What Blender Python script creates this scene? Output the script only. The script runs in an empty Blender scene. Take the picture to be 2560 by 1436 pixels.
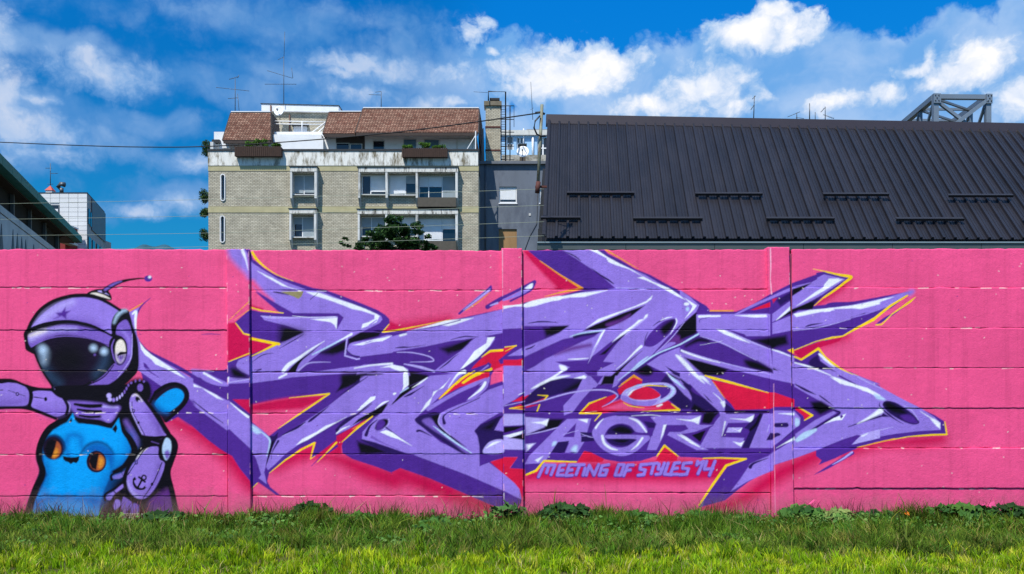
import bpy, bmesh, math, random
import numpy as np
from mathutils import Vector, Matrix
R = math.radians
scene = bpy.context.scene
C = scene.collection

# ---------------------------------------------------------------- camera
F, CX, HZ, EYE = 2200.0, 1280.0, 967.0, 1.6          # focal length, centre and horizon of the photograph (pixels), eye height (m)
cam_d = bpy.data.cameras.new('camera'); cam = bpy.data.objects.new('camera', cam_d); C.objects.link(cam)
cam.location = (0, 0, EYE); cam.rotation_euler = (R(90), 0, 0)
cam_d.sensor_width = 36; cam_d.lens = 36 * F / 2560; cam_d.shift_y = (HZ - 718) / 2560
cam_d.clip_start = 0.1; cam_d.clip_end = 9000
scene.camera = cam
def PX(px, Y): return (px - CX) * Y / F
def PZ(py, Y): return EYE + (HZ - py) * Y / F
def at(px, py, Y): return Vector((PX(px, Y), Y, PZ(py, Y)))

# ---------------------------------------------------------------- light
SUN = Vector((-0.55, -1.0, 1.75)).normalized()
sl = bpy.data.lights.new('sun', 'SUN'); sl.energy = 5.0; sl.angle = R(0.53); sl.color = (1.0, 0.94, 0.85)
so = bpy.data.objects.new('sun', sl); C.objects.link(so); so.location = (-20, -20, 40)
so.rotation_euler = (-SUN).to_track_quat('-Z', 'Y').to_euler()
scene.view_settings.view_transform = 'Standard'; scene.view_settings.look = 'None'
scene.view_settings.exposure = 0.18; scene.view_settings.gamma = 1.0; scene.view_settings.use_curve_mapping = False

# ---------------------------------------------------------------- sky
world = bpy.data.worlds.new('World'); scene.world = world; world.use_nodes = True
nt = world.node_tree; nt.nodes.clear()
def N(t, **kw):
    n = nt.nodes.new(t)
    for k, v in kw.items():
        if k == 'inp':
            for i, x in v.items(): n.inputs[i].default_value = x
        else: setattr(n, k, v)
    return n
def LK(a, b): nt.links.new(a, b)
def M(op, a, b=None, c=None, clamp=False):
    n = nt.nodes.new('ShaderNodeMath'); n.operation = op; n.use_clamp = clamp
    for i, v in enumerate((a, b, c)):
        if v is None: continue
        if isinstance(v, (int, float)): n.inputs[i].default_value = v
        else: nt.links.new(v, n.inputs[i])
    return n.outputs[0]
SKYS = 0.1
sky = N('ShaderNodeTexSky', sky_type='NISHITA', sun_disc=False)
sky.sun_elevation = math.asin(SUN.z); sky.sun_rotation = math.atan2(SUN.x, SUN.y)
sky.air_density = 1.0; sky.dust_density = 0.35; sky.ozone_density = 3.0; sky.altitude = 130
hsv = N('ShaderNodeHueSaturation', inp={'Saturation': 1.45, 'Value': 1.0})
LK(sky.outputs[0], hsv.inputs['Color'])
gam = N('ShaderNodeMix', data_type='RGBA', blend_type='MULTIPLY'); gam.inputs[0].default_value = 1.0
gam.inputs[7].default_value = (0.22, 1.42, 1.72, 1)
LK(hsv.outputs[0], gam.inputs[6])
SKYBASE = gam
tc = N('ShaderNodeTexCoord'); sep = N('ShaderNodeSeparateXYZ'); LK(tc.outputs['Generated'], sep.inputs[0])
az = M('ARCTAN2', sep.outputs[0], sep.outputs[1])
hyp = M('SQRT', M('ADD', M('MULTIPLY', sep.outputs[0], sep.outputs[0]), M('MULTIPLY', sep.outputs[1], sep.outputs[1])))
el = M('DIVIDE', sep.outputs[2], M('MAXIMUM', hyp, 0.02))
cmb = N('ShaderNodeCombineXYZ'); LK(az, cmb.inputs[0]); LK(el, cmb.inputs[1])
P2 = cmb.outputs[0]
def noise(vec, scale, detail, rough, dist=0.0, off=(0, 0, 0)):
    a = N('ShaderNodeVectorMath', operation='ADD'); LK(vec, a.inputs[0]); a.inputs[1].default_value = off
    n = N('ShaderNodeTexNoise', inp={'Scale': scale, 'Detail': detail, 'Roughness': rough, 'Distortion': dist}); LK(a.outputs[0], n.inputs['Vector'])
    return n
def warp(vec, scale, amt, off):
    n = noise(vec, scale, 4, 0.55, 0, off)
    s = N('ShaderNodeVectorMath', operation='SUBTRACT'); LK(n.outputs['Color'], s.inputs[0]); s.inputs[1].default_value = (.5, .5, .5)
    k = N('ShaderNodeVectorMath', operation='SCALE'); LK(s.outputs[0], k.inputs[0]); k.inputs['Scale'].default_value = amt
    a = N('ShaderNodeVectorMath', operation='ADD'); LK(vec, a.inputs[0]); LK(k.outputs[0], a.inputs[1])
    return a.outputs[0]
PW = warp(P2, 26, 0.030, (3, 7, 0))
PS = warp(P2, 9, 0.07, (1, 2, 5))
def blobs(items, vec, pw=1.0):
    acc = None
    for px, py, rx, ry, amp in items:
        a = math.atan2(px - CX, F); e = (HZ - py) / math.hypot(px - CX, F)
        s = N('ShaderNodeVectorMath', operation='SUBTRACT'); LK(vec, s.inputs[0]); s.inputs[1].default_value = (a, e, 0)
        m = N('ShaderNodeVectorMath', operation='MULTIPLY'); LK(s.outputs[0], m.inputs[0]); m.inputs[1].default_value = (F / rx, F / ry, 0)
        l = N('ShaderNodeVectorMath', operation='LENGTH'); LK(m.outputs[0], l.inputs[0])
        v = M('MULTIPLY', M('SUBTRACT', 1.6, l.outputs['Value'], clamp=False), amp)
        acc = v if acc is None else M('SMOOTH_MAX', acc, v, 0.12)
    return acc
CUM = [(1905, 76, 112, 46, 1.1), (1932, 34, 44, 30, 1.1), (1845, 84, 66, 36, 1), (1965, 86, 52, 40, 1), (1900, 90, 90, 30, 1.2),
       (1420, 178, 150, 58, 1.1), (1330, 192, 74, 48, 1), (1410, 200, 150, 40, 1.2), (1490, 150, 66, 40, 1), (1290, 212, 50, 26, .9),
       (2448, 155, 62, 50, 1.1), (2410, 186, 80, 32, 1), (2286, 172, 52, 14, .9), (2335, 195, 24, 20, .9), (2330, 130, 14, 34, .7),
       (2556, 238, 50, 42, 1), (1785, 205, 80, 52, .9), (1745, 235, 110, 46, .9), (1660, 268, 130, 34, .85), (1840, 262, 66, 28, .7),
       (895, 162, 100, 24, 1), (960, 175, 76, 28, .9), (850, 184, 44, 15, .9), (1180, 80, 34, 40, .6), (1208, 52, 26, 22, .75), (1230, 132, 16, 11, .8),
       (1062, 255, 44, 18, .8), (1135, 264, 44, 14, .75), (905, 235, 90, 30, .5), (1110, 180, 60, 24, .5),
       (8, 255, 54, 90, 1), (40, 315, 90, 44, .9), (95, 248, 32, 12, .75), (4, 78, 34, 52, .8), (262, 182, 100, 40, .85), (228, 152, 40, 32, .85), (110, 378, 60, 26, .65), (150, 335, 66, 24, .6),
       (452, 502, 44, 20, .75), (345, 530, 44, 16, .7), (496, 408, 40, 18, .7), (20, 400, 20, 20, .6), (2100, 250, 110, 26, .5), (2220, 235, 90, 24, .5)]
HAZ = [(520, 205, 190, 34, .8), (280, 195, 150, 46, .8), (700, 180, 120, 28, .7), (110, 105, 150, 30, .7), (370, 305, 130, 26, .8), (60, 320, 120, 80, 1),
       (1000, 215, 230, 76, 1), (1150, 165, 110, 84, .9), (1010, 130, 40, 34, .8), (1420, 215, 240, 60, .9), (1880, 205, 310, 84, 1), (2060, 165, 190, 52, .9),
       (2250, 205, 260, 84, 1), (2390, 100, 44, 56, .9), (2556, 110, 26, 90, .9), (1640, 215, 110, 56, .9), (2200, 290, 500, 52, .8), (1300, 300, 400, 40, .6),
       (450, 500, 110, 30, .7), (490, 405, 60, 26, .8), (700, 60, 420, 36, .45), (345, 530, 90, 22, .6), (2190, 130, 60, 36, .9), (1950, 260, 420, 56, 1), (1520, 275, 280, 36, .9), (950, 275, 200, 36, .9), (200, 330, 130, 44, .8), (600, 235, 190, 30, .6), (1210, 240, 90, 40, .8), (2420, 230, 160, 70, .9), (1780, 150, 90, 46, .9), (1990, 130, 90, 46, .9), (2330, 150, 90, 70, .9), (420, 300, 90, 26, .7)]
# in the rest of the sky the same kind of cloud goes on by noise alone
gen = noise(PS, 3.2, 5, 0.5, 0, (11, 4, 2)).outputs[0]
fx = M('SUBTRACT', M('ABSOLUTE', az), 0.56); fy = M('SUBTRACT', el, 0.46)
outside = M('MULTIPLY', M('MAXIMUM', fx, fy), 8.0, clamp=True)
gen_c = M('MULTIPLY', M('SUBTRACT', gen, 0.50), 6.0)
det = noise(PW, 34, 9, 0.60, 0, (0, 0, 0)).outputs[0]
vor = N('ShaderNodeTexVoronoi', feature='F1', inp={'Scale': 34.0, 'Detail': 3.0, 'Roughness': .55, 'Lacunarity': 2.3, 'Randomness': 1.0}); vor.normalize = True; LK(PW, vor.inputs['Vector'])
puff = M('MULTIPLY', M('SUBTRACT', 0.36, vor.outputs['Distance']), 2.0)
det2 = noise(PS, 12, 7, 0.55, 0, (5, 9, 1)).outputs[0]
def mixf(a, b, f): return M('ADD', M('MULTIPLY', a, M('SUBTRACT', 1.0, f)), M('MULTIPLY', b, f))
c_in = M('ADD', M('ADD', blobs(CUM, PW), puff), M('MULTIPLY', M('SUBTRACT', det, 0.5), 1.5))
c_m = mixf(c_in, M('ADD', gen_c, M('MULTIPLY', M('SUBTRACT', det, 0.5), 2.2)), outside)
h_in = M('ADD', M('ADD', blobs(HAZ, PS), M('MULTIPLY', puff, 0.7)), M('MULTIPLY', M('SUBTRACT', det2, 0.5), 2.0))
h_m = mixf(h_in, M('ADD', gen_c, 0.4), outside)
def sstep(v, a, b):
    n = N('ShaderNodeMapRange', interpolation_type='SMOOTHSTEP', inp={'From Min': a, 'From Max': b, 'To Min': 0, 'To Max': 1}); LK(v, n.inputs['Value'])
    return n.outputs[0]
west = sstep(az, 0.0, -0.12)                      # the western half of the view holds thinner, softer cloud
cum_a = M('MULTIPLY', mixf(sstep(c_m, 0.30, 0.78), M('MULTIPLY', sstep(c_m, 0.1, 1.4), 0.80), west), 1.0)
haz_a = mixf(M('MULTIPLY', sstep(h_m, 0.12, 0.62), 0.92), M('MULTIPLY', sstep(h_m, -0.05, 1.05), 0.84), west)
lump = noise(PW, 46, 8, 0.62, 0.3, (2, 8, 3)).outputs[0]
body = noise(PS, 16, 5, 0.5, 0, (7, 1, 3)).outputs[0]
shade = M('ADD', M('ADD', M('MULTIPLY', M('SUBTRACT', lump, .5), .9), M('MULTIPLY', M('SUBTRACT', body, .5), 1.3)), M('MULTIPLY', puff, .22))
shade = M('ADD', shade, M('MULTIPLY', sstep(c_m, 0.4, 1.5), 0.75), clamp=True)
def rgb(c): 
    k = [((x / 255 + .055) / 1.055) ** 2.4 / SKYS for x in c]
    return (k[0], k[1], k[2], 1)
def mixc(f, a, b):
    n = N('ShaderNodeMix', data_type='RGBA')
    if isinstance(f, (int, float)): n.inputs[0].default_value = f
    else: LK(f, n.inputs[0])
    for s, i in ((a, 6), (b, 7)):
        if isinstance(s, tuple): n.inputs[i].default_value = s
        else: LK(s, n.inputs[i])
    return n.outputs[2]
ccol = mixc(shade, rgb((150, 186, 228)), mixc(west, rgb((246, 245, 248)), rgb((198, 209, 230))))
hcol = mixc(sstep(body, .35, .7), mixc(west, rgb((108, 164, 222)), rgb((74, 136, 200))), mixc(west, rgb((164, 194, 232)), rgb((126, 166, 214))))
# the blue of this sky deepens only a little with height and is no paler at the roofs
lowm = N('ShaderNodeMapRange', inp={'From Min': 0.05, 'From Max': 0.46, 'To Min': 0.52, 'To Max': 1.0}); LK(el, lowm.inputs['Value'])
sk2 = N('ShaderNodeMix', data_type='RGBA', blend_type='MULTIPLY'); sk2.inputs[0].default_value = 1.0; LK(gam.outputs[2], sk2.inputs[6]); LK(M('MULTIPLY', lowm.outputs[0], M('SUBTRACT', 1.0, M('MULTIPLY', west, 0.20))), sk2.inputs[7])
c1 = mixc(haz_a, sk2.outputs[2], hcol)
c2 = mixc(cum_a, c1, ccol)
bg = N('ShaderNodeBackground', inp={'Strength': SKYS}); LK(c2, bg.inputs['Color'])
wo = N('ShaderNodeOutputWorld'); LK(bg.outputs[0], wo.inputs[0])
world.cycles.sampling_method = 'MANUAL'; world.cycles.sample_map_resolution = 512
# ----------------------------------------------------------------------------
# The mural: strokes and fills traced piece by piece, in spray-can order.
# line = kind colour softness sheet : points   (p fill, s smooth fill, l stroke x,y,w, q smooth stroke, e ellipse)
# ----------------------------------------------------------------------------
SHEET = {'0': (0, 0, 1.0), 'a': (0, 660, 4.223), 'b': (0, 960, 4.223)}
for _k, _x, _y in (('c', 480, 600), ('d', 480, 940), ('e', 900, 600), ('f', 900, 940), ('g', 1300, 600), ('h', 1300, 940),
                   ('i', 1700, 600), ('j', 1700, 940), ('k', 2060, 620), ('m', 2060, 940)):
    SHEET[_k] = (_x, _y, 3.988)
PAINT = {'K': (238, 84, 139), 'C': (205, 12, 78), 'R': (218, 22, 66), 'L': (150, 122, 220), 'M': (182, 166, 240), 'U': (79, 40, 144),
         'D': (38, 18, 86), 'B': (8, 6, 18), 'W': (240, 244, 255), 'I': (186, 214, 246), 'Y': (252, 212, 24), 'O': (242, 160, 44),
         'G': (150, 140, 100), 'N': (0, 158, 240), 'T': (0, 96, 180), 'V': (0, 48, 100), 'A': (168, 82, 46), 'P': (122, 92, 190), 'H': (40, 66, 96),
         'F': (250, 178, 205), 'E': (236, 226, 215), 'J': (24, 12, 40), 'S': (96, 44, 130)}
STROKES = '''
q C 49 0 : 425,1050,26 500,1085,40 570,1140,44 605,1185,44 628,1215,34
q C 41 0 : 690,1165,30 740,1140,40 795,1125,40
q C 45 0 : 800,1140,20 850,1150,30 920,1178,48 985,1200,46
q C 45 0 : 1000,1185,46 1100,1222,50 1230,1275,50
q C 38 0 : 965,825,24 1020,818,24 1120,800,16
p C 10 0 : 968,800 975,815 962,836 1010,822
q C 49 0 : 1322,628,20 1380,676,36 1460,724,30
p C 34 0 : 1310,1178 1400,1160 1700,1150 1850,1150 1800,1200 1700,1206 1400,1204 1312,1205
q C 45 0 : 1770,1275,30 1850,1252,34 1940,1190,44 1990,1165,40 2060,1130,40
q C 45 0 : 2110,1135,24 2200,1110,24 2300,1104,30 2352,1098,26
q C 38 0 : 1995,880,30 2060,855,24 2115,842,14
q C 26 0 : 2045,760,10 2100,720,16 2125,700,8
p C 6 c : 355,830 435,822 520,940 575,955 575,1150 355,1220
p C 3 c : 575,960 870,1040 590,1165 575,1165
p U 2 c : 580,180 640,215 720,285 830,350 1000,410 1200,478 1330,500 1500,560 1680,630 1850,700 1930,750 1968,790 1970,830 1930,890 1890,935 1700,1330 600,1330 350,1330 355,1215 570,1150 860,1040 570,960 515,940 432,820 575,695 690,720 910,738 840,690 650,520 580,430
s U 2 c : 0,1350 100,1380 230,1345 350,1285 360,1300 360,1436 0,1436
p U 2 d : 0,-40 360,-60 580,-80 1000,-80 1990,-80 1990,0 1990,960 1830,905 1600,830 1500,770 1490,680 1290,770 1190,820 1240,660 1080,720 1000,790 850,900 770,970 750,1050 780,1110 880,1190 840,1190 660,1060 590,1140 580,1050 480,930 400,800 360,780 280,730 160,640 0,500
p U 2 e : 0,930 480,905 980,785 1420,690 1620,650 1640,625 1994,560 1994,1436 0,1436
p U 2 f : 0,-40 1994,-40 1994,820 1840,840 1750,950 1660,970 1640,930 1490,930 1570,810 1440,810 1300,850 1420,970 1540,1070 1590,1130 1615,1240 1560,1340 1440,1330 1310,1290 1080,1190 700,1025 400,920 310,965 150,900 0,850
p U 2 g : 75,105 840,100 880,140 1000,200 1150,290 1300,350 1480,450 1560,490 1750,600 1860,660 1900,710 1994,715 1994,1436 40,1436 40,630 350,570 630,495 400,350 200,210
p U 2 h : 40,-40 1994,-40 1994,810 1850,820 1570,800 1440,690 1360,800 1200,850 1000,860 830,830 640,750 570,860 240,845 150,945 50,985
p U 2 i : 0,500 180,610 260,660 300,710 560,715 720,650 900,540 1120,430 1430,320 1690,375 1400,590 1330,660 1700,620 1994,580 1994,740 1780,870 1620,960 1400,1010 1180,1090 1070,1105 1210,1195 1380,1080 1450,1170 1600,1290 1994,1436 0,1436
p U 2 j : 0,-40 1700,-40 1994,100 1994,640 1750,720 1550,820 1385,885 1510,700 1400,730 1150,820 940,890 930,945 800,990 680,1060 560,1150 450,1240 200,1310 310,1130 480,900 660,830 0,810
s U 1.5 k : 0,580 300,535 600,480 830,440 850,450 700,580 500,700 300,820 190,880 0,920
p U 1.5 k : -80,250 20,235 250,285 170,360 0,495
p U 1.5 m : -80,-60 340,0 500,90 700,200 900,300 1100,390 1195,450 1220,585 1000,595 700,630 500,670 340,720 200,780 0,860 -80,800
p K 2 c : 585,520 640,535 905,728 690,705 585,670
q C 8 c : 590,600,10 590,660,30 700,690,20
p C 3 d : 405,235 575,235 580,380
p K 3 d : 585,290 830,240 1000,215 1330,190 1220,290 1060,390 860,530 770,600 585,450
p C 14 d : 590,290 830,240 1000,215 1330,190 1260,260 1100,330 800,350 590,350
p C 4 d : 1440,600 1660,480 1780,400 1640,530 1510,650 1490,700 1490,780 1300,780 1230,800 1440,640
p K 1.5 d : 590,1150 655,1070 830,1190
p R 2 e : 1110,1290 1150,1230 1290,1110 1420,1105 1430,1080 1560,1055 1430,1160 1380,1200 1400,1240 1630,1180 1630,1260 1430,1320 1310,1300 1290,1230
p R 2 f : 780,230 850,150 900,60 1000,0 1290,-40 1290,20 1180,60 1000,110
p K 3 f : 1300,90 1305,0 1340,-60 1430,-100 1430,50
p R 2 f : 1430,-160 1630,-160 1630,-60 1430,20
p R 1.5 f : 1510,260 1635,190 1870,195 1840,245 1640,290 1640,250
p R 1.5 f : 1490,325 1640,270 1640,295 1800,285 1770,350 1650,355 1640,340
p R 2 f : 1300,860 1440,810 1570,815 1490,920 1640,930 1650,1250 1610,1240 1590,1130 1540,1070 1420,970
p C 1.5 g : 40,115 75,110 200,210 400,350 600,480 350,490 300,440
p K 14 g : 40,180 150,260 360,470 40,540
p K 3 g : 40,515 610,495 300,555 40,600
p R 1.5 g : 1020,1436 1140,1345 1220,1390 1215,1436
p R 2 h : 970,140 1130,0 1215,40 1140,110 1060,160 990,190
p K 8 h : 820,300 1010,230 1130,300 1330,310 1470,250 1590,340 1000,350 800,370
p R 2 h : 600,370 680,280 850,220 950,180 960,220 800,310 1010,240 1130,310 1480,250 1590,340 1000,350 800,375
p R 12 h : 610,360 700,280 900,210 800,320 700,370
p K 10 h : 830,330 1020,260 1140,320 1400,320 1200,345
p R 2 h : 570,860 640,750 700,760 840,830 820,860
p R 2 h : 1350,850 1440,695 1575,800 1560,850
p R 2 i : 700,700 900,620 900,670 740,700
p R 5 i : 920,590 970,580 930,630
p C 2 i : 1135,1110 1400,1020 1620,965 1590,1010 1390,1075 1210,1200
p C 10 i : 1400,1030 1620,970 1500,1040
p R 1.5 j : 310,40 420,60 640,110 880,165 940,165 1140,235 1140,310 940,310 900,330 550,340 510,280 400,170
p R 1.5 j : 1150,310 1190,315 1310,395 1240,440 1230,400 1150,340
p C 2 j : 250,830 640,830 460,895 380,1010 -100,1010
s L 22 c : 370,60 560,60 575,120 575,380 520,330 440,250 370,160
s W 5 c : 490,90 520,110 545,200 560,300 530,200 495,130
q U 2 c : 530,80,30 570,130,30 600,210,20
p L 2 c : 580,215 700,295 850,385 1000,445 1150,500 1290,515 1400,560 1600,640 1800,720 1885,760 1898,795 1870,830 1690,920 1115,915 960,860 720,800 685,755 990,770 990,735 840,650 690,540 600,470
q K 16 c : 600,430,60 690,520,40 800,610,20
s U 3 c : 640,525 720,560 850,640 1010,735 900,735 830,690
p U 2 c : 890,730 1460,732 1512,775 1445,893 1452,762 990,770 690,755
p L 2 c : 580,1182 860,1042 1115,920 1690,920 1590,985 1480,1010 1350,1070 1180,1150 1050,1250 960,1320 1250,1310 1500,1275 1800,1235 1994,1225 1994,1330 1500,1335 1000,1370 880,1392 580,1432
p L 2 c : 440,1250 460,1200 570,1155 572,1350 500,1320 450,1280
p L 2 c : 355,1370 570,1385 572,1425 355,1436
s B 18 c : 380,1290 440,1280 560,1370 420,1370
s B 30 c : 880,870 960,870 1105,920 1000,970 880,1010
p B 5 c : 1000,900 1105,918 930,1010 880,1010 900,970
p B 3 c : 1290,1035 1170,1130 1050,1210 990,1270 945,1320 1035,1320 1060,1250 1110,1190 1200,1120
p U 2 c : 1050,1318 1110,1240 1200,1160 1370,1080 1530,1005 1545,990 1520,1160 1640,1190 1994,1140 1994,1215 1500,1275 1250,1310
p B 16 c : 1260,1130 1530,1005 1525,1110 1400,1150
s L 1.5 c : 1040,1315 1065,1250 1120,1190 1250,1105 1330,1050 1270,1130 1180,1200 1110,1270
q M 3 c : 1060,1305,14 1150,1235,12 1250,1220,10 1380,1220,3
p B 6 c : 1560,1055 1560,985 1680,920 1890,920 1860,960 1700,1000 1600,1025
l M 1.5 c : 1545,980,14 1525,1155,16 1640,1190,14 1994,1148,14
s L 2 c : 1560,1060 1600,1025 1800,990 1994,955 1994,1140 1850,1145 1700,1165 1600,1150 1550,1110
q D 2 c : 1540,1100,8 1600,1150,12 1700,1165,10 1850,1150,4
s B 20 c : 1500,1340 1720,1335 1640,1436 1500,1440
p L 2 e : 0,1045 230,985 450,930 480,908 700,860 980,795 1250,735 1420,692 1420,930 1345,960 1350,985 1300,1060 1150,1190 1010,1290 960,1335 740,1310 880,1180 1160,970 1120,985 650,1065 370,1110 0,1168
p U 2 e : 370,1110 650,1065 900,1010 1120,985 1080,1040 1000,1110 880,1200 740,1300 650,1240 500,1215 350,1120
p B 16 e : 800,1085 1112,988 1000,1100 880,1140
p B 5 e : 960,1050 1110,990 1010,1090 930,1110
p U 2 e : 0,1168 350,1122 520,1130 680,1160 735,1195 700,1215 500,1215 650,1240 740,1305 500,1250 300,1225 100,1235 0,1252
q M 1.5 e : 370,1122,8 520,1125,10 680,1160,12 735,1200,12 690,1215,10 500,1218,5
q M 2 e : 440,1238,10 600,1270,26 740,1312,20
s L 1.5 e : 0,1265 150,1240 300,1236 450,1275 485,1310 485,1440 0,1440
s B 14 e : -30,1340 220,1335 120,1365 50,1400 -30,1440
q D 2 e : 60,1345,20 10,1380,24 -40,1440,30
p U 2 e : 1250,960 1420,930 1420,1100 1290,1110 1180,1210 1100,1290 1000,1400 940,1436 900,1436 1030,1300 1160,1190 1310,1060 1350,990
p L 2 e : 1420,690 1625,650 1620,880 1420,890
p L 2 e : 1470,1160 1625,1070 1630,1150
p L 2 e : 1430,1440 1430,1370 1630,1280 1635,1440
p B 10 e : 490,1310 660,1345 690,1380 600,1440 500,1440
p L 2 f : 0,0 430,0 480,110 700,0 1040,-30 900,110 750,250 650,340 600,380 545,440 660,545 800,660 1030,770 1030,785 560,785 460,770 150,665 20,632 25,560 150,420 200,380 0,380
p L 2 f : 590,785 1195,785 1195,900 1285,865 1430,975 1540,1070 1590,1130 1612,1235 1440,1150 1060,985 700,850 540,790
p L 2 f : 790,380 880,330 1000,280 1150,230 1280,140 1425,90 1435,370 1390,370 1200,480 1140,550 1195,640 1195,785 1110,780 800,500
p L 2 f : 1430,-100 1640,-100 1640,160 1540,240 1430,300
p M 3 f : 1430,380 1640,380 1640,490 1430,500
p M 3 f : 1430,600 1640,560 1640,740 1430,735
q L 3 f : 680,330,40 900,200,36 1100,100,40 1260,50,60
p U 2 f : 650,380 800,300 950,220 1230,55 1100,180 900,310 790,370
p L 3 f : 1060,250 1240,70 1285,30 1260,130 1150,230
s D 3 f : 545,440 660,380 800,375 790,480 900,620 1050,740 1010,770 800,640 660,540
s P 8 f : 620,450 680,420 720,440 780,500 1000,690 1100,770 1050,770 900,650 700,520
p B 6 f : 710,400 790,380 790,490 870,570 1060,710 980,670 820,560 750,480
q M 2 f : 800,390,14 790,480,14 900,590,8
q I 2 f : 730,500,4 850,590,20 960,670,16 1110,770,8
p B 3 f : 485,0 680,0 650,30 480,110
p B 2 f : 480,110 640,40 560,110 430,200 330,280 310,290 400,180
p B 4 f : -60,420 280,280 220,370 100,420 0,460
p B 3 f : 0,370 120,280 60,330 0,365
p B 12 f : -30,650 100,690 280,760 0,780
p D 3 f : 0,640 20,632 150,665 460,775 280,775
q P 2 f : 120,610,30 230,670,12 400,740,6
s B 6 f : 230,430 280,440 270,490 200,540 150,530 170,470
s U 5 f : 180,450 230,440 250,480 210,530 160,540
q D 2 f : 170,440,6 100,500,20 60,590,34
q M 1.5 f : 285,430,8 285,480,8 230,540,8
q D 2 f : 260,515,14 350,580,6 420,630,2
q D 2 f : 570,550,22 610,550,18 720,605,4
q D 2 f : 840,470,34 835,400,16 930,340,8 1160,235,8 1200,210,3
q D 2 f : 440,210,6 500,185,22 560,150,10 640,100,3
p D 3 f : 1140,550 1200,490 1390,400 1415,400 1380,540 1430,550 1430,640 1290,660 1230,770 1195,900 1190,700 1170,590
p B 16 f : 1210,530 1370,430 1310,540
p L 2 f : 1340,540 1400,430 1430,400 1430,555
s M 3 f : 1230,770 1290,660 1430,640 1430,765
p U 2 f : 1195,780 1430,790 1430,820 1300,855 1230,860 1195,900
p U 3 f : 1440,735 1640,740 1640,800 1440,810
p B 4 f : 1435,510 1640,500 1540,545 1435,570
p B 5 f : 1480,620 1640,570 1640,640
p L 2 g : 420,103 690,98 860,170 1000,240 1250,350 1500,500 1640,570 1750,630 1785,655 1760,710 1540,900 1350,1110 1290,1180 940,1440 40,1440 40,640 350,572 640,520 950,480 780,335 560,190
p U 3 g : 40,860 480,858 380,930 250,990 40,1072
p B 14 g : 230,880 475,858 370,930 260,970
p B 4 g : 330,870 478,858 400,915 310,950
p U 3 g : 40,1170 250,1070 430,990 600,960 800,920 740,965 600,1025 420,1110 250,1190 150,1260 40,1312
q S 14 g : 350,1150,10 500,1090,36 700,1050,30
s D 4 g : 540,945 680,920 800,912 740,945 620,965 540,985
p B 4 g : 620,910 750,845 870,795 1050,722 1245,655 1100,770 950,845 850,885 700,900
s S 10 g : 860,840 1000,790 1100,740 1050,800 900,860
p U 2 g : 350,1215 670,1200 790,1110 900,1020 1060,930 960,1040 860,1170 830,1215 940,1225 800,1290 770,1310 775,1436 640,1322 390,1340 500,1270
p B 5 g : 1095,905 1000,970 890,1070 790,1150 850,1140 930,1050
p M 2 g : 830,900 850,895 800,1000 745,1110 678,1235 725,1090 790,960
p W 2 g : 835,900 850,900 790,1010 740,1080 800,950
p U 3 g : 1540,910 1620,820 1760,715 1760,940 1560,1045 1330,1150 1450,1000
s B 8 g : 1640,830 1755,735 1758,900 1700,950 1570,960 1580,900
s S 16 g : 1540,960 1620,980 1600,1040 1480,1060 1420,1080
s U 2 g : 1250,1060 1245,1020 1300,930 1420,820 1520,790 1555,805 1530,880 1440,980 1330,1060
s B 14 g : 1400,880 1500,800 1545,805 1520,880 1440,950
q D 2 g : 1325,860,4 1380,820,10 1440,795,4
q D 2 g : 1275,920,3 1250,980,8 1240,1060,6
p B 3 g : 1220,1105 1080,1210 950,1320 830,1430 830,1440 930,1440 960,1370 1010,1300 1110,1200
p U 3 g : 1130,1300 1270,1240 1330,1290 1450,1320 1500,1436 1220,1440 1220,1390 1140,1345 1010,1440 970,1440
s B 10 g : 1160,1310 1260,1245 1330,1300 1300,1350 1210,1350
p L 2 g : 1265,1240 1400,1150 1540,1090 1600,1070 1640,1160 1750,1270 1850,1360 1910,1440 1600,1440 1450,1330
p U 2 g : 1590,1070 1700,1030 1780,975 1850,970 1994,1040 1994,1230 1800,1180 1640,1110
q B 12 g : 1640,1070,10 1740,1020,30 1850,1000,36 1900,1020,10
p L 2 g : 1605,1100 1700,1140 1994,1222 1994,1258 1750,1190 1630,1165
p B 6 g : 1640,1170 1760,1200 1994,1268 1994,1350 1850,1340 1750,1270
p B 2 g : 1470,1320 1560,1380 1700,1440 1600,1440 1520,1370
p D 2 g : 1450,1258 1540,1310 1600,1330 1700,1430 1620,1380 1530,1340
p L 2 g : 1760,745 1994,740 1994,1030 1850,960 1780,935 1760,890
q I 2 g : 1785,938,12 1600,1040,12 1400,1120,14 1300,1175,16 1130,1300,12
q L 3 g : 1350,1130,10 1480,1050,40 1540,1030,20
p L 2 h : 40,0 660,0 640,30 300,35 100,180 40,210
s D 4 h : 40,240 300,40 640,30 660,40 560,130 430,170 250,220 40,300
q B 16 h : 450,150,20 560,100,50 640,50,30
p L 2 h : 640,0 860,0 740,130 530,360 440,395 430,300 560,160
p U 2 h : 700,0 775,80 830,0
p B 5 h : 840,0 930,0 880,60 800,100
q U 2 h : 740,130,30 650,250,60 540,370,30
p L 2 h : 950,0 1040,0 960,100 920,120
p U 3 h : 40,240 60,320 430,230 430,370 40,380
q M 2 h : 50,300,10 250,240,12 500,170,14 750,140,14 900,150,14 970,190,14 960,220,12 900,270,8 820,310,4
p D 3 h : 1450,0 1600,130 1700,250 1720,280 1690,330 1590,330 1480,230 1560,180 1540,80 1400,60
q B 12 h : 1480,0,30 1600,60,40 1720,190,30
p L 3 h : 1480,0 1580,40 1680,150 1730,260 1640,190 1540,80
p L 2 h : 1620,0 1860,0 1920,90 1990,210 1990,360 1900,280 1760,150
p B 8 h : 1700,330 1730,270 1830,330 1990,360 1900,460 1810,470 1830,380
p D 2 h : 1820,170 1900,220 1960,290 1900,260
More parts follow.
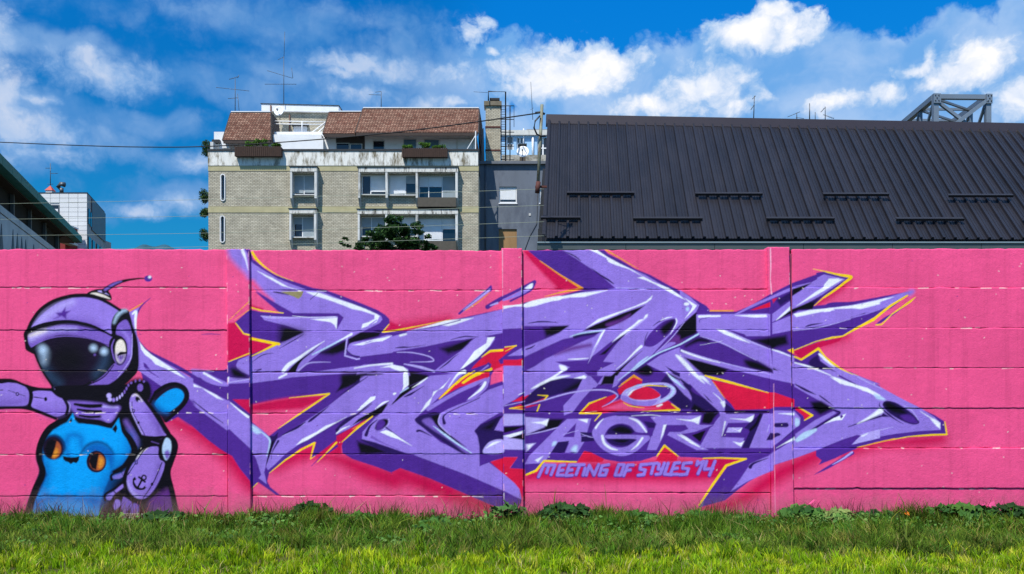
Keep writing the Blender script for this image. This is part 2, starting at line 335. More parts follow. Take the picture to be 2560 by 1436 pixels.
s M 2 h : 1005,210 1050,140 1180,90 1320,70 1470,75 1550,130 1540,190 1440,260 1300,300 1150,290 1030,250
s R 2 h : 1080,195 1130,150 1260,105 1330,130 1400,190 1340,230 1220,240 1120,230
s U 2 h : 1240,100 1350,90 1480,95 1500,150 1460,200 1400,230 1400,190 1330,130
s L 2 h : 1010,200 1060,200 1120,240 1230,255 1370,240 1300,300 1150,290 1030,250
s W 3 h : 1075,190 1110,150 1160,130 1130,150 1090,195
s W 3 h : 1360,300 1410,280 1420,290 1380,308
p M 4 h : 50,410 290,430 250,510 60,590
p B 10 h : 290,430 440,430 380,520 60,590 240,520
q M 2 h : 60,590,8 250,550,10 430,500,10
p W 3 h : 110,465 220,455 285,430 265,500 210,480
p M 3 h : 55,680 160,670 60,760
p W 6 h : 70,690 130,680 80,740
'''
STROKES += '''
p L 2 i : 0,500 100,570 190,650 160,720 0,860
p B 8 i : 0,860 160,730 165,930 0,1000
p L 2 i : 165,745 860,735 900,740 900,960 660,960 640,940 500,900 165,900
q I 2 i : 190,935,14 100,985,12 0,1045,12
p L 2 i : 165,900 400,890 500,910 720,1020 905,1090 925,1260 1140,1380 1140,1440 930,1320 700,1160 500,1070 200,955
p U 3 i : 0,1070 200,960 300,990 560,1100 760,1200 920,1290 920,1330 500,1250 0,1120
q B 12 i : 60,1060,20 180,1000,44 280,1010,30
s B 14 i : 640,1200 760,1210 915,1290 900,1320 700,1280
p B 3 i : 930,1275 1130,1390 1060,1360 930,1310
p L 2 i : 0,1085 150,1150 500,1240 920,1330 1140,1400 1140,1436 900,1385 500,1290 60,1180
p B 8 i : 60,1180 200,1210 480,1290 420,1350 240,1350 170,1290
p L 2 i : 0,1160 60,1190 150,1290 240,1380 320,1440 0,1440
q L 2 i : 340,840,4 560,740,16 720,660,24 900,580,26 1110,490,30 1300,435,20
p L 1.5 i : 1120,560 1200,480 1300,430 1440,352 1650,392 1400,560 1180,680 1120,690
p L 2 i : 920,740 1000,680 1110,600 1118,690 1000,780 920,820
p B 4 i : 960,800 1120,690 1300,620 1340,630 1320,690 1180,700 1050,760
p B 12 i : 1180,680 1400,570 1310,680
p B 3 i : 1120,490 1310,430 1200,510 1120,560
p D 8 i : 960,600 1120,510 1110,590 1000,660
p L 1.5 i : 920,830 1120,750 1180,710 1500,680 1750,650 1994,600 1994,690 1800,760 1500,840 1200,890 920,940
p U 2 i : 740,1000 920,950 1125,900 1125,1010 920,1090
p B 14 i : 720,1000 900,970 1060,950 1080,1040 930,1080 860,1060
p B 5 i : 880,1010 930,1000 960,1060 915,1085
p L 2 i : 920,1090 1000,1110 1140,1160 1140,1370 925,1260
p L 2 i : 1140,1220 1250,1250 1500,1350 1700,1436 1140,1440
p L 2 i : 1385,1130 1460,1190 1600,1290 1994,1440 1800,1440 1600,1350 1500,1280 1400,1210
p D 4 i : 1300,1280 1480,1280 1600,1340 1760,1420 1500,1340
s D 5 i : 1280,1230 1370,1150 1390,1200 1500,1290 1400,1300
p L 2 j : 150,0 280,0 310,40 420,190 460,270 445,340 440,470 420,480 390,350 130,110
p D 3 j : 120,160 250,230 380,350 300,420 190,330 110,330
p B 8 j : 110,340 140,280 240,340 200,345
p B 6 j : 230,470 260,360 350,355 320,460 290,480
p D 2 j : 230,175 270,210 330,275 280,240
p D 3 j : 450,270 540,340 880,350 900,360 820,380 620,375 450,400
p D 4 j : 0,20 120,110 100,160 0,40
p L 2 j : 1140,-60 1500,-60 1994,150 1994,500 1700,600 1500,690 1150,820 930,890 935,760 1300,540 1580,400 1600,370 1140,110
p L 2 j : 930,-60 1140,-20 1140,80 930,0
p L 1.5 m : -80,-60 300,-20 340,0 560,110 760,220 960,320 1100,410 1160,470 1165,540 960,550 700,580 480,620 300,680 260,690 330,600 0,700 -80,700
p U 3 j : 1145,110 1280,190 1450,280 1560,340 1600,370 1560,400 1300,560 1150,640 1150,560 1330,390 1250,310 1150,200
p B 12 j : 1300,260 1410,250 1530,330 1400,390 1330,340
p L 3 j : 1150,580 1350,440 1530,350 1560,370 1400,470 1150,640
q D 2 j : 1530,345,12 1590,375,20 1400,490,16 1150,640,6
q D 2 j : 1150,85,10 1250,140,24 1360,190,3
q D 2 j : 1395,200,12 1450,240,14 1530,300,4
q D 2 j : 1680,508,4 1850,445,10 1994,380,14
p L 3 j : 930,940 700,1040 500,1160 600,1030 680,910 700,870 880,800 930,760
p U 2 j : 190,1305 470,910 640,850 880,790 690,880 560,1040 480,1170 200,1310
q D 2 j : 700,910,36 740,870,20 880,820,4
p U 2 j : 200,1310 480,1170 680,1050 560,1150 450,1240
p M 1.5 j : 1720,685 1790,600 1994,540 1994,620
q M 1.5 m : 240,690,10 330,610,14 480,560,16 690,510,4
p U 2 m : 0,710 200,630 330,590 370,595 310,650 270,690 80,800 0,850
p U 1.5 j : 1385,885 1520,700 1560,740 1720,720 1550,820
q U 2 j : 1340,985,3 1480,910,26 1720,770,34
q M 1.5 j : 1520,885,6 1620,830,16 1715,762,20
s D 2 m : 585,280 620,250 720,270 860,360 940,440 945,475 880,485 780,450 660,380 600,320
s B 12 m : 600,280 650,260 780,330 820,380 700,370 630,330
s U 8 m : 760,400 860,390 930,450 920,475 830,460
q D 1.5 m : 555,265,3 560,310,12 650,390,18 720,440,10 790,480,3
q D 2 m : 240,512,3 400,455,10 560,405,18
p D 4 m : 560,410 590,370 660,410
q M 1.5 m : 790,290,4 880,350,10 940,440,6
q U 1.5 m : 150,0,18 340,100,12 450,180,3
q M 3 m : 340,10,10 450,70,12 580,130,4
p L 2 k : 0,610 300,565 600,500 800,445 870,440 700,560 500,640 300,690 0,770
s L 14 k : 820,450 860,420 900,425 890,455 850,475
p D 2 k : 260,695 400,650 500,640 560,610 500,650 380,670
p L 1.5 k : -70,300 0,265 200,310 50,400 0,430
q U 2 k : 520,765,14 620,700,30 740,630,10 830,560,4
p L 2 e : 1290,470 1315,470 1300,510 1000,740 985,740 1010,700
q U 2 e : 1305,465,20 1200,560,10 1100,640,12 990,735,22
q U 2 e : 1305,465,18 1310,500,14 1290,520,8
q M 2 e : 1290,500,18 1150,610,14 1030,700,6
q U 2 e : 1740,420,36 1500,540,30 1400,590,40 1270,670,44
q U 2 e : 1740,420,34 1710,490,30 1640,540,20 1500,610,20
q L 2 e : 1700,465,50 1620,520,44 1500,575,30 1430,600,20
q M 2 e : 1370,630,20 1300,655,10
p B 8 d : 1500,0 1720,0 1560,110 1440,160 1500,60
q B 6 d : 1790,265,8 1690,340,26 1620,390,10
q D 4 d : 1640,380,30 1540,450,40 1450,540,40
p L 1.5 d : 1440,585 1475,520 1640,400 1830,310 1960,245 1880,340 1700,440 1560,530
p B 3 d : 1965,255 1830,335 1660,430 1600,490 1850,370 1920,310
p L 2 d : 0,60 350,245 370,250 575,415 590,470 700,540 780,620 785,660 735,905 720,960 745,1080 665,1020 690,985 640,830 575,720 370,530 350,545 0,285
p L 2 d : 1740,10 1550,150 1360,300 1150,440 900,600 830,640 800,720 735,905 760,940 830,880 930,780 1100,660 1300,540 1450,450 1640,380 1780,270 1900,220 1994,130 1994,-20
p D 2 d : 770,600 820,600 860,560 850,620 800,720 735,910 760,780 790,650
p B 3 d : 795,660 820,640 800,720 735,905
q D 2 d : 0,240,6 150,360,12 310,470,6
s L 3 c : 0,1330 110,1315 250,1380 350,1430 350,1450 250,1436 100,1380 0,1350
s L 10 c : 0,1290 120,1300 200,1310 120,1320 0,1325
s L 3 d : 100,0 220,20 350,70 350,105 220,90 110,40
'''
# white and pale highlights
STROKES += '''
p W 3 c : 650,310 800,380 960,470 1080,505 900,460 740,370
p W 3 c : 1140,520 1260,525 1400,575 1600,640 1730,690 1840,740 1870,760 1840,820 1690,885 1700,840 1760,820 1820,790 1820,750 1700,710 1600,690 1500,650 1390,610 1300,580 1200,550
q L 1.5 c : 1770,850,14 1840,800,10
p W 2 c : 1180,790 1300,785 1450,775 1440,890 1420,850 1380,820 1300,810
q M 2 c : 690,760,8 800,775,20 1180,775,10 1440,770,10
q W 3 c : 1320,1010,3 1190,1090,18 1050,1190,30 960,1250,40 910,1310,34
q W 2 c : 1590,940,24 1480,1000,12 1380,1055,3
q I 3 c : 1480,1000,14 1350,1070,16 1200,1145,10
p W 2 c : 1600,1050 1660,1035 1750,1030 1850,990 1990,955 1900,1010 1800,1020 1700,1050
q W 3 c : 1620,1280,10 1800,1250,14 1994,1235,20
q W 3 c : 870,1375,18 940,1340,18
q W 4 c : 120,1330,20 200,1375,20 300,1430,4
p W 2 c : 355,1370 370,1366 368,1425 355,1432
q M 2 c : 355,1425,12 570,1390,10
p W 3 d : 10,80 120,130 240,190 310,240 250,225 150,160 100,120 20,110
q W 2 d : 385,270,6 480,350,16 560,410,26
s I 8 d : 590,490 640,510 690,560 650,580 600,545
q I 2 d : 690,560,10 770,630,18 770,700,14 745,800,6
s L 8 d : 600,600 700,610 740,650 730,760 600,760
p W 3 d : 1040,690 1100,630 1240,560 1330,500 1440,460 1540,410 1400,490 1300,550 1150,640
p W 2 d : 1640,350 1740,260 1780,210 1830,205 1820,235 1740,290 1680,340
q W 2 d : 1440,575,10 1500,530,16 1570,500,3
q W 2 d : 1830,330,8 1900,275,18 1960,250,6
q M 2 d : 900,600,3 1000,550,8 1120,480,3
q D 2 d : 1370,300,3 1200,430,26 1160,460,10
q D 2 d : 1130,460,6 1040,520,24 900,590,6
q D 3 d : 1750,10,6 1600,110,14 1480,190,4
q D 2 d : 860,650,22 800,760,6 790,830,2
p W 3 e : 500,905 700,850 850,805 1130,780 960,840 880,860 800,850
p W 2 e : 0,1030 150,990 300,970 240,1000 100,1010 0,1045
q W 3 e : 400,955,20 460,940,16
p W 2 e : 1270,975 1345,970 1290,1060 1170,1180 1030,1280 1000,1290 1090,1180 1140,1110 1260,1030
p W 2 e : 200,1275 320,1245 430,1265 475,1300 480,1440 430,1440 430,1340 440,1318 350,1295 290,1270
p W 2 f : 430,-10 482,-10 485,90 450,120 420,150 432,100
q W 2 f : 670,20,10 600,70,16 520,120,3
q I 2 f : 480,120,12 400,170,8
q W 2 f : 340,180,22 352,175,18
p W 2 e : 1430,660 1625,640 1625,665 1540,665 1430,690
s W 3 e : 1640,640 1750,600 1994,560 1994,600 1850,620 1720,660 1640,670
s W 4 e : 1640,490 1700,440 1725,440 1705,490
p W 2 f : 830,120 900,20 870,60 760,160 720,210 730,160
p W 3 f : 600,370 660,270 720,210 690,290
q W 3 f : 1040,-40,40 970,-10,20 880,120,4
q W 2 f : 1250,70,30 1200,140,24 1080,230,4
q L 1.5 f : 1285,20,20 1262,110,20
p W 2 f : 0,310 100,220 150,205 150,230 80,280 0,340
p W 2 f : 200,560 260,540 330,570 400,620 520,700 380,630 310,610
q W 3 f : 1260,720,6 1330,675,24 1400,655,5
p W 3 f : 1430,600 1640,545 1600,580 1500,615
q M 2 f : 1440,300,6 1640,255,8
s W 5 h : 110,130 220,60 350,10 500,0 260,60 180,110
q W 2 f : 1580,190,4 1635,165,10
p W 2 g : 690,100 770,103 870,170 1000,240 1120,300 1200,350 1330,420 1480,480 1560,530 1650,600 1560,560 1450,500 1360,450 1250,400 1170,378 1230,368 1080,290 950,250 880,220 860,180 760,130
p W 2 g : 1640,578 1762,655 1740,690 1640,790 1705,700 1720,660
e W 4 g : 1660,640,26,16
e I 6 g : 1670,690,16,20
q M 2 g : 960,480,10 1200,490,16 1400,488,4
p W 3 g : 60,645 350,575 600,530 870,505 640,570 500,575 350,600 150,660 60,675
p W 3 g : 660,880 780,790 950,730 1150,660 1260,610 1320,555 1310,590 1260,630 1100,690 900,770 760,830
p W 3 g : 1275,740 1270,770 1200,830 1100,900 920,1020 1000,940 1140,840 1180,800 1230,790 1250,750
q M 3 g : 1050,950,8 1180,840,16 1270,770,4
q W 2 g : 1210,1062,26 1150,1115,20 1050,1215,8 960,1290,3
q I 3 g : 1275,1165,10 1190,1230,20 1100,1310,10 980,1400,4
q W 2 g : 1400,805,4 1460,780,10 1515,770,4
q W 2 g : 1555,785,8 1560,830,10 1500,940,4
s W 5 g : 390,1250 450,1260 470,1290 420,1310
q W 4 g : 420,1310,14 300,1390,24 210,1440,18
q W 2 g : 480,1190,3 580,1188,10 680,1180,6
p W 4 g : 540,1380 640,1350 665,1365 650,1385
q I 3 g : 500,965,6 620,930,12 830,905,10
s W 6 g : 1550,1150 1620,1180 1740,1310 1840,1430 1740,1360 1650,1270
q W 2 g : 1460,1320,6 1520,1390,14 1580,1436,6
q W 3 g : 1610,1105,16 1700,1140,20 1850,1190,14 1994,1225,6
q W 2 g : 1790,765,20 1900,755,10
q I 4 h : 1490,0,14 1560,60,24 1640,130,8
p W 4 h : 1800,0 1870,60 1900,90 1840,50
q W 2 i : 190,765,20 400,760,14
p W 3 i : 550,755 700,748 860,745 870,770 740,775 650,765
p W 4 i : 360,890 440,900 560,950 700,1030 600,1000 440,940
q M 2 i : 560,950,12 740,1030,16 900,1090,8
p D 2 i : 190,800 300,770 200,790 195,830
p W 3 i : 1480,390 1620,395 1580,420 1400,530 1160,660 1350,520 1470,450
q W 3 i : 1100,680,26 1020,750,18 960,800,3
p W 3 i : 1130,740 1300,700 1520,680 1540,700 1400,720 1160,770
p W 3 i : 1580,680 1800,640 1994,605 1994,640 1800,690 1700,680
q L 2 i : 1700,770,4 1850,740,12 1994,695,6
q D 2 i : 1250,868,6 1300,850,16 1420,830,4
q M 2 i : 1130,905,6 1400,870,10 1700,790,4
p W 2 k : 0,610 150,590 330,570 600,505 700,490 500,560 380,590 250,605 100,610 60,635 0,640
p W 4 k : 0,370 50,310 150,305 130,335 0,400
q W 3 i : 920,1095,8 1000,1120,14 1110,1165,6
q W 4 i : 1390,1140,20 1460,1200,26 1540,1270,6
q W 3 i : 1145,1225,10 1300,1270,18 1500,1350,6
p W 4 i : 1500,1370 1620,1400 1680,1436 1600,1436
p W 3 j : 1500,0 1620,40 1700,70 1850,120 1994,190 1994,230 1880,160 1820,140 1720,100 1620,80
p W 3 m : 100,10 200,50 330,100 430,120 520,170 600,235 500,190 400,150 300,110 200,90
s I 8 m : 500,180 560,200 610,240 530,230
s W 6 m : 520,350 560,320 590,360 520,400 330,480 440,410
p W 2 m : 0,480 100,420 220,378 180,440 120,445 60,460
s U 1.5 m : 160,400 180,392 190,405 170,425
p W 3 m : 1060,430 1100,430 1158,470 1158,530 1120,500
q W 2 m : 960,355,3 1040,405,8 1100,440,10
s W 4 m : 370,600 440,570 400,600
p W 3 j : 160,0 230,0 290,60 240,40
p W 3 j : 400,260 445,250 450,300 435,320
q W 2 j : 330,170,3 390,220,8 430,270,12
q I 5 j : 1350,540,30 1250,590,60 1170,640,40
p W 3 j : 960,720 1140,610 1145,640 1040,680
p D 1.5 j : 1000,650 1080,580 1140,545 1100,590
'''
# ZAGREB lettering
STROKES += '''
p L 2 h : 470,430 710,425 670,560 640,660 575,765 450,765 490,670 380,660 240,870 50,880 90,800 330,560 390,500
p U 2 h : 560,470 540,610 430,610
p D 2 h : 380,660 490,650 440,765 310,765
p D 1.5 h : 600,560 750,570 740,590 610,600
p D 1.5 h : 610,605 745,600 740,650 610,660
q M 1.5 h : 600,575,4 700,610,8 745,610,5
q M 1.5 h : 430,585,5 580,545,6
s L 2 h : 720,580 760,490 850,420 1000,395 1150,420 1240,490 1265,560 1160,560 1100,500 1000,475 900,510 845,590 870,660 950,710 1050,710 1120,670 1150,630 880,625 880,590 1280,600 1230,690 1130,770 1010,800 890,770 790,700
s D 3 h : 880,580 910,510 1000,485 1090,510 1130,570
s B 8 h : 920,540 1000,505 1090,530 1110,575 1000,570
s D 3 h : 880,630 1140,630 1080,690 1000,700 910,680
s B 6 h : 930,640 1080,640 1040,665 970,660
p L 2 h : 875,588 1290,596 1290,625 880,626
q W 3 h : 820,600,24 840,670,24 900,720,22 970,740,10
q W 3 h : 1090,420,6 1180,460,24 1260,560,12
q W 3 h : 1220,620,20 1170,690,18 1110,740,4
q W 4 h : 755,520,18 790,470,14 830,430,4
p L 2 h : 1300,410 1400,395 1810,395 1790,490 1930,490 1740,560 1610,580 1880,740 1760,740 1470,590 1490,560 1600,560 1680,530 1650,490 1450,490 1430,600 1360,740 1265,740 1310,600 1350,510 1360,480
p U 1.5 h : 1290,560 1330,540 1320,600 1290,600
p D 3 h : 1230,450 1290,460 1350,470 1340,520 1280,520
p B 5 h : 1720,590 1850,545 1800,650
p W 3 h : 1560,430 1700,440 1800,400 1780,480 1730,455
p W 3 h : 1430,490 1460,485 1430,580 1400,640
p W 3 h : 1570,585 1640,610 1830,730 1700,670 1620,620
q W 2 h : 1110,400,3 1300,390,6 1400,400,3
p W 4 h : 580,435 680,430 670,470
s I 6 h : 330,660 365,655 350,690 320,700
s I 10 h : 510,740 540,700 570,700 560,760
s I 8 h : 1930,660 1960,650 1940,720
p W 5 h : 150,840 230,800 180,860
p L 2 j : 200,700 300,520 330,500 350,460 440,350 460,380 740,380 720,465 480,470 410,610 640,620 610,720 200,720
p M 2 j : 480,515 620,515 600,565 460,565
p W 3 j : 500,425 650,430 740,390 715,465 650,445
q W 3 j : 450,460,14 435,530,10 420,600,3
p W 3 j : 530,655 600,670 640,650 610,705 580,690
p W 3 j : 520,520 580,545 620,520 600,560
p L 2 j : 690,718 830,380 930,375 940,345 1140,350 1200,420 1190,490 1140,530 1000,650 930,700 925,720
p D 2 j : 620,720 700,540 640,520 690,470 800,380 830,380 690,720
q B 5 j : 800,385,20 760,480,26 700,540,26
q U 2 j : 1130,335,10 1200,390,14 1215,450,14 1180,520,14 1080,600,12 960,700,10
q D 2 j : 960,492,44 1060,490,46
q D 2 j : 900,618,40 960,588,38 990,585,24
p D 1.5 j : 860,642 900,570 930,570 925,640
s I 6 j : 1150,420 1190,440 1185,490 1150,500
p W 3 j : 980,375 1140,370 1140,395 1060,385
q M 2 j : 890,490,12 870,560,8
p W 3 j : 0,580 60,610 200,710 120,680 40,620
p W 3 j : 0,435 130,445 195,415 180,480 140,460
p B 3 j : 120,595 250,545 200,660
'''
# yellow rims
STROKES += '''
q Y 1.5 c : 600,125,26 650,200,26 740,280,14 860,355,7 1010,412,3
l O 1.5 c : 365,805,5 570,615,9
l O 1.5 c : 420,800,3 575,695,9
l Y 1.5 c : 590,675,10 690,705,14 910,730,8
l Y 1.5 c : 435,830,8 515,935,12 575,950,16
l Y 1.5 c : 590,985,24 865,1040,30
l Y 1.5 c : 830,1045,26 700,1110,14 590,1163,8
l Y 1.5 c : 575,1130,10 365,1215,8
l Y 1.5 e : 290,840,6 225,920,12 350,905,16 600,855,8 900,795,3
l Y 1.5 d : 970,220,5 1370,178,16 1080,375,16 860,525,5
l Y 1.5 d : 770,970,5 930,840,14 1090,735,16 1222,668,20 1180,830,8 1225,800,4
l Y 1.5 d : 1495,660,6 1650,520,18 1800,405,12
l O 1.5 d : 1600,530,4 1720,460,8
l Y 1.5 d : 1440,665,16 1330,780,10 1250,860,5
l U 2 d : 1445,700,24 1340,780,12
l U 2 d : 1290,800,10 1190,900,4
q Y 1.5 d : 590,1130,4 650,1070,8
l Y 1.5 e : 1210,1170,4 1300,1108,22 1420,1100,22
l Y 1.5 e : 1445,1070,10 1560,1055,10 1450,1110,4
q Y 1.5 e : 960,1440,10 1040,1370,14 1140,1310,14
q Y 1.5 e : 1020,1425,12 1150,1340,24 1305,1290,30
p U 2 e : 1190,1310 1280,1220 1310,1240 1300,1280 1220,1310
q L 1.5 e : 1200,1310,6 1275,1255,20
q O 1.5 e : 1300,520,4 1180,620,10 1050,705,6
q U 2 e : 1000,800,10 750,865,8 500,905,5
l Y 1.5 f : 790,230,8 860,165,20 1000,30,14 1090,-30,12
q Y 1.5 f : 1030,75,10 1130,10,16 1200,-20,16
l Y 1.5 f : 1770,192,6 1870,200,14 1840,235,10
l Y 1.5 f : 1790,290,14 1765,355,12
l Y 1.5 f : 1635,305,6 1490,325,10 1640,335,5
l O 1.5 g : 200,210,8 400,350,14 620,485,24 400,525,14 250,565,6
l O 1.5 g : 855,100,14 950,155,12 1110,250,8 1180,290,4
l O 1.5 g : 1900,708,8 1994,710,8
l O 1.5 i : 300,708,12 530,708,12
l O 1.5 g : 1010,1440,8 1135,1350,14 1215,1400,6
l Y 1.5 i : 1455,318,14 1600,355,16 1710,370,24 1600,460,18 1450,560,12 1340,655,5
l Y 1.5 i : 1994,740,10 1930,800,20 1780,870,22 1620,960,8 1520,970,12 1350,1015,8 1140,1100,8
p Y 1.5 i : 1070,1100 1130,1080 1135,1135
l Y 1.5 i : 1140,1165,14 1210,1195,18 1380,1085,24 1450,1170,14 1600,1280,8 1720,1345,4
l Y 1.5 k : 0,918,8 190,880,12 330,800,18 510,700,24 660,580,24 830,475,16
l Y 1.5 k : 520,768,14 575,765,12 680,660,10 860,535,22 915,490,3
q Y 1.5 k : -110,210,4 20,238,10 150,265,14 270,290,26 200,350,22 100,430,16 0,500,8
q Y 1.5 k : 0,1075,12 80,1150,16 200,1225,8 340,1275,3
l Y 1.5 m : 1205,460,10 1225,585,16 1080,588,18 850,605,10 600,650,8 330,715,8
l O 1.5 m : 700,625,6 500,672,10 340,715,6
l Y 1.5 i : 250,1355,14 330,1380,24 500,1420,20 560,1436,16
l Y 1.5 j : 290,10,20 480,60,22 720,125,14 880,168,6
q O 1.5 j : 330,60,5 400,160,8 450,230,4
l Y 1.5 j : 1185,315,10 1320,395,20 1240,445,8
l Y 1.5 j : 230,822,10 410,818,14 660,828,16 460,895,24 330,1080,24 190,1290,16
l Y 1.5 h : 595,375,10 690,275,18 860,210,6
l Y 1.5 h : 595,375,16 810,375,14 745,450,8
l Y 1.5 h : 1220,355,5 1590,340,20 1510,280,8
q Y 1.5 h : 1220,108,5 1300,95,12 1470,108,6
q Y 1.5 h : 1030,265,4 1100,300,10 1240,320,4
l Y 1.5 h : 1365,800,10 1440,695,20 1575,800,8
l Y 1.5 h : 560,858,12 240,848,20 160,945,22 65,985,18
l O 1.5 h : 985,110,8 1130,5,14 1215,45,6
'''
# left arm of the piece, behind the spaceman
STROKES += '''
p U 3 b : 1480,-160 1740,-20 2040,160 2040,450 1880,350 1760,410 1560,180
p L 2 a : 1360,510 1490,450 1440,560 1430,650 1450,760 1490,850 1580,940 1750,1040 1900,1130 2040,1215 2040,1500 1980,1380 1850,1300 1700,1290 1450,1120 1400,700 1330,600
s U 14 b : 1880,260 2040,180 2040,430 1900,350
q U 2 a : 1590,360,4 1490,450,16 1440,560,14 1432,640,6
q U 2 a : 1480,820,4 1560,920,22 1750,1025,36 1900,1105,40 2060,1200,36
l O 1.5 a : 1365,500,12 1440,455,12 1505,415,8
q W 3 a : 1400,530,16 1435,505,26 1430,590,26 1432,700,14
p W 2 a : 1475,830 1530,900 1600,960 1750,1060 1860,1130 1960,1210 1870,1170 1760,1110 1640,1060 1600,1010 1530,960 1490,900
p U 2 a : 1515,1040 1545,1060 1590,1125 1520,1090
q U 2 a : 1530,1100,4 1600,1150,12 1680,1200,4
q P 8 a : 1405,720,40 1440,900,36 1460,1100,30
'''
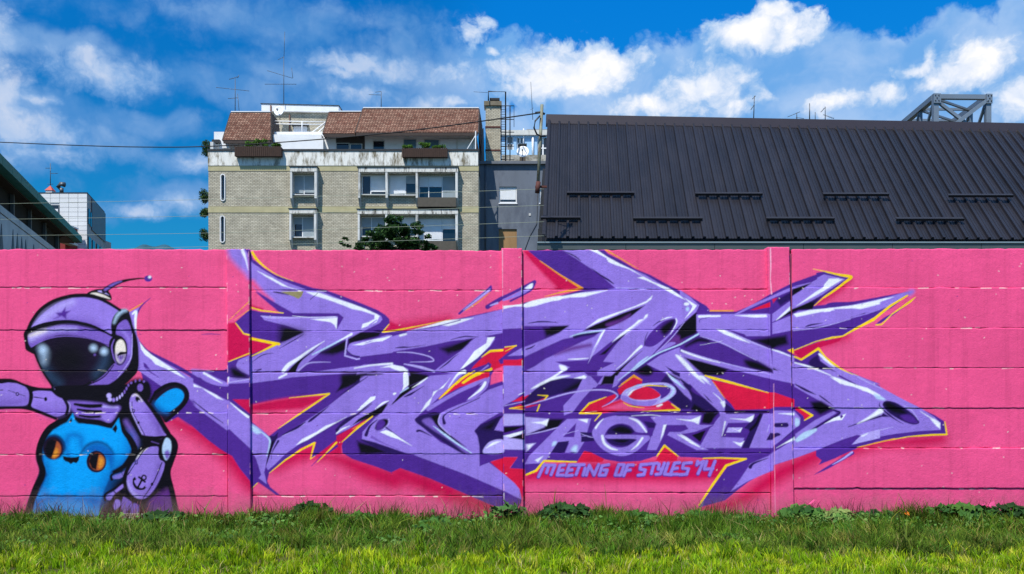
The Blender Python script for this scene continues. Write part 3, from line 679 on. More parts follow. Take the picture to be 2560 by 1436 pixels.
# spaceman
STROKES += '''
s B 2 a : 300,690 340,600 430,480 560,390 720,330 870,315 1000,330 1130,390 1260,470 1330,480 1370,530 1400,650 1425,740 1450,900 1460,1100 1400,1200 1250,1320 1000,1430 700,1450 560,1360 530,1260 450,1150 385,1000 350,950 275,910 262,830 250,740
q B 10 a : 1360,560,10 1400,680,20 1430,800,30 1430,1000,50 1400,1150,60
s L 3 a : 330,690 400,580 500,490 620,410 760,365 900,355 1050,385 1180,440 1250,490 1200,560 1170,660 1170,740 1000,660 850,620 700,610 520,640
q M 30 a : 390,640,30 470,560,60 600,470,60 760,400,40
q P 30 a : 620,600,20 850,600,40 1050,660,40
p U 6 a : 565,582 625,553 590,518 650,512 690,458 692,502 745,495 702,532 697,582 650,550
q B 1.5 a : 285,715,44 420,655,40 560,622,38 700,610,36 850,625,32 1000,665,26 1180,760,20
s P 2 a : 300,755 420,705 600,652 760,646 900,670 1050,712 1185,772 1160,855 1000,805 850,765 650,752 480,792 325,875
q M 20 a : 330,790,50 450,730,50 620,690,40 800,690,20
q E 16 a : 320,760,16 400,730,30 480,705,16
q P 1.5 a : 330,880,8 480,800,12 650,765,12 850,775,12 1000,815,12 1150,870,10
s J 2 a : 365,905 450,835 600,785 780,772 950,795 1100,845 1155,905 1150,1000 1080,1130 950,1240 800,1310 650,1300 540,1240 440,1100 385,980
q H 40 a : 440,930,50 460,1050,60 520,1160,90 620,1250,50
q H 40 a : 1120,950,40 1090,1060,60 1010,1170,40
q I 34 a : 440,890,20 470,950,50 470,1030,24
e I 20 a : 462,912,34,36
e I 16 a : 985,890,32,30
e I 16 a : 1098,925,32,32
e P 6 a : 1000,960,10,10
e B 70 a : 720,1010,200,170
s P 3 a : 1230,660 1330,590 1385,700 1395,850 1385,1000 1330,1110 1200,1240 1000,1330 700,1365 585,1335 580,1300 750,1320 950,1270 1100,1170 1210,1050 1270,1070 1330,1000 1340,850 1290,770 1225,740
q M 8 a : 590,1325,30 700,1350,40 850,1335,36 980,1285,10
q L 10 a : 1290,700,30 1360,800,30 1365,950,26
q B 2 a : 1200,1070,10 1100,1190,12 950,1270,12 760,1310,6
q M 2 a : 1395,740,4 1392,900,10 1370,1020,10 1240,1200,4
s B 2 a : 1150,870 1170,790 1240,760 1310,800 1342,900 1330,1010 1280,1072 1220,1050 1175,960
q P 2 a : 1205,800,8 1180,880,14 1200,990,12 1230,1050,6
s E 3 a : 1217,900 1232,830 1272,798 1312,830 1328,920 1310,1010 1270,1052 1228,1010
s P 20 a : 1225,960 1320,960 1300,1030 1265,1050
l B 1.5 a : 1243,965,14 1275,945,34 1330,940,22
l B 1.5 a : 1250,960,6 1246,990,6
l B 1.5 a : 1272,960,6 1268,1000,6
l B 1.5 a : 1292,960,6 1290,1000,6
l B 1.5 a : 1312,955,6 1308,995,6
s B 2 a : 1180,700 1185,590 1230,515 1300,478 1362,500 1350,550 1270,600 1230,680 1215,765 1190,765
q I 14 a : 1205,620,10 1240,545,22 1290,500,26 1330,492,14
q B 2 a : 1345,560,16 1400,690,8
s B 2 a : 915,325 1000,272 1120,272 1172,330 1172,385 1080,372
s E 3 a : 955,318 1010,305 1100,330 1165,372 1080,350
s M 2 a : 1030,290 1080,285 1150,330 1110,315
q B 2 a : 1100,285,54 1200,220,48 1320,178,28 1450,157,18 1535,155,12
q P 6 a : 1110,275,24 1200,215,24 1280,185,10
e U 2 a : 1565,156,42,33
e W 5 a : 1580,140,16,14
s B 3 b : 580,60 640,20 1440,0 1560,-20 1590,100 1560,180 1640,260 1700,340 1790,520 1850,620 1855,700 1800,850 1790,980 1865,1290 1890,1420 1890,1460 230,1460 255,1390 290,1250 360,1060 410,920 380,800 380,700 430,560 510,450 600,380 570,350 330,280 0,245 -200,240 -200,-40 0,-38 120,-38 260,20 540,53
s L 2 b : -200,0 0,-2 100,-12 230,10 290,60 308,130 290,215 200,235 0,230 -200,225
q P 40 b : -100,210,50 150,200,60 290,160,20
s L 2 b : 355,80 550,82 650,150 700,245 700,300 600,345 450,290 335,240 350,150
q P 40 b : 420,260,40 560,300,60 690,270,30
l B 1.5 b : -50,70,6 30,66,8
l B 1.5 b : 90,70,5 180,102,8 262,128,5
e B 1.5 b : 183,108,18,20
e L 1.5 b : 183,108,9,10
l B 1.5 b : 360,140,10 490,158,6
e B 1.5 b : 482,162,16,22
s P 10 b : 720,200 760,180 1000,195 1260,235 1230,320 1180,400 1080,385 830,350 770,290
q B 2 b : 790,215,26 930,235,40 1070,232,36
q B 2 b : 820,270,22 950,290,34 1065,292,30
q B 2 b : 840,335,20 950,350,26 1065,345,26
q M 8 b : 1090,240,20 1240,250,14
s L 12 b : 1080,330 1210,300 1250,270 1160,400 1090,380
q M 3 b : 700,180,6 740,220,8 730,300,4
s B 14 b : 1100,140 1250,50 1400,-50 1540,-40 1600,80 1570,190 1470,90 1330,130 1220,230 1130,220
e M 4 b : 1150,125,26,26
e M 4 b : 1160,165,22,20
e L 3 b : 1200,170,16,20
e M 2.5 b : 1235,160,10,20
e M 2.5 b : 1265,140,10,20
e M 2.5 b : 1290,115,10,20
e P 2.5 b : 1315,85,9,20
e P 2.5 b : 1335,50,9,18
e P 2.5 b : 1355,15,9,16
e P 2.5 b : 1385,-10,12,12
e P 2.5 b : 1430,-30,8,16
e P 2.5 b : 1475,-38,8,14
e P 2.5 b : 1520,-25,10,12
e P 3 b : 1480,40,30,40
s L 2 b : 1370,175 1400,112 1450,115 1520,190 1620,330 1720,500 1745,545 1520,545 1440,400 1380,280
q P 24 b : 1560,280,30 1660,440,60 1700,530,40
q E 8 b : 1400,130,8 1440,118,14 1500,185,6
q M 6 b : 1375,200,8 1400,320,14 1500,530,10
e B 3 b : 1455,165,24,34,-35
e M 3 b : 1470,185,12,12
q B 1.5 b : 1395,190,7 1400,290,8 1465,420,8 1530,545,8
e B 1.5 b : 1410,285,16,18
e L 1.5 b : 1410,285,8,9
e B 1.5 b : 1462,410,14,16
q P 20 b : 1330,400,30 1420,560,50 1440,640,30
q P 3 b : 1600,610,5 1700,640,4
s B 2 b : 1675,650 1740,558 1830,590 1835,700 1770,820 1700,770
s I 4 b : 1718,650 1752,572 1800,600 1806,700 1772,790 1745,802 1716,730
s P 8 b : 1735,730 1770,700 1795,740 1760,800
s L 2 b : 1665,665 1550,680 1440,790 1360,920 1340,1030 1370,1130 1430,1200 1510,1215 1600,1150 1690,1000 1740,850 1690,800 1670,740
q M 12 b : 1350,1030,12 1380,1120,22 1450,1190,20
q E 6 b : 1560,672,10 1480,740,16 1440,790,6
q P 26 b : 1690,850,20 1640,1020,40 1540,1170,40
q B 1.5 b : 1655,655,8 1540,680,12 1430,840,8 1350,960,12
q B 1.5 b : 1710,830,10 1620,1040,10 1510,1210,8
e B 1.5 b : 1440,830,18,22
e P 1.5 b : 1440,830,10,13
e B 1.5 b : 1605,1060,14,16
e B 1.5 b : 1520,990,30,32
e L 1.5 b : 1520,990,14,16
l B 1.5 b : 1500,1010,22 1450,1105,20
l B 1.5 b : 1468,985,22 1530,1035,22
q B 1.5 b : 1410,1000,8 1412,1050,24 1440,1095,30 1490,1112,24 1540,1095,10
p B 1.5 b : 1405,1030 1400,1005 1425,980 1440,1010
p B 1.5 b : 1535,1070 1535,1110 1505,1125 1510,1095
s L 3 b : 1190,1000 1200,968 1300,932 1345,880 1355,920 1320,960 1260,1000
l B 2 b : 1285,940,6 1300,975,6
s L 3 b : 1122,1215 1130,1175 1200,1135 1290,1062 1305,1090 1210,1165 1165,1225
l B 2 b : 1200,1130,12 1235,1170,12
s L 4 b : 1195,1290 1220,1225 1262,1230 1272,1280 1215,1335
s P 4 b : 1280,1320 1300,1195 1340,1200 1395,1260 1350,1340
s P 4 b : 1290,1400 1300,1330 1370,1380
s P 6 b : 1380,1400 1400,1270 1470,1290 1450,1400
s S 24 b : 1590,1220 1700,1150 1790,1130 1830,1350 1600,1350
q P 3 b : 1790,1080,4 1830,1200,8 1845,1320,6
s J 3 b : 1580,195 1650,90 1740,20 1850,-4 1950,40 1988,120 1955,210 1850,315 1750,405 1690,330
s N 3 b : 1635,205 1720,110 1830,52 1910,65 1942,130 1900,210 1800,290 1745,305 1680,275
q T 24 b : 1640,210,20 1690,270,40 1760,300,20
'''
# cat
STROKES += '''
p N 6 b : 500,560 560,490 640,440 710,405 768,312 800,395 830,420 940,422 1060,445 1180,475 1215,420 1253,365 1290,510 1350,590 1385,680 1350,770 1290,850 1170,920 1150,1000 1100,1120 1060,1250 1040,1400 340,1400 370,1230 450,1080 500,960 465,850 455,730 470,630
q T 60 b : 1370,560,40 1360,740,70 1250,880,60 1140,1000,60 1090,1140,50
q T 50 b : 460,800,30 500,940,40 450,1100,30
s T 40 b : 360,1200 700,1190 1050,1190 1040,1300 800,1230 500,1240 400,1330
q V 8 b : 470,1165,6 620,1182,8 800,1185,6
q T 30 b : 700,620,20 720,560,30 780,540,30 850,570,30 860,660,24
q T 30 b : 680,620,30 700,700,30 730,770,20
p B 2 b : 725,405 755,355 762,395 740,410
p B 2 b : 1185,480 1225,425 1240,470 1220,520
q V 14 b : 490,600,10 560,555,24 640,590,24 680,680,14
e V 8 b : 566,668,124,134
e J 2 b : 560,678,106,120
e A 3 b : 566,690,80,94
s O 16 b : 560,760 585,700 600,690 605,740 575,775
p B 3 b : 600,600 580,680 545,780 500,770 470,690 500,610 550,585
s T 22 b : 870,720 940,640 1040,620 1140,660 1210,750 1180,900 1100,780 950,730
q V 12 b : 850,740,10 920,650,18 1030,615,20 1130,650,14 1195,730,5
e J 2 b : 1018,822,106,116
e A 3 b : 1024,822,80,92
s O 18 b : 1050,790 1085,800 1080,850 1050,880
p B 3 b : 1030,730 1045,740 1015,910 970,890 938,820 960,750
p B 2 b : 664,762 705,772 750,776 800,774 838,764 832,808 806,838 775,828 748,848 722,828 690,818 668,796
'''
# small lettering: shadow strokes first, then the lilac ones
_LET = ('185,1005 240,888 350,890 310,985;290,892 265,965;445,888 400,892 370,990 432,990;390,945 430,940;535,886 492,890 457,995 522,990;480,942 520,938;'
        '545,888 640,885;595,890 560,985;650,920 630,990;662,990 692,890 738,990 785,885;885,885 820,895 790,990 850,990 870,938 835,940;'
        '985,885 950,990 1005,990 1040,885 985,885;1130,888 1075,888 1035,995;1060,942 1100,938;1270,880 1205,885 1198,930 1250,938 1235,985 1178,990;'
        '1290,876 1370,870;1335,880 1310,975;1388,880 1378,930 1420,930;1440,870 1400,978 1355,982;1478,870 1440,980 1510,985;'
        '1592,865 1542,870 1500,980 1570,980;1530,925 1570,920;1710,865 1632,870 1622,920 1680,926 1662,980 1592,985;1772,852 1764,888;'
        '1785,872 1832,852 1775,975;1862,850 1838,930 1922,925;1945,850 1890,990')
for _col, _w, _dx, _dy in (('U', 38, -3, 6), ('L', 29, 0, 0)):
    for _s in _LET.split(';'):
        STROKES += 'l %s 1.5 h : ' % _col + ' '.join('%d,%d,%d' % (int(p.split(',')[0]) + _dx, int(p.split(',')[1]) + _dy, _w) for p in _s.split()) + '\n'
# bare render where the paint has come off, and flaked paint along the joints
STROKES += '''
p G 1.2 c : 880,515 1112,512 1095,560 1062,590 1010,565 950,545
l B 3 c : 815,520,10 880,530,14 960,548,6
l B 1.5 c : 1180,595,6 1255,530,4
q S 3 c : 100,945,5 180,938,10 280,945,4
'''
STROKES += '''
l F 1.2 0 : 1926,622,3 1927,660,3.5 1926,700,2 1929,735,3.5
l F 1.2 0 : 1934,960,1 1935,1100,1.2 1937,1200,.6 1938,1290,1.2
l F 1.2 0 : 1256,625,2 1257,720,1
'''  # pale lines on the post edges: sunlight on their side faces, painted in
STROKES += '''
p B 7 c : 930,880 1010,895 1105,918 960,990 890,1005
p B 6 c : 1380,1090 1530,1008 1524,1090 1440,1125
p B 8 c : 1560,1420 1740,1335 1640,1345 1540,1400
p B 6 e : 930,1060 1112,990 1020,1085 940,1110
p B 7 f : -20,690 100,700 260,765 60,775
p B 6 g : 300,870 478,860 390,920 300,950
p B 6 g : 1660,830 1752,745 1754,890 1640,940
q D 1.5 c : 870,1085,3 1000,1010,10 1110,945,4
q D 1.5 c : 600,1220,3 700,1150,9 810,1130,4
q D 1.5 c : 620,1300,4 690,1290,9 640,1310,6
q D 1.5 e : 350,1078,4 430,1070,16 500,1070,8 650,1048,3
q D 1.5 e : 910,995,4 1040,965,12 1180,970,5
q D 1.5 e : 790,1290,3 870,1230,14 930,1175,8 980,1140,3
q D 1.5 g : 85,832,4 180,818,14 290,818,10 380,828,3
q D 1.5 g : 60,1092,10 110,1075,14 150,1050,4
q D 1.5 g : 430,110,4 540,160,12 605,210,5
q D 1.5 g : 715,285,4 800,350,14 880,400,18 935,440,8
q D 1.5 g : 1620,684,5 1622,686,5
q D 1.5 h : 1000,400,3 970,395,8 1110,400,3
q M 1.5 g : 1640,820,4 1500,990,8 1350,1130,3
q W 1.5 c : 1000,760,3 1200,772,5 1430,768,5
q W 1.5 i : 200,1050,2 420,1010,2
q M 1.5 i : 200,960,5 420,1030,10 600,1120,10 760,1200,6
q M 1.5 i : 80,1120,8 300,1190,10 600,1270,8 900,1340,6
'''
# black outlines closed again over the soft shading
STROKES += '''
q B 2 b : 600,400,30 520,470,60 455,570,66 415,690,64 415,800,60 448,905,64 440,985,66 385,1090,70 335,1230,70 300,1360,70
q B 2 b : 600,395,20 690,375,36 745,320,20
q B 2 b : 805,370,30 900,395,52 1040,410,54 1160,440,44 1215,390,26 1245,350,10
q B 2 b : 1275,390,20 1310,500,44 1370,580,60 1420,690,70 1400,800,60
q B 4 b : 1390,760,60 1310,870,50 1200,930,30
q B 2 b : -60,-42,24 120,-40,26 260,14,28 400,52,28 560,60,30
q B 2 b : -60,258,30 200,252,30 330,268,36 450,312,34 590,368,30
q B 2 b : 305,40,20 330,110,40 318,200,36 300,245,20
q B 2 b : 690,150,10 715,240,26 700,320,30
q B 2 b : 1395,90,20 1352,130,34 1345,250,34 1410,410,40 1490,560,34
q B 2 b : 1470,95,24 1580,230,36 1690,390,44 1775,520,50
q B 2 b : 1770,520,40 1845,610,50 1850,700,54 1805,830,56 1775,950,56 1820,1150,56 1865,1380,60
q B 2 b : 1520,560,30 1640,570,30 1720,560,26
q B 2 b : 1600,650,20 1500,680,34 1400,800,36 1325,950,38 1318,1060,36 1350,1160,36 1440,1228,36 1530,1235,30
q B 2 b : 1540,1232,30 1650,1130,36 1730,970,36 1760,850,36
q B 2 b : 1180,1010,30 1180,960,20 1290,915,18
q B 2 b : 1110,1230,26 1110,1170,24 1200,1110,20 1290,1045,20
q B 2 b : 1190,1340,20 1180,1260,20 1220,1205,18 1280,1215,20 1300,1180,18 1400,1240,20
q B 2 b : 1640,90,34 1745,22,38 1850,0,40 1945,42,44 1978,125,44 1945,210,40 1850,310,36 1750,395,30
q B 2 b : 1640,90,30 1585,195,24
q B 2 a : 292,705,36 340,600,36 430,482,36 560,395,36 720,345,36 870,330,36 1000,345,36 1130,405,34 1265,488,30
q B 2 a : 268,730,36 280,830,38 310,905,40 355,935,34
q B 2 a : 362,930,20 400,1030,22 460,1150,22 550,1285,24
q B 2 a : 555,1340,26 640,1395,40 800,1408,44 1000,1372,44 1200,1275,44 1340,1140,40
q B 2 a : 1405,700,16 1430,800,36 1440,950,44 1430,1100,40 1350,1160,20
q B 1.5 a : 320,700,34 470,648,38 620,618,38 760,612,34 900,640,28 1050,690,22 1185,765,16
'''
STROKES += '''
q I 4 h : 1440,90,8 1530,130,22 1500,200,22 1400,260,10
q I 3 h : 1060,170,6 1150,105,12 1280,80,8
'''
_rng = random.Random(7)
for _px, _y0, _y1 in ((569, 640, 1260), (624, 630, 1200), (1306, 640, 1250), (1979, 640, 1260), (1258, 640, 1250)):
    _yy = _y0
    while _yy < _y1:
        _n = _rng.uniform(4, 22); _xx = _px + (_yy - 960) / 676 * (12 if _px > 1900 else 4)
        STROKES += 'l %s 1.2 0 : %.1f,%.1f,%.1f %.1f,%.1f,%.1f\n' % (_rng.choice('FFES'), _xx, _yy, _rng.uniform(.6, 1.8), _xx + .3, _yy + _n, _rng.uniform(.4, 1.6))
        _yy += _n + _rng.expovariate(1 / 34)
for _x0, _x1, _ys in ((-100, 566, (720, 927, 1032, 1136)), (628, 1252, (727, 1035, 1241)), (1310, 1922, (1030,)), (1984, 2590, (720, 820, 921, 1020, 1120, 1222))):
    for _yy in _ys:
        _x = _x0 + _rng.uniform(0, 60)
        while _x < _x1:
            _n = _rng.uniform(4, 30)
            if _rng.random() < .6:
                STROKES += 'l E 1.2 0 : %.1f,%.1f,%.1f %.1f,%.1f,%.1f\n' % (_x, _yy + _rng.uniform(-1, 2), _rng.uniform(.8, 2.4), min(_x + _n, _x1), _yy + _rng.uniform(-1, 2), _rng.uniform(.6, 2.2))
            _x += _n + _rng.expovariate(1 / 38)
for _i in range(260):
    _x, _yy = _rng.uniform(-100, 2590), _rng.uniform(630, 1290)
    _c = _rng.choice('EES')
    STROKES += 'l %s 1.2 0 : %.1f,%.1f,%.1f %.1f,%.1f,1\n' % (_c, _x, _yy, _rng.uniform(.8, 2.2), _x + _rng.uniform(-3, 3), _yy + _rng.uniform(-2, 2))

# ---- rasteriser (numpy, analytic edge coverage) -----------------------------
def _srgb(c):
    c = np.asarray(c, dtype=np.float64) / 255.0
    return np.where(c <= 0.04045, c / 12.92, ((c + 0.055) / 1.055) ** 2.4)
def _smooth(pts, closed, n=6):
    P = np.asarray(pts, float); m = len(P); out = []
    rng = range(m) if closed else range(m - 1)
    for i in rng:
        if closed: a, b, c, d = P[(i - 1) % m], P[i], P[(i + 1) % m], P[(i + 2) % m]
        else: a, b, c, d = P[max(i - 1, 0)], P[i], P[i + 1], P[min(i + 2, m - 1)]
        for t in np.linspace(0, 1, n, endpoint=False):
            out.append(0.5 * (2 * b + (c - a) * t + (2 * a - 5 * b + 4 * c - d) * t * t + (3 * b - a - 3 * c + d) * t ** 3))
    if not closed: out.append(P[-1])
    return np.array(out)
def paint_mural(scale=0.8, y0=600, x0=-140, W=2860, H=730):
    w, h = int(W * scale), int(H * scale)
    img = np.empty((h, w, 3), np.float32); img[:] = _srgb(PAINT['K'])
    for line in STROKES.strip().split('\n'):
        if not line.strip(): continue
        head, body = line.split(':'); kind, col, soft, sh = head.split(); soft = float(soft)
        ox, oy, s = SHEET[sh]
        V = [[float(t) for t in p.split(',')] for p in body.split()]
        color = _srgb(PAINT[col]).astype(np.float32)
        if kind == 'e':
            cx, cy, rx, ry = V[0][:4]; ang = math.radians(V[0][4]) if len(V[0]) > 4 else 0
            V = [[cx + rx * math.cos(a) * math.cos(ang) - ry * math.sin(a) * math.sin(ang), cy + rx * math.cos(a) * math.sin(ang) + ry * math.sin(a) * math.cos(ang)] for a in np.linspace(0, 2 * math.pi, 28, endpoint=False)]
            kind = 'p'
        if kind in 'lq':
            last = 8.0
            for v in V:
                if len(v) < 3: v.append(last)
                last = v[2]
        V = np.array(V, float)
        V[:, 0] = ((ox + V[:, 0] / s) - x0) * scale; V[:, 1] = ((oy + V[:, 1] / s) - y0) * scale
        if kind in 'lq': V[:, 2] *= 0.5 * scale / s
        if kind in 'sq': V = _smooth(V, kind == 's')
        soft = max(soft * scale, 0.9)
        pad = soft + 2 + (V[:, 2].max() if kind in 'lq' else 0)
        a0, a1 = int(max(V[:, 0].min() - pad, 0)), int(min(V[:, 0].max() + pad + 1, w))
        b0, b1 = int(max(V[:, 1].min() - pad, 0)), int(min(V[:, 1].max() + pad + 1, h))
        if a1 <= a0 or b1 <= b0: continue
        X, Y = np.meshgrid(np.arange(a0, a1, dtype=np.float32) + .5, np.arange(b0, b1, dtype=np.float32) + .5)
        if kind in 'lq':
            sd = np.full(X.shape, 1e9, np.float32)
            for p, q in zip(V[:-1], V[1:]):
                dx, dy = q[0] - p[0], q[1] - p[1]; L2 = dx * dx + dy * dy + 1e-9
                t = np.clip(((X - p[0]) * dx + (Y - p[1]) * dy) / L2, 0, 1)
                sd = np.minimum(sd, np.hypot(X - p[0] - t * dx, Y - p[1] - t * dy) - (p[2] + t * (q[2] - p[2])))
        else:
            d2 = np.full(X.shape, 1e18, np.float32); inside = np.zeros(X.shape, bool)
            for p, q in zip(V, np.roll(V, -1, 0)):
                dx, dy = q[0] - p[0], q[1] - p[1]; L2 = dx * dx + dy * dy + 1e-9
                t = np.clip(((X - p[0]) * dx + (Y - p[1]) * dy) / L2, 0, 1)
                d2 = np.minimum(d2, (X - p[0] - t * dx) ** 2 + (Y - p[1] - t * dy) ** 2)
                if abs(dy) > 1e-9:
                    c = (p[1] > Y) != (q[1] > Y)
                    inside ^= c & (X < dx * (Y - p[1]) / dy + p[0])
            sd = np.sqrt(d2); sd = np.where(inside, -sd, sd)
        al = np.clip(0.5 - sd / soft, 0, 1)
        if soft > 3: al = al * al * (3 - 2 * al)
        al = al[..., None].astype(np.float32)
        reg = img[b0:b1, a0:a1]
        img[b0:b1, a0:a1] = reg * (1 - al) + color * al
    return img

# ---------------------------------------------------------------- helpers
def lin(c): return tuple(((x / 255 + .055) / 1.055) ** 2.4 if x > 10 else x / 255 / 12.92 for x in c)
MATS = {}
def mat(name, col, rough=0.7, var=0.12, scale=6.0, bump=0.0, bscale=40.0, metal=0.0, spec=0.4, stretch=(1, 1, 1), col2=None, lo=.45, hi=.6, stain=None):
    """plain painted/mineral surface: base colour with two octaves of mottling, optional second colour in patches, optional relief"""
    if name in MATS: return MATS[name]
    m = bpy.data.materials.new(name); m.use_nodes = True; t = m.node_tree; n = t.nodes; b = n['Principled BSDF']
    b.inputs['Roughness'].default_value = rough; b.inputs['Metallic'].default_value = metal; b.inputs['Specular IOR Level'].default_value = spec
    tcn = n.new('ShaderNodeTexCoord'); mp = n.new('ShaderNodeMapping'); mp.inputs['Scale'].default_value = stretch
    t.links.new(tcn.outputs['Object'], mp.inputs[0])
    nz = n.new('ShaderNodeTexNoise'); nz.inputs['Scale'].default_value = scale; nz.inputs['Detail'].default_value = 8; nz.inputs['Roughness'].default_value = .65
    t.links.new(mp.outputs[0], nz.inputs['Vector'])
    c = lin(col)
    r = n.new('ShaderNodeValToRGB'); r.color_ramp.elements[0].position = .25; r.color_ramp.elements[1].position = .75
    r.color_ramp.elements[0].color = (*[x * (1 - var * 1.6) for x in c], 1); r.color_ramp.elements[1].color = (*[min(x * (1 + var), .95) for x in c], 1)
    t.links.new(nz.outputs[0], r.inputs[0]); out = r.outputs[0]
    if col2:
        nz2 = n.new('ShaderNodeTexNoise'); nz2.inputs['Scale'].default_value = scale * .7; nz2.inputs['Detail'].default_value = 10; nz2.inputs['Roughness'].default_value = .7
        mp2 = n.new('ShaderNodeMapping'); mp2.inputs['Scale'].default_value = stretch; mp2.inputs['Location'].default_value = (13, 5, 9)
        t.links.new(tcn.outputs['Object'], mp2.inputs[0]); t.links.new(mp2.outputs[0], nz2.inputs['Vector'])
        rr = n.new('ShaderNodeMapRange'); rr.inputs['From Min'].default_value = lo; rr.inputs['From Max'].default_value = hi
        t.links.new(nz2.outputs[0], rr.inputs['Value'])
        mx = n.new('ShaderNodeMix'); mx.data_type = 'RGBA'; t.links.new(rr.outputs[0], mx.inputs[0]); t.links.new(out, mx.inputs[6]); mx.inputs[7].default_value = (*lin(col2), 1); out = mx.outputs[2]
    t.links.new(out, b.inputs['Base Color'])
    if bump:
        bz = n.new('ShaderNodeTexNoise'); bz.inputs['Scale'].default_value = bscale; bz.inputs['Detail'].default_value = 6
        t.links.new(mp.outputs[0], bz.inputs['Vector'])
        bp = n.new('ShaderNodeBump'); bp.inputs['Strength'].default_value = bump; bp.inputs['Distance'].default_value = .02
        t.links.new(bz.outputs[0], bp.inputs['Height']); t.links.new(bp.outputs[0], b.inputs['Normal'])
    MATS[name] = m; return m
def brickmat(name, c1, c2, mortar, bw, bh, ms=.012, bump=.4, rough=.85, var=.5, offset=.5):
    """masonry or shingles too far off to be told apart: courses laid in the surface's own x-z plane"""
    if name in MATS: return MATS[name]
    m = bpy.data.materials.new(name); m.use_nodes = True; t = m.node_tree; n = t.nodes; b = n['Principled BSDF']; b.inputs['Roughness'].default_value = rough; b.inputs['Specular IOR Level'].default_value = .2
    tcn = n.new('ShaderNodeTexCoord'); s = n.new('ShaderNodeSeparateXYZ'); cb = n.new('ShaderNodeCombineXYZ'); ad = n.new('ShaderNodeMath'); ad.operation = 'ADD'
    t.links.new(tcn.outputs['Object'], s.inputs[0]); t.links.new(s.outputs[0], ad.inputs[0]); t.links.new(s.outputs[1], ad.inputs[1]); t.links.new(ad.outputs[0], cb.inputs[0]); t.links.new(s.outputs[2], cb.inputs[1])
    bt = n.new('ShaderNodeTexBrick'); bt.offset = offset
    bt.inputs['Color1'].default_value = (*lin(c1), 1); bt.inputs['Color2'].default_value = (*lin(c2), 1); bt.inputs['Mortar'].default_value = (*lin(mortar), 1)
    bt.inputs['Scale'].default_value = 1; bt.inputs['Brick Width'].default_value = bw; bt.inputs['Row Height'].default_value = bh; bt.inputs['Mortar Size'].default_value = ms; bt.inputs['Bias'].default_value = 0
    t.links.new(cb.outputs[0], bt.inputs['Vector'])
    nz = n.new('ShaderNodeTexNoise'); nz.inputs['Scale'].default_value = 1.3; nz.inputs['Detail'].default_value = 9; nz.inputs['Roughness'].default_value = .7; t.links.new(tcn.outputs['Object'], nz.inputs['Vector'])
    mr = n.new('ShaderNodeMapRange'); mr.inputs['From Min'].default_value = .3; mr.inputs['From Max'].default_value = .7; mr.inputs['To Min'].default_value = 1 - var * .5; mr.inputs['To Max'].default_value = 1 + var * .35
    t.links.new(nz.outputs[0], mr.inputs['Value'])
    mx = n.new('ShaderNodeMix'); mx.data_type = 'RGBA'; mx.blend_type = 'MULTIPLY'; mx.inputs[0].default_value = 1
    t.links.new(bt.outputs[0], mx.inputs[6]); t.links.new(mr.outputs[0], mx.inputs[7]); t.links.new(mx.outputs[2], b.inputs['Base Color'])
    bp = n.new('ShaderNodeBump'); bp.inputs['Strength'].default_value = bump; bp.inputs['Distance'].default_value = .02; bp.invert = True
    t.links.new(bt.outputs['Fac'], bp.inputs['Height']); t.links.new(bp.outputs[0], b.inputs['Normal'])
    MATS[name] = m; return m
def glass(name, col=(40, 60, 75), rough=.06):
    if name in MATS: return MATS[name]
    m = mat(name, col, rough, .15, 1.5, spec=.8); return m

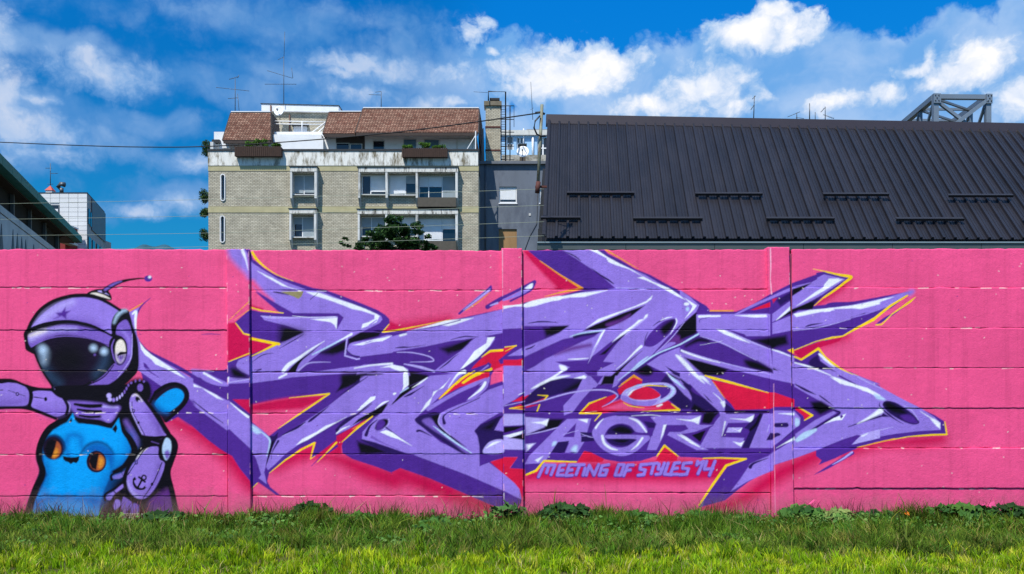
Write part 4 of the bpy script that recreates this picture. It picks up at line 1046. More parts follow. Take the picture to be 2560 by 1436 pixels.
WLOC = {}
class MB:
    """collects boxes, prisms and tubes and links them as one mesh object"""
    def __init__(s): s.v = []; s.f = []; s.sm = []
    def add(s, vs, fs, smooth=False):
        k = len(s.v); s.v += [tuple(v) for v in vs]; s.f += [tuple(i + k for i in f) for f in fs]; s.sm += [smooth] * len(fs); return s
    def box(s, x0, x1, y0, y1, z0, z1):
        return s.add([(x0, y0, z0), (x1, y0, z0), (x1, y1, z0), (x0, y1, z0), (x0, y0, z1), (x1, y0, z1), (x1, y1, z1), (x0, y1, z1)],
                     [(0, 3, 2, 1), (4, 5, 6, 7), (0, 1, 5, 4), (1, 2, 6, 5), (2, 3, 7, 6), (3, 0, 4, 7)])
    def hexa(s, p): return s.add(p, [(0, 3, 2, 1), (4, 5, 6, 7), (0, 1, 5, 4), (1, 2, 6, 5), (2, 3, 7, 6), (3, 0, 4, 7)])
    def prism(s, poly, d):
        """polygon (3-d points) pushed along d"""
        n = len(poly); d = Vector(d); a = [Vector(p) for p in poly]
        return s.add(a + [p + d for p in a], [tuple(range(n))[::-1], tuple(range(n, 2 * n))] + [(i, (i + 1) % n, n + (i + 1) % n, n + i) for i in range(n)])
    def bar(s, a, b, w, h=None, up=(0, 0, 1)):
        a, b = Vector(a), Vector(b); h = h or w; d = (b - a).normalized(); u = Vector(up)
        if abs(d.dot(u)) > .95: u = Vector((0, 1, 0))
        x = d.cross(u).normalized() * w / 2; y = x.cross(d).normalized() * h / 2
        return s.hexa([a - x - y, a + x - y, a + x + y, a - x + y, b - x - y, b + x - y, b + x + y, b - x + y])
    def tube(s, pts, r, n=6, caps=True):
        P = [Vector(p) for p in pts]; m = len(P); rs = r if isinstance(r, (list, tuple)) else [r] * m; vs = []; fs = []
        for i, p in enumerate(P):
            d = (P[min(i + 1, m - 1)] - P[max(i - 1, 0)]).normalized(); u = Vector((0, 0, 1)) if abs(d.z) < .9 else Vector((0, 1, 0))
            x = d.cross(u).normalized(); y = x.cross(d)
            for k in range(n):
                a = 2 * math.pi * k / n; vs.append(p + (x * math.cos(a) + y * math.sin(a)) * rs[i])
        for i in range(m - 1):
            for k in range(n): fs.append((i * n + k, i * n + (k + 1) % n, (i + 1) * n + (k + 1) % n, (i + 1) * n + k))
        if caps: fs += [tuple(range(n))[::-1], tuple(range((m - 1) * n, m * n))]
        return s.add(vs, fs, True)
    def build(s, name, m, parent=None, origin=None, bevel=0.0):
        me = bpy.data.meshes.new(name); o0 = Vector(origin) if origin is not None else Vector((0, 0, 0))
        me.from_pydata([tuple(Vector(v) - o0) for v in s.v], [], s.f)
        me.polygons.foreach_set('use_smooth', s.sm); me.update()
        o = bpy.data.objects.new(name, me); C.objects.link(o)
        if m: me.materials.append(m)
        if parent is not None:
            o.parent = parent; o.location = o0 - WLOC.get(parent.name, parent.location)
        else: o.location = o0
        WLOC[o.name] = o0
        if bevel:
            b = o.modifiers.new('bevel', 'BEVEL'); b.width = bevel; b.segments = 2; b.limit_method = 'ANGLE'
        return o
def thing(name, label, cat, loc=(0, 0, 0), group=None):
    o = bpy.data.objects.new(name, None); C.objects.link(o); o.location = loc; o.empty_display_size = .3
    o['label'] = label; o['category'] = cat
    if group: o['group'] = group
    return o
def tag(o, label, cat, group=None):
    o['label'] = label; o['category'] = cat
    if group: o['group'] = group
    return o
def struct(o, kind='structure'): o['kind'] = kind; return o
def holed(mb, x0, x1, z0, z1, Y, holes, depth):
    """front wall sheet in the plane Y with rectangular openings and their reveals"""
    xs = sorted({x0, x1, *[h[0] for h in holes], *[h[1] for h in holes]}); zs = sorted({z0, z1, *[h[2] for h in holes], *[h[3] for h in holes]})
    for a, b in zip(xs[:-1], xs[1:]):
        for c, d in zip(zs[:-1], zs[1:]):
            mx, mz = (a + b) / 2, (c + d) / 2
            if any(h[0] < mx < h[1] and h[2] < mz < h[3] for h in holes): continue
            mb.add([(a, Y, c), (b, Y, c), (b, Y, d), (a, Y, d)], [(0, 1, 2, 3)])
    for a, b, c, d in holes:
        mb.add([(a, Y, c), (a, Y + depth, c), (a, Y + depth, d), (a, Y, d)], [(0, 1, 2, 3)])
        mb.add([(b, Y, c), (b, Y + depth, c), (b, Y + depth, d), (b, Y, d)], [(3, 2, 1, 0)])
        mb.add([(a, Y, c), (b, Y, c), (b, Y + depth, c), (a, Y + depth, c)], [(0, 1, 2, 3)])
        mb.add([(a, Y, d), (b, Y, d), (b, Y + depth, d), (a, Y + depth, d)], [(3, 2, 1, 0)])
    return mb

# ---------------------------------------------------------------- ground
D = 10.577                                            # distance of the painted wall: 208 photograph pixels to the metre
soil = mat('soil', (64, 62, 30), .95, .35, 5, .8, 30, col2=(84, 74, 46), lo=.5, hi=.62)
g = MB(); g.add([(-1500, -60, 0), (1500, -60, 0), (1500, 3000, 0), (-1500, 3000, 0)], [(0, 1, 2, 3)])
struct(g.build('ground', soil))

# ---------------------------------------------------------------- painted wall
CAN_S, CAN_X, CAN_Y = 0.8, -140, 600
CANVAS = paint_mural(CAN_S, CAN_Y, CAN_X)
def sample(px, py):
    x = np.clip((px - CAN_X) * CAN_S - .5, 0, CANVAS.shape[1] - 1.001); y = np.clip((py - CAN_Y) * CAN_S - .5, 0, CANVAS.shape[0] - 1.001)
    i = x.astype(int); j = y.astype(int); fx = (x - i)[:, None]; fy = (y - j)[:, None]
    return (CANVAS[j, i] * (1 - fx) * (1 - fy) + CANVAS[j, i + 1] * fx * (1 - fy) + CANVAS[j + 1, i] * (1 - fx) * fy + CANVAS[j + 1, i + 1] * fx * fy)
def paint_material():
    m = bpy.data.materials.new('spray_paint_on_render'); m.use_nodes = True; t = m.node_tree; n = t.nodes; b = n['Principled BSDF']
    b.inputs['Roughness'].default_value = .6; b.inputs['Specular IOR Level'].default_value = .12
    at_ = n.new('ShaderNodeAttribute'); at_.attribute_name = 'paint'
    tcn = n.new('ShaderNodeTexCoord')
    def nz(scale, det, rough=.6):
        k = n.new('ShaderNodeTexNoise'); k.inputs['Scale'].default_value = scale; k.inputs['Detail'].default_value = det; k.inputs['Roughness'].default_value = rough; t.links.new(tcn.outputs['Object'], k.inputs['Vector']); return k.outputs[0]
    def mr(v, a, b_, c, d):
        k = n.new('ShaderNodeMapRange'); t.links.new(v, k.inputs['Value'])
        for i, x in zip(('From Min', 'From Max', 'To Min', 'To Max'), (a, b_, c, d)): k.inputs[i].default_value = x
        return k.outputs[0]
    def mul(a, v):
        k = n.new('ShaderNodeMix'); k.data_type = 'RGBA'; k.blend_type = 'MULTIPLY'; k.inputs[0].default_value = 1; t.links.new(a, k.inputs[6])
        if isinstance(v, float): k.inputs[7].default_value = (v, v, v, 1)
        else: t.links.new(v, k.inputs[7])
        return k.outputs[2]
    c = mul(at_.outputs['Color'], PAINT_GAIN)
    c = mul(c, mr(nz(1.1, 8, .66), .3, .7, .85, 1.10)); c = mul(c, mr(nz(30, 5, .7), .3, .7, .92, 1.05)); c = mul(c, mr(nz(170, 3, .7), .3, .7, .93, 1.05))
    mps = n.new('ShaderNodeMapping'); mps.inputs['Scale'].default_value = (9, 1, .35); t.links.new(tcn.outputs['Object'], mps.inputs[0])
    st = n.new('ShaderNodeTexNoise'); st.inputs['Scale'].default_value = 1.0; st.inputs['Detail'].default_value = 8; st.inputs['Roughness'].default_value = .7; t.links.new(mps.outputs[0], st.inputs['Vector'])
    c = mul(c, mr(st.outputs[0], .50, .74, 1.0, .80))
    # splash-back dirt on the lowest plank
    sp = n.new('ShaderNodeSeparateXYZ'); t.links.new(tcn.outputs['Object'], sp.inputs[0])
    ad = n.new('ShaderNodeMath'); ad.operation = 'ADD'; t.links.new(sp.outputs[2], ad.inputs[0]); t.links.new(mr(nz(7, 7, .7), .3, .7, -.12, .12), ad.inputs[1])
    mx = n.new('ShaderNodeMix'); mx.data_type = 'RGBA'; t.links.new(mr(ad.outputs[0], .04, .38, .48, 0.0), mx.inputs[0]); t.links.new(c, mx.inputs[6]); mx.inputs[7].default_value = (.20, .13, .12, 1)
    t.links.new(mx.outputs[2], b.inputs['Base Color'])
    h = n.new('ShaderNodeMath'); h.operation = 'ADD'; t.links.new(nz(70, 6, .65), h.inputs[0])
    h2 = n.new('ShaderNodeMath'); h2.operation = 'MULTIPLY'; t.links.new(nz(9, 5), h2.inputs[0]); h2.inputs[1].default_value = 1.6; t.links.new(h2.outputs[0], h.inputs[1])
    bp = n.new('ShaderNodeBump'); bp.inputs['Strength'].default_value = .42; bp.inputs['Distance'].default_value = .010
    t.links.new(h.outputs[0], bp.inputs['Height']); t.links.new(bp.outputs[0], b.inputs['Normal'])
    return m
PAINT_GAIN = 1.0
paint_m = paint_material()
wallT = thing('graffiti_wall', 'long pink precast concrete wall with purple graffiti lettering, blue cat and spaceman', 'wall', (0, D, 0))
def sheet(name, X, Z, Y, skirt=.05):
    """painted slab: X, Z, Y are grids (rows x cols) of front-face points; a skirt runs back round the rim"""
    r, c = X.shape
    co = np.stack([X, Y, Z], -1)
    idx = np.arange(r * c).reshape(r, c)
    q = np.stack([idx[:-1, :-1], idx[:-1, 1:], idx[1:, 1:], idx[1:, :-1]], -1).reshape(-1, 4)
    ring = np.concatenate([idx[0, :], idx[1:, -1], idx[-1, -2::-1], idx[-2:0:-1, 0]])
    V = co.reshape(-1, 3); rim = V[ring].copy(); rim[:, 1] += skirt
    k = len(V) + np.arange(len(ring)); nx = np.roll(np.arange(len(ring)), -1)
    sq = np.stack([ring[nx], ring, k, k[nx]], -1)
    V = np.vstack([V, rim]); q = np.vstack([q, sq])
    px = CX + F * V[:, 0] / V[:, 1]; py = HZ - F * (V[:, 2] - EYE) / V[:, 1]
    col = sample(px, py)
    me = bpy.data.meshes.new(name); me.vertices.add(len(V)); o0 = np.array([0, D, 0])
    me.vertices.foreach_set('co', (V - o0).astype(np.float32).ravel())
    me.loops.add(q.size); me.loops.foreach_set('vertex_index', q.astype(np.int32).ravel())
    me.polygons.add(len(q)); me.polygons.foreach_set('loop_start', np.arange(0, q.size, 4, dtype=np.int32)); me.polygons.foreach_set('loop_total', np.full(len(q), 4, np.int32))
    a = me.attributes.new('paint', 'FLOAT_COLOR', 'POINT'); a.data.foreach_set('color', np.hstack([col, np.ones((len(col), 1))]).astype(np.float32).ravel())
    me.materials.append(paint_m); me.update(); me.validate()
    o = bpy.data.objects.new(name, me); C.objects.link(o); o.parent = wallT
    return o
rw = np.random.default_rng(3)
STEP = 1.7
BAYS = [(-108, 569, (624, 719, 826, 928, 1033, 1137, 1241, 1330)), (624, 1256, (627, 727, 829, 931, 1034, 1136, 1240, 1330)),
        (1306, 1926, (625, 724, 826, 930, 1031, 1134, 1233, 1330)), (1981, 2660, (623, 720, 821, 921, 1021, 1121, 1221, 1330))]
GAPS = {-108: -.05, 624: .22, 1306: .18, 1981: -.08}
for bx0, bx1, rows in BAYS:
    for k in range(7):
        gap = GAPS[bx0]; ya, yb = rows[k] + (0 if k == 0 else gap), rows[k + 1] - gap
        nx, ny = int((bx1 - bx0) / STEP), max(int((yb - ya) / STEP), 8)
        gx, gy = np.meshgrid(np.linspace(bx0, bx1, nx), np.linspace(yb, ya, ny))
        X = (gx - CX) * D / F; Z = EYE + (HZ - gy) * D / F
        wob = np.interp(gx[0], np.linspace(bx0, bx1, 40), rw.normal(0, .42, 40)) / 208 * 1.3 + np.interp(gx[0], [bx0, (bx0 + bx1) / 2, bx1], rw.normal(0, .7, 3)) / 208       # uneven arrises
        wob2 = np.interp(gx[0], np.linspace(bx0, bx1, 60), np.abs(rw.normal(0, .5, 60))) / 208 * 1.6
        v = np.linspace(0, 1, ny)[:, None]
        Z = Z + wob[None, :] * (v > .5) * v + (1 - v) ** 6 * wob2[None, :] * 1.0 + (0 if k else 1) * (v ** 8) * np.interp(gx[0], np.linspace(bx0, bx1, 70), rw.normal(0, .45, 70))[None, :] / 208
        Yo = np.clip(D + rw.normal(0, .003) + (v - .5) * rw.normal(0, .005) + (gx - bx0) / (bx1 - bx0) * rw.normal(0, .003), D - .009, D + .008)
        e = np.minimum(v, 1 - v) * (yb - ya) / 208
        Yo = Yo + .0025 * np.exp(-(e / .003) ** 2) * np.ones_like(X)
        sheet('panel', X, Z, Yo, .06)
for px0, px1, tilt, ptop in ((-164, -108, 0, 622), (568, 625, 4, 624), (1255, 1307, 4, 622), (1925, 1980, 12, 619), (2660, 2716, 6, 620)):
    YP = D - .040
    f = np.array([-.075, -.05, -.012, 0.0]); ys = np.array([.14, .05, .006, 0.0])
    nxp, nyp = int((px1 - px0) / STEP), int((1330 - ptop) / STEP)
    u = np.linspace(0, 1, nxp)
    Xl, Xr = (px0 - CX) * YP / F, (px1 - CX) * YP / F
    prof_x = np.concatenate([[Xl, Xl], Xl + .006 + (Xr - Xl - .012) * u, [Xr, Xr]])
    prof_y = np.concatenate([[YP + .16, YP + .008], np.full(nxp, YP), [YP + .008, YP + .16]])
    gy = np.linspace(1330, ptop, nyp)[:, None]
    Z = EYE + (HZ - gy) * YP / F + 0 * prof_x[None, :]
    lean = (gy - 960) / 676 * tilt * YP / F
    X = prof_x[None, :] + lean + rw.normal(0, .0006, (nyp, 1)) * 1.0
    Yg = prof_y[None, :] + 0 * gy
    Z[-1] += rw.normal(0, .004, Z.shape[1])
    sheet('post', X, Z, Yg, .002)
    cap = MB(); zt = EYE + (HZ - ptop) * YP / F
    cap.box(Xl + tilt * (ptop - 960) / 676 * YP / F + .002, Xr + tilt * (ptop - 960) / 676 * YP / F - .002, YP + .004, YP + .16, zt - .05, zt + .006)
    cap.build('post_cap', mat('pink_concrete', (214, 120, 160), .9, .2, 20, .4, 60, col2=(220, 205, 195), lo=.55, hi=.62), wallT)
back = MB(); back.box(PX(-165, D), PX(2716, D), D + .017, D + .10, 0, 3.20)
back.build('core', mat('wall_core', (140, 66, 98), .95, .2, 8), wallT)
for px, w in ((985, 40), (1780, 24), (2230, 40), (330, 30)):
    x = PX(px, D - .02); ftg = MB(); ftg.box(x - w / 208, x + w / 208, D - .03, D + .0, 0, .075); ftg.build('footing', mat('bare_concrete', (168, 160, 140), .95, .25, 14, .6, 60), wallT)

# ---------------------------------------------------------------- grass
def leafmat(name, attr='tint', trans=.35, rough=.5):
    m = bpy.data.materials.new(name); m.use_nodes = True; t = m.node_tree; n = t.nodes; n.clear()
    a = n.new('ShaderNodeAttribute'); a.attribute_name = attr
    p = n.new('ShaderNodeBsdfPrincipled'); p.inputs['Roughness'].default_value = .7; p.inputs['Specular IOR Level'].default_value = .10
    tr = n.new('ShaderNodeBsdfTranslucent'); mx = n.new('ShaderNodeMixShader'); mx.inputs[0].default_value = trans; o = n.new('ShaderNodeOutputMaterial')
    t.links.new(a.outputs['Color'], p.inputs['Base Color']); t.links.new(a.outputs['Color'], tr.inputs[0])
    t.links.new(p.outputs[0], mx.inputs[1]); t.links.new(tr.outputs[0], mx.inputs[2]); t.links.new(mx.outputs[0], o.inputs[0]); return m
leaf_m = leafmat('grass_blade')
def mesh_np(name, V, tris, quads, col, m):
    me = bpy.data.meshes.new(name); me.vertices.add(len(V)); me.vertices.foreach_set('co', V.astype(np.float32).ravel())
    tot = tris.size + quads.size; me.loops.add(tot); me.loops.foreach_set('vertex_index', np.concatenate([tris.ravel(), quads.ravel()]).astype(np.int32))
    me.polygons.add(len(tris) + len(quads))
    me.polygons.foreach_set('loop_start', np.concatenate([np.arange(len(tris)) * 3, tris.size + np.arange(len(quads)) * 4]).astype(np.int32))
    me.polygons.foreach_set('loop_total', np.concatenate([np.full(len(tris), 3), np.full(len(quads), 4)]).astype(np.int32))
    a = me.attributes.new('tint', 'FLOAT_COLOR', 'POINT'); a.data.foreach_set('color', np.hstack([col, np.ones((len(col), 1))]).astype(np.float32).ravel())
    me.materials.append(m); me.update(); o = bpy.data.objects.new(name, me); C.objects.link(o); return o
rg = np.random.default_rng(11)
def fbm2(x, y, seed, scale):
    r = np.random.default_rng(seed); s = np.zeros_like(x)
    for k in range(5):
        a = r.uniform(0, 6.28); f = scale * 1.9 ** k
        s += np.sin((x * math.cos(a) + y * math.sin(a)) * f + r.uniform(0, 6.28)) * np.sin((-x * math.sin(a) + y * math.cos(a)) * f * 1.13 + r.uniform(0, 6.28)) / 1.5 ** k
    return s
def blades(name, X, Y, H, lean, width, base_c, tip_c, Z0=0.0):
    n = len(X); th = rg.uniform(0, 2 * math.pi, n); fa = rg.uniform(0, math.pi, n)
    dx, dy = np.cos(th) * lean, np.sin(th) * lean
    wx, wy = np.cos(fa) * width / 2, np.sin(fa) * width / 2 * .6
    z0 = np.zeros(n) + Z0
    A = np.stack([X - wx, Y - wy, z0], -1); B = np.stack([X + wx, Y + wy, z0], -1)
    m1 = np.stack([X + dx * .35, Y + dy * .35, z0 + H * .6], -1); w1 = np.stack([wx, wy, 0 * wx], -1) * .8
    T = np.stack([X + dx, Y + dy, z0 + H * np.maximum(1 - .35 * (lean / np.maximum(H, .01)) ** 2, .45)], -1)
    V = np.stack([A, B, m1 + w1, m1 - w1, T], 1).reshape(-1, 3); k = np.arange(n)[:, None] * 5
    q = k + np.array([[0, 1, 2, 3]]); t = k + np.array([[3, 2, 4]])
    midc = base_c * .45 + tip_c * .55
    col = np.stack([base_c, base_c, midc, midc, tip_c], 1).reshape(-1, 3)
    return mesh_np(name, V, t, q, col, leaf_m)
def mixcol(pal, n, wts=None):
    P = np.array([lin(c) for c in pal]); i = rg.choice(len(P), n, p=wts); j = rg.choice(len(P), n, p=wts); t = rg.random(n)[:, None]
    return P[i] * t + P[j] * (1 - t)
def scatter(n, y0, y1, margin=.5):
    Y = rg.uniform(y0, y1, n); hw = 1280 / F * Y + margin; return rg.uniform(-1, 1, n) * hw, Y
# long grass against the wall: tufts that share a lean, with thin and trampled spots between
NT = 5200
tx_, ty_ = scatter(NT, 8.0, 10.48)
tn = fbm2(tx_, ty_, 5, 2.3); tm = fbm2(tx_, ty_, 8, .9)
kp = (ty_ > 8.34 + .17 * tm + .10 * tn + rg.normal(0, .10, NT)); tx_, ty_, tn, tm = tx_[kp], ty_[kp], tn[kp], tm[kp]; NT = len(tx_)
cnt = rg.integers(10, 52, NT); ti = np.repeat(np.arange(NT), cnt); n = len(ti)
spread = rg.uniform(.02, .06, NT); X = tx_[ti] + rg.normal(0, 1, n) * spread[ti]; Y = np.minimum(ty_[ti] + rg.normal(0, 1, n) * spread[ti], 10.49)
near = np.clip((Y - 9.6) / .8, 0, 1)
bump = 1 + sum(a_ * np.exp(-((X - PX(p_, 10.3)) / w_) ** 2) * near for p_, a_, w_ in ((440, .35, .2), (800, 1.1, .22), (520, .3, .2), (700, .5, .25), (980, .3, .3), (1400, .5, .35), (1550, .4, .3), (1740, .4, .3), (2020, .6, .3), (2310, .7, .25), (2450, .5, .4)))
hT = rg.uniform(.55, 1.35, NT) * (1 + .35 * np.clip(tn, -1, 1.3))
H = (.055 + .095 * rg.random(n)) * hT[ti] * (1 - .22 * near) * bump * np.where(rg.random(n) < .04, 1.7, 1)
PT = np.array([lin(c) for c in ((88, 132, 34), (106, 140, 38), (72, 118, 36), (122, 142, 48), (148, 146, 66), (66, 104, 28))])
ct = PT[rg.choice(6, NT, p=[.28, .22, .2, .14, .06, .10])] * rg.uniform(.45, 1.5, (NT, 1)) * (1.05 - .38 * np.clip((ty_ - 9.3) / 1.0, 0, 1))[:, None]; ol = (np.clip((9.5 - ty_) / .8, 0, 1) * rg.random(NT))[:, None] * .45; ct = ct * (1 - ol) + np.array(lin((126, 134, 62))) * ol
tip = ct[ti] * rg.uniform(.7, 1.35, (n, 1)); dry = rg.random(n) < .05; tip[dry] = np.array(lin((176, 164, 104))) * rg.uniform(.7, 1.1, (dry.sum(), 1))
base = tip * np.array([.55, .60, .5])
ang = rg.uniform(0, 6.28, NT); amt = rg.uniform(.1, .9, NT)
def blades_l(name, X, Y, H, dx, dy, width, base_c, tip_c):
    n = len(X); fa = rg.uniform(0, math.pi, n); wx, wy = np.cos(fa) * width / 2, np.sin(fa) * width / 2 * .6; z0 = np.zeros(n)
    lean = np.hypot(dx, dy) / np.maximum(H, .01); zt = H * np.clip(1.05 - .30 * lean ** 2, .35, 1)
    A = np.stack([X - wx, Y - wy, z0], -1); B = np.stack([X + wx, Y + wy, z0], -1)
    m1 = np.stack([X + dx * .30, Y + dy * .30, zt * .62], -1); w1 = np.stack([wx, wy, 0 * wx], -1) * .85
    T_ = np.stack([X + dx, np.minimum(Y + dy, 10.53), zt], -1)
    V = np.stack([A, B, m1 + w1, m1 - w1, T_], 1).reshape(-1, 3); k = np.arange(n)[:, None] * 5
    midc = base_c * .35 + tip_c * .65
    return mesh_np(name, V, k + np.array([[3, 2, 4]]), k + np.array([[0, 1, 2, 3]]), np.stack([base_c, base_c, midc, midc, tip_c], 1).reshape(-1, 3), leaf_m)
dx = (np.cos(ang) * amt)[ti] * H + rg.normal(0, .35, n) * H; dy = (np.sin(ang) * amt)[ti] * H + rg.normal(0, .35, n) * H
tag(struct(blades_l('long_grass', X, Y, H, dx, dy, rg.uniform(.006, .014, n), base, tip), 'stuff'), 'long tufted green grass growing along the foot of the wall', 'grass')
# mown grass in front, in bright upright tufts
NT = 5200
tx_, ty_ = scatter(NT, 6.9, 8.9)
tn = fbm2(tx_, ty_, 21, 3.1); tm = fbm2(tx_, ty_, 8, .9); tl = fbm2(tx_, ty_, 61, 1.4)
kp = (ty_ < 8.36 + .17 * tm + .10 * tn + rg.normal(.03, .14, NT)) & (rg.random(NT) < .86 + .25 * np.tanh(tl)); tx_, ty_, tn = tx_[kp], ty_[kp], tn[kp]; NT = len(tx_)
cnt = rg.integers(8, 40, NT); ti = np.repeat(np.arange(NT), cnt); n = len(ti); spread = rg.uniform(.015, .04, NT)
X = tx_[ti] + rg.normal(0, 1, n) * spread[ti]; Y = ty_[ti] + rg.normal(0, 1, n) * spread[ti]
H = (.03 + .06 * rg.random(n)) * (rg.uniform(.6, 1.5, NT) * (1 + .35 * np.clip(tn, -1, 1.2)))[ti]
PT = np.array([lin(c) for c in ((162, 192, 28), (138, 182, 26), (184, 200, 40), (120, 160, 28), (198, 198, 78), (104, 142, 32))])
ct = PT[rg.choice(6, NT, p=[.26, .24, .16, .18, .07, .09])] * rg.uniform(.65, 1.3, (NT, 1))
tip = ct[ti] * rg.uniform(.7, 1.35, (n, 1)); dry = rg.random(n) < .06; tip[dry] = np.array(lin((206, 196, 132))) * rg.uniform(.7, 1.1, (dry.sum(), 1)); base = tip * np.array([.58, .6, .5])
ang = rg.uniform(0, 6.28, NT); amt = rg.uniform(.05, .55, NT)
dx = (np.cos(ang) * amt)[ti] * H + rg.normal(0, .25, n) * H; dy = (np.sin(ang) * amt)[ti] * H + rg.normal(0, .25, n) * H
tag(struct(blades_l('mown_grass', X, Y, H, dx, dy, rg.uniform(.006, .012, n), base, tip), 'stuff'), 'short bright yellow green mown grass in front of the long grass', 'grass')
# small round ground-cover leaves among the grass
NL = 5200; cxs, cys = scatter(140, 8.7, 10.45, 0); ci = rg.integers(140, size=NL); sp = rg.uniform(.05, .22, 140)
X = cxs[ci] + rg.normal(0, 1, NL) * sp[ci]; Y = np.minimum(cys[ci] + rg.normal(0, 1, NL) * sp[ci] * .7, 10.46); Z = rg.uniform(.03, .12, NL) * (.7 + .5 * np.clip((Y - 9.3), 0, 1)); r_ = rg.uniform(.008, .024, NL)
nx_, ny_ = rg.normal(0, .35, NL), rg.normal(-.25, .35, NL); a0 = rg.uniform(0, 6.28, NL)
ring = []
for j in range(6):
    a = a0 + 2 * math.pi * j / 6; ux, uy = np.cos(a) * r_, np.sin(a) * r_; ring.append(np.stack([X + ux, Y + uy, Z - (nx_ * ux + ny_ * uy)], -1))
V = np.stack(ring, 1).reshape(-1, 3); k = np.arange(NL)[:, None] * 6
col = np.repeat(mixcol([(76, 122, 52), (98, 140, 66), (62, 104, 50), (116, 146, 74)], NL) * rg.uniform(.6, 1.25, (NL, 1)), 6, 0)
weed_m = leafmat('weed_leaf', trans=.25)
tag(struct(mesh_np('clover', V, np.zeros((0, 3), int), np.vstack([k + np.array([[0, 1, 2, 3]]), k + np.array([[0, 3, 4, 5]])]), col, weed_m), 'stuff'), 'patches of small round clover leaves scattered through the long grass', 'clover')
# thin dry stalks standing in front of the lowest plank
ns = 2600; X = rg.uniform(-6.6, 6.8, ns); X = np.where(rg.random(ns) < .6, rg.choice(np.concatenate([rg.uniform(-6.2, -2, 14), rg.uniform(-3, 6.5, 30)]), ns) + rg.normal(0, .13, ns), X)
Y = rg.uniform(10.28, 10.49, ns); H = .12 + .26 * rg.random(ns) ** 2
c = mixcol([(70, 34, 46), (112, 62, 62), (160, 96, 108), (96, 70, 44), (176, 160, 110)], ns, [.35, .2, .15, .2, .1])
tag(struct(blades('dry_stalk', X, Y, H, H * rg.uniform(.1, .8, ns), rg.uniform(.004, .0075, ns), c * .8, c), 'stuff'), 'thin dry dead grass stalks standing against the pink plank', 'dry grass')

# leafy weeds
def weed(px, py_top, size, label, n_leaf, seed, cols, Yb=None, name='weed_plant', cat='weed'):
    r = np.random.default_rng(seed); Yb = Yb or 10.30
    x0 = PX(px, Yb); V = []; Q = []; Cc = []; T = []
    top = max(PZ(py_top, Yb), .08)
    top *= 1.18; n_leaf = int(n_leaf * 1.7)
    for i in range(n_leaf):
        h = top * r.uniform(.35, 1.0); a = r.uniform(0, 6.28); rad = size * math.sqrt(r.random()); L = r.uniform(.035, .07)
        cx, cy, cz = x0 + math.cos(a) * rad, Yb + math.sin(a) * rad * .5 - .02, h * (1 - .35 * (rad / size) ** 2)
        c = np.array(lin(cols[r.integers(len(cols))])) * r.uniform(.75, 1.2)
        # lobed leaf: fan of 9 rim points round a sunken centre
        nrm = Vector((r.normal(0, .5), -.5 + r.normal(0, .4), .8)).normalized(); u = nrm.orthogonal().normalized(); w = nrm.cross(u)
        k = len(V); V.append((cx, cy, cz)); Cc.append(c * .8)
        for j in range(10):
            b = 2 * math.pi * j / 10; rr = L * (1 if j % 2 == 0 else .72) * (.55 if j == 5 else 1)
            p = Vector((cx, cy, cz)) + u * math.cos(b) * rr + w * math.sin(b) * rr + nrm * L * .18
            V.append(tuple(p)); Cc.append(c)
        T += [(k, k + 1 + j, k + 1 + (j + 1) % 10) for j in range(10)]
        # petiole
        k = len(V); b0 = Vector((x0 + r.normal(0, size * .2), Yb, 0)); b1 = Vector((cx, cy, cz)); s = Vector((.0025, 0, 0))
        V += [tuple(b0 - s), tuple(b0 + s), tuple(b1 + s), tuple(b1 - s)]; Cc += [c * .9] * 4; Q.append((k, k + 1, k + 2, k + 3))
    V = np.array(V) - np.array([x0, Yb, 0])
    o = mesh_np(name, V, np.array(T), np.array(Q), np.array(Cc), weed_m); o.location = (x0, Yb, 0)
    return tag(o, label, cat, None)
GRN = [(62, 104, 44), (84, 126, 58), (48, 86, 40), (74, 114, 46)]
DRK = [(42, 72, 36), (54, 88, 44), (34, 62, 32)]
PAL = [(128, 150, 84), (140, 160, 92), (100, 136, 64)]
weed(235, 1302, .10, 'pale rounded leaves of a weed in the grass before the blue cat', 14, 1, PAL, 10.0)
weed(1092, 1302, .20, 'dark clover-like clump of round leaves in front of the purple letter tail', 34, 2, GRN, 9.75)
weed(1060, 1330, .10, 'small round-leaved weed lower down beside the clover-like clump', 12, 3, GRN, 9.5)
weed(1270, 1262, .20, 'weed with small leaves and thin stems growing up the second wall post', 22, 4, [(84, 120, 60), (100, 80, 70), (70, 108, 56)], 10.35)
weed(1420, 1268, .34, 'broad dark weed heap below the word of small lettering', 70, 5, DRK, 10.32)
weed(1500, 1290, .28, 'green leafy weed at the right of the broad weed heap', 44, 6, GRN, 10.3)
weed(1600, 1285, .26, 'leafy weed below the lettering numerals, half hidden in grass', 36, 7, GRN, 10.28)
weed(1745, 1285, .26, 'bushy weed at the tip of the purple arrow point', 46, 8, GRN, 10.25)
weed(1860, 1296, .24, 'low leafy weed just left of the third wall post', 34, 9, GRN, 10.2)
weed(2000, 1272, .26, 'tall leafy weed against the right face of the third wall post', 60, 10, GRN, 10.33)
weed(2080, 1276, .24, 'pale green weed with dry stems beside the post weed', 36, 11, PAL, 10.34)
weed(2190, 1284, .26, 'dark bushy weed left of the orange litter scrap', 50, 12, DRK, 10.3)
weed(2400, 1268, .40, 'wide leafy weed bank along the plain pink bay', 80, 13, GRN, 10.3)
weed(2510, 1268, .28, 'dark weed bank at the far end of the pink bay', 56, 14, DRK, 10.33)
weed(780, 1264, .24, 'dark tuft of leafy weed below the lettering gap', 40, 15, DRK, 10.36)
weed(905, 1290, .22, 'leafy weed between the dark tuft and the bare footing', 30, 16, GRN, 10.2)
weed(420, 1284, .26, 'leafy weed at the feet of the painted spaceman', 36, 17, DRK, 10.2)
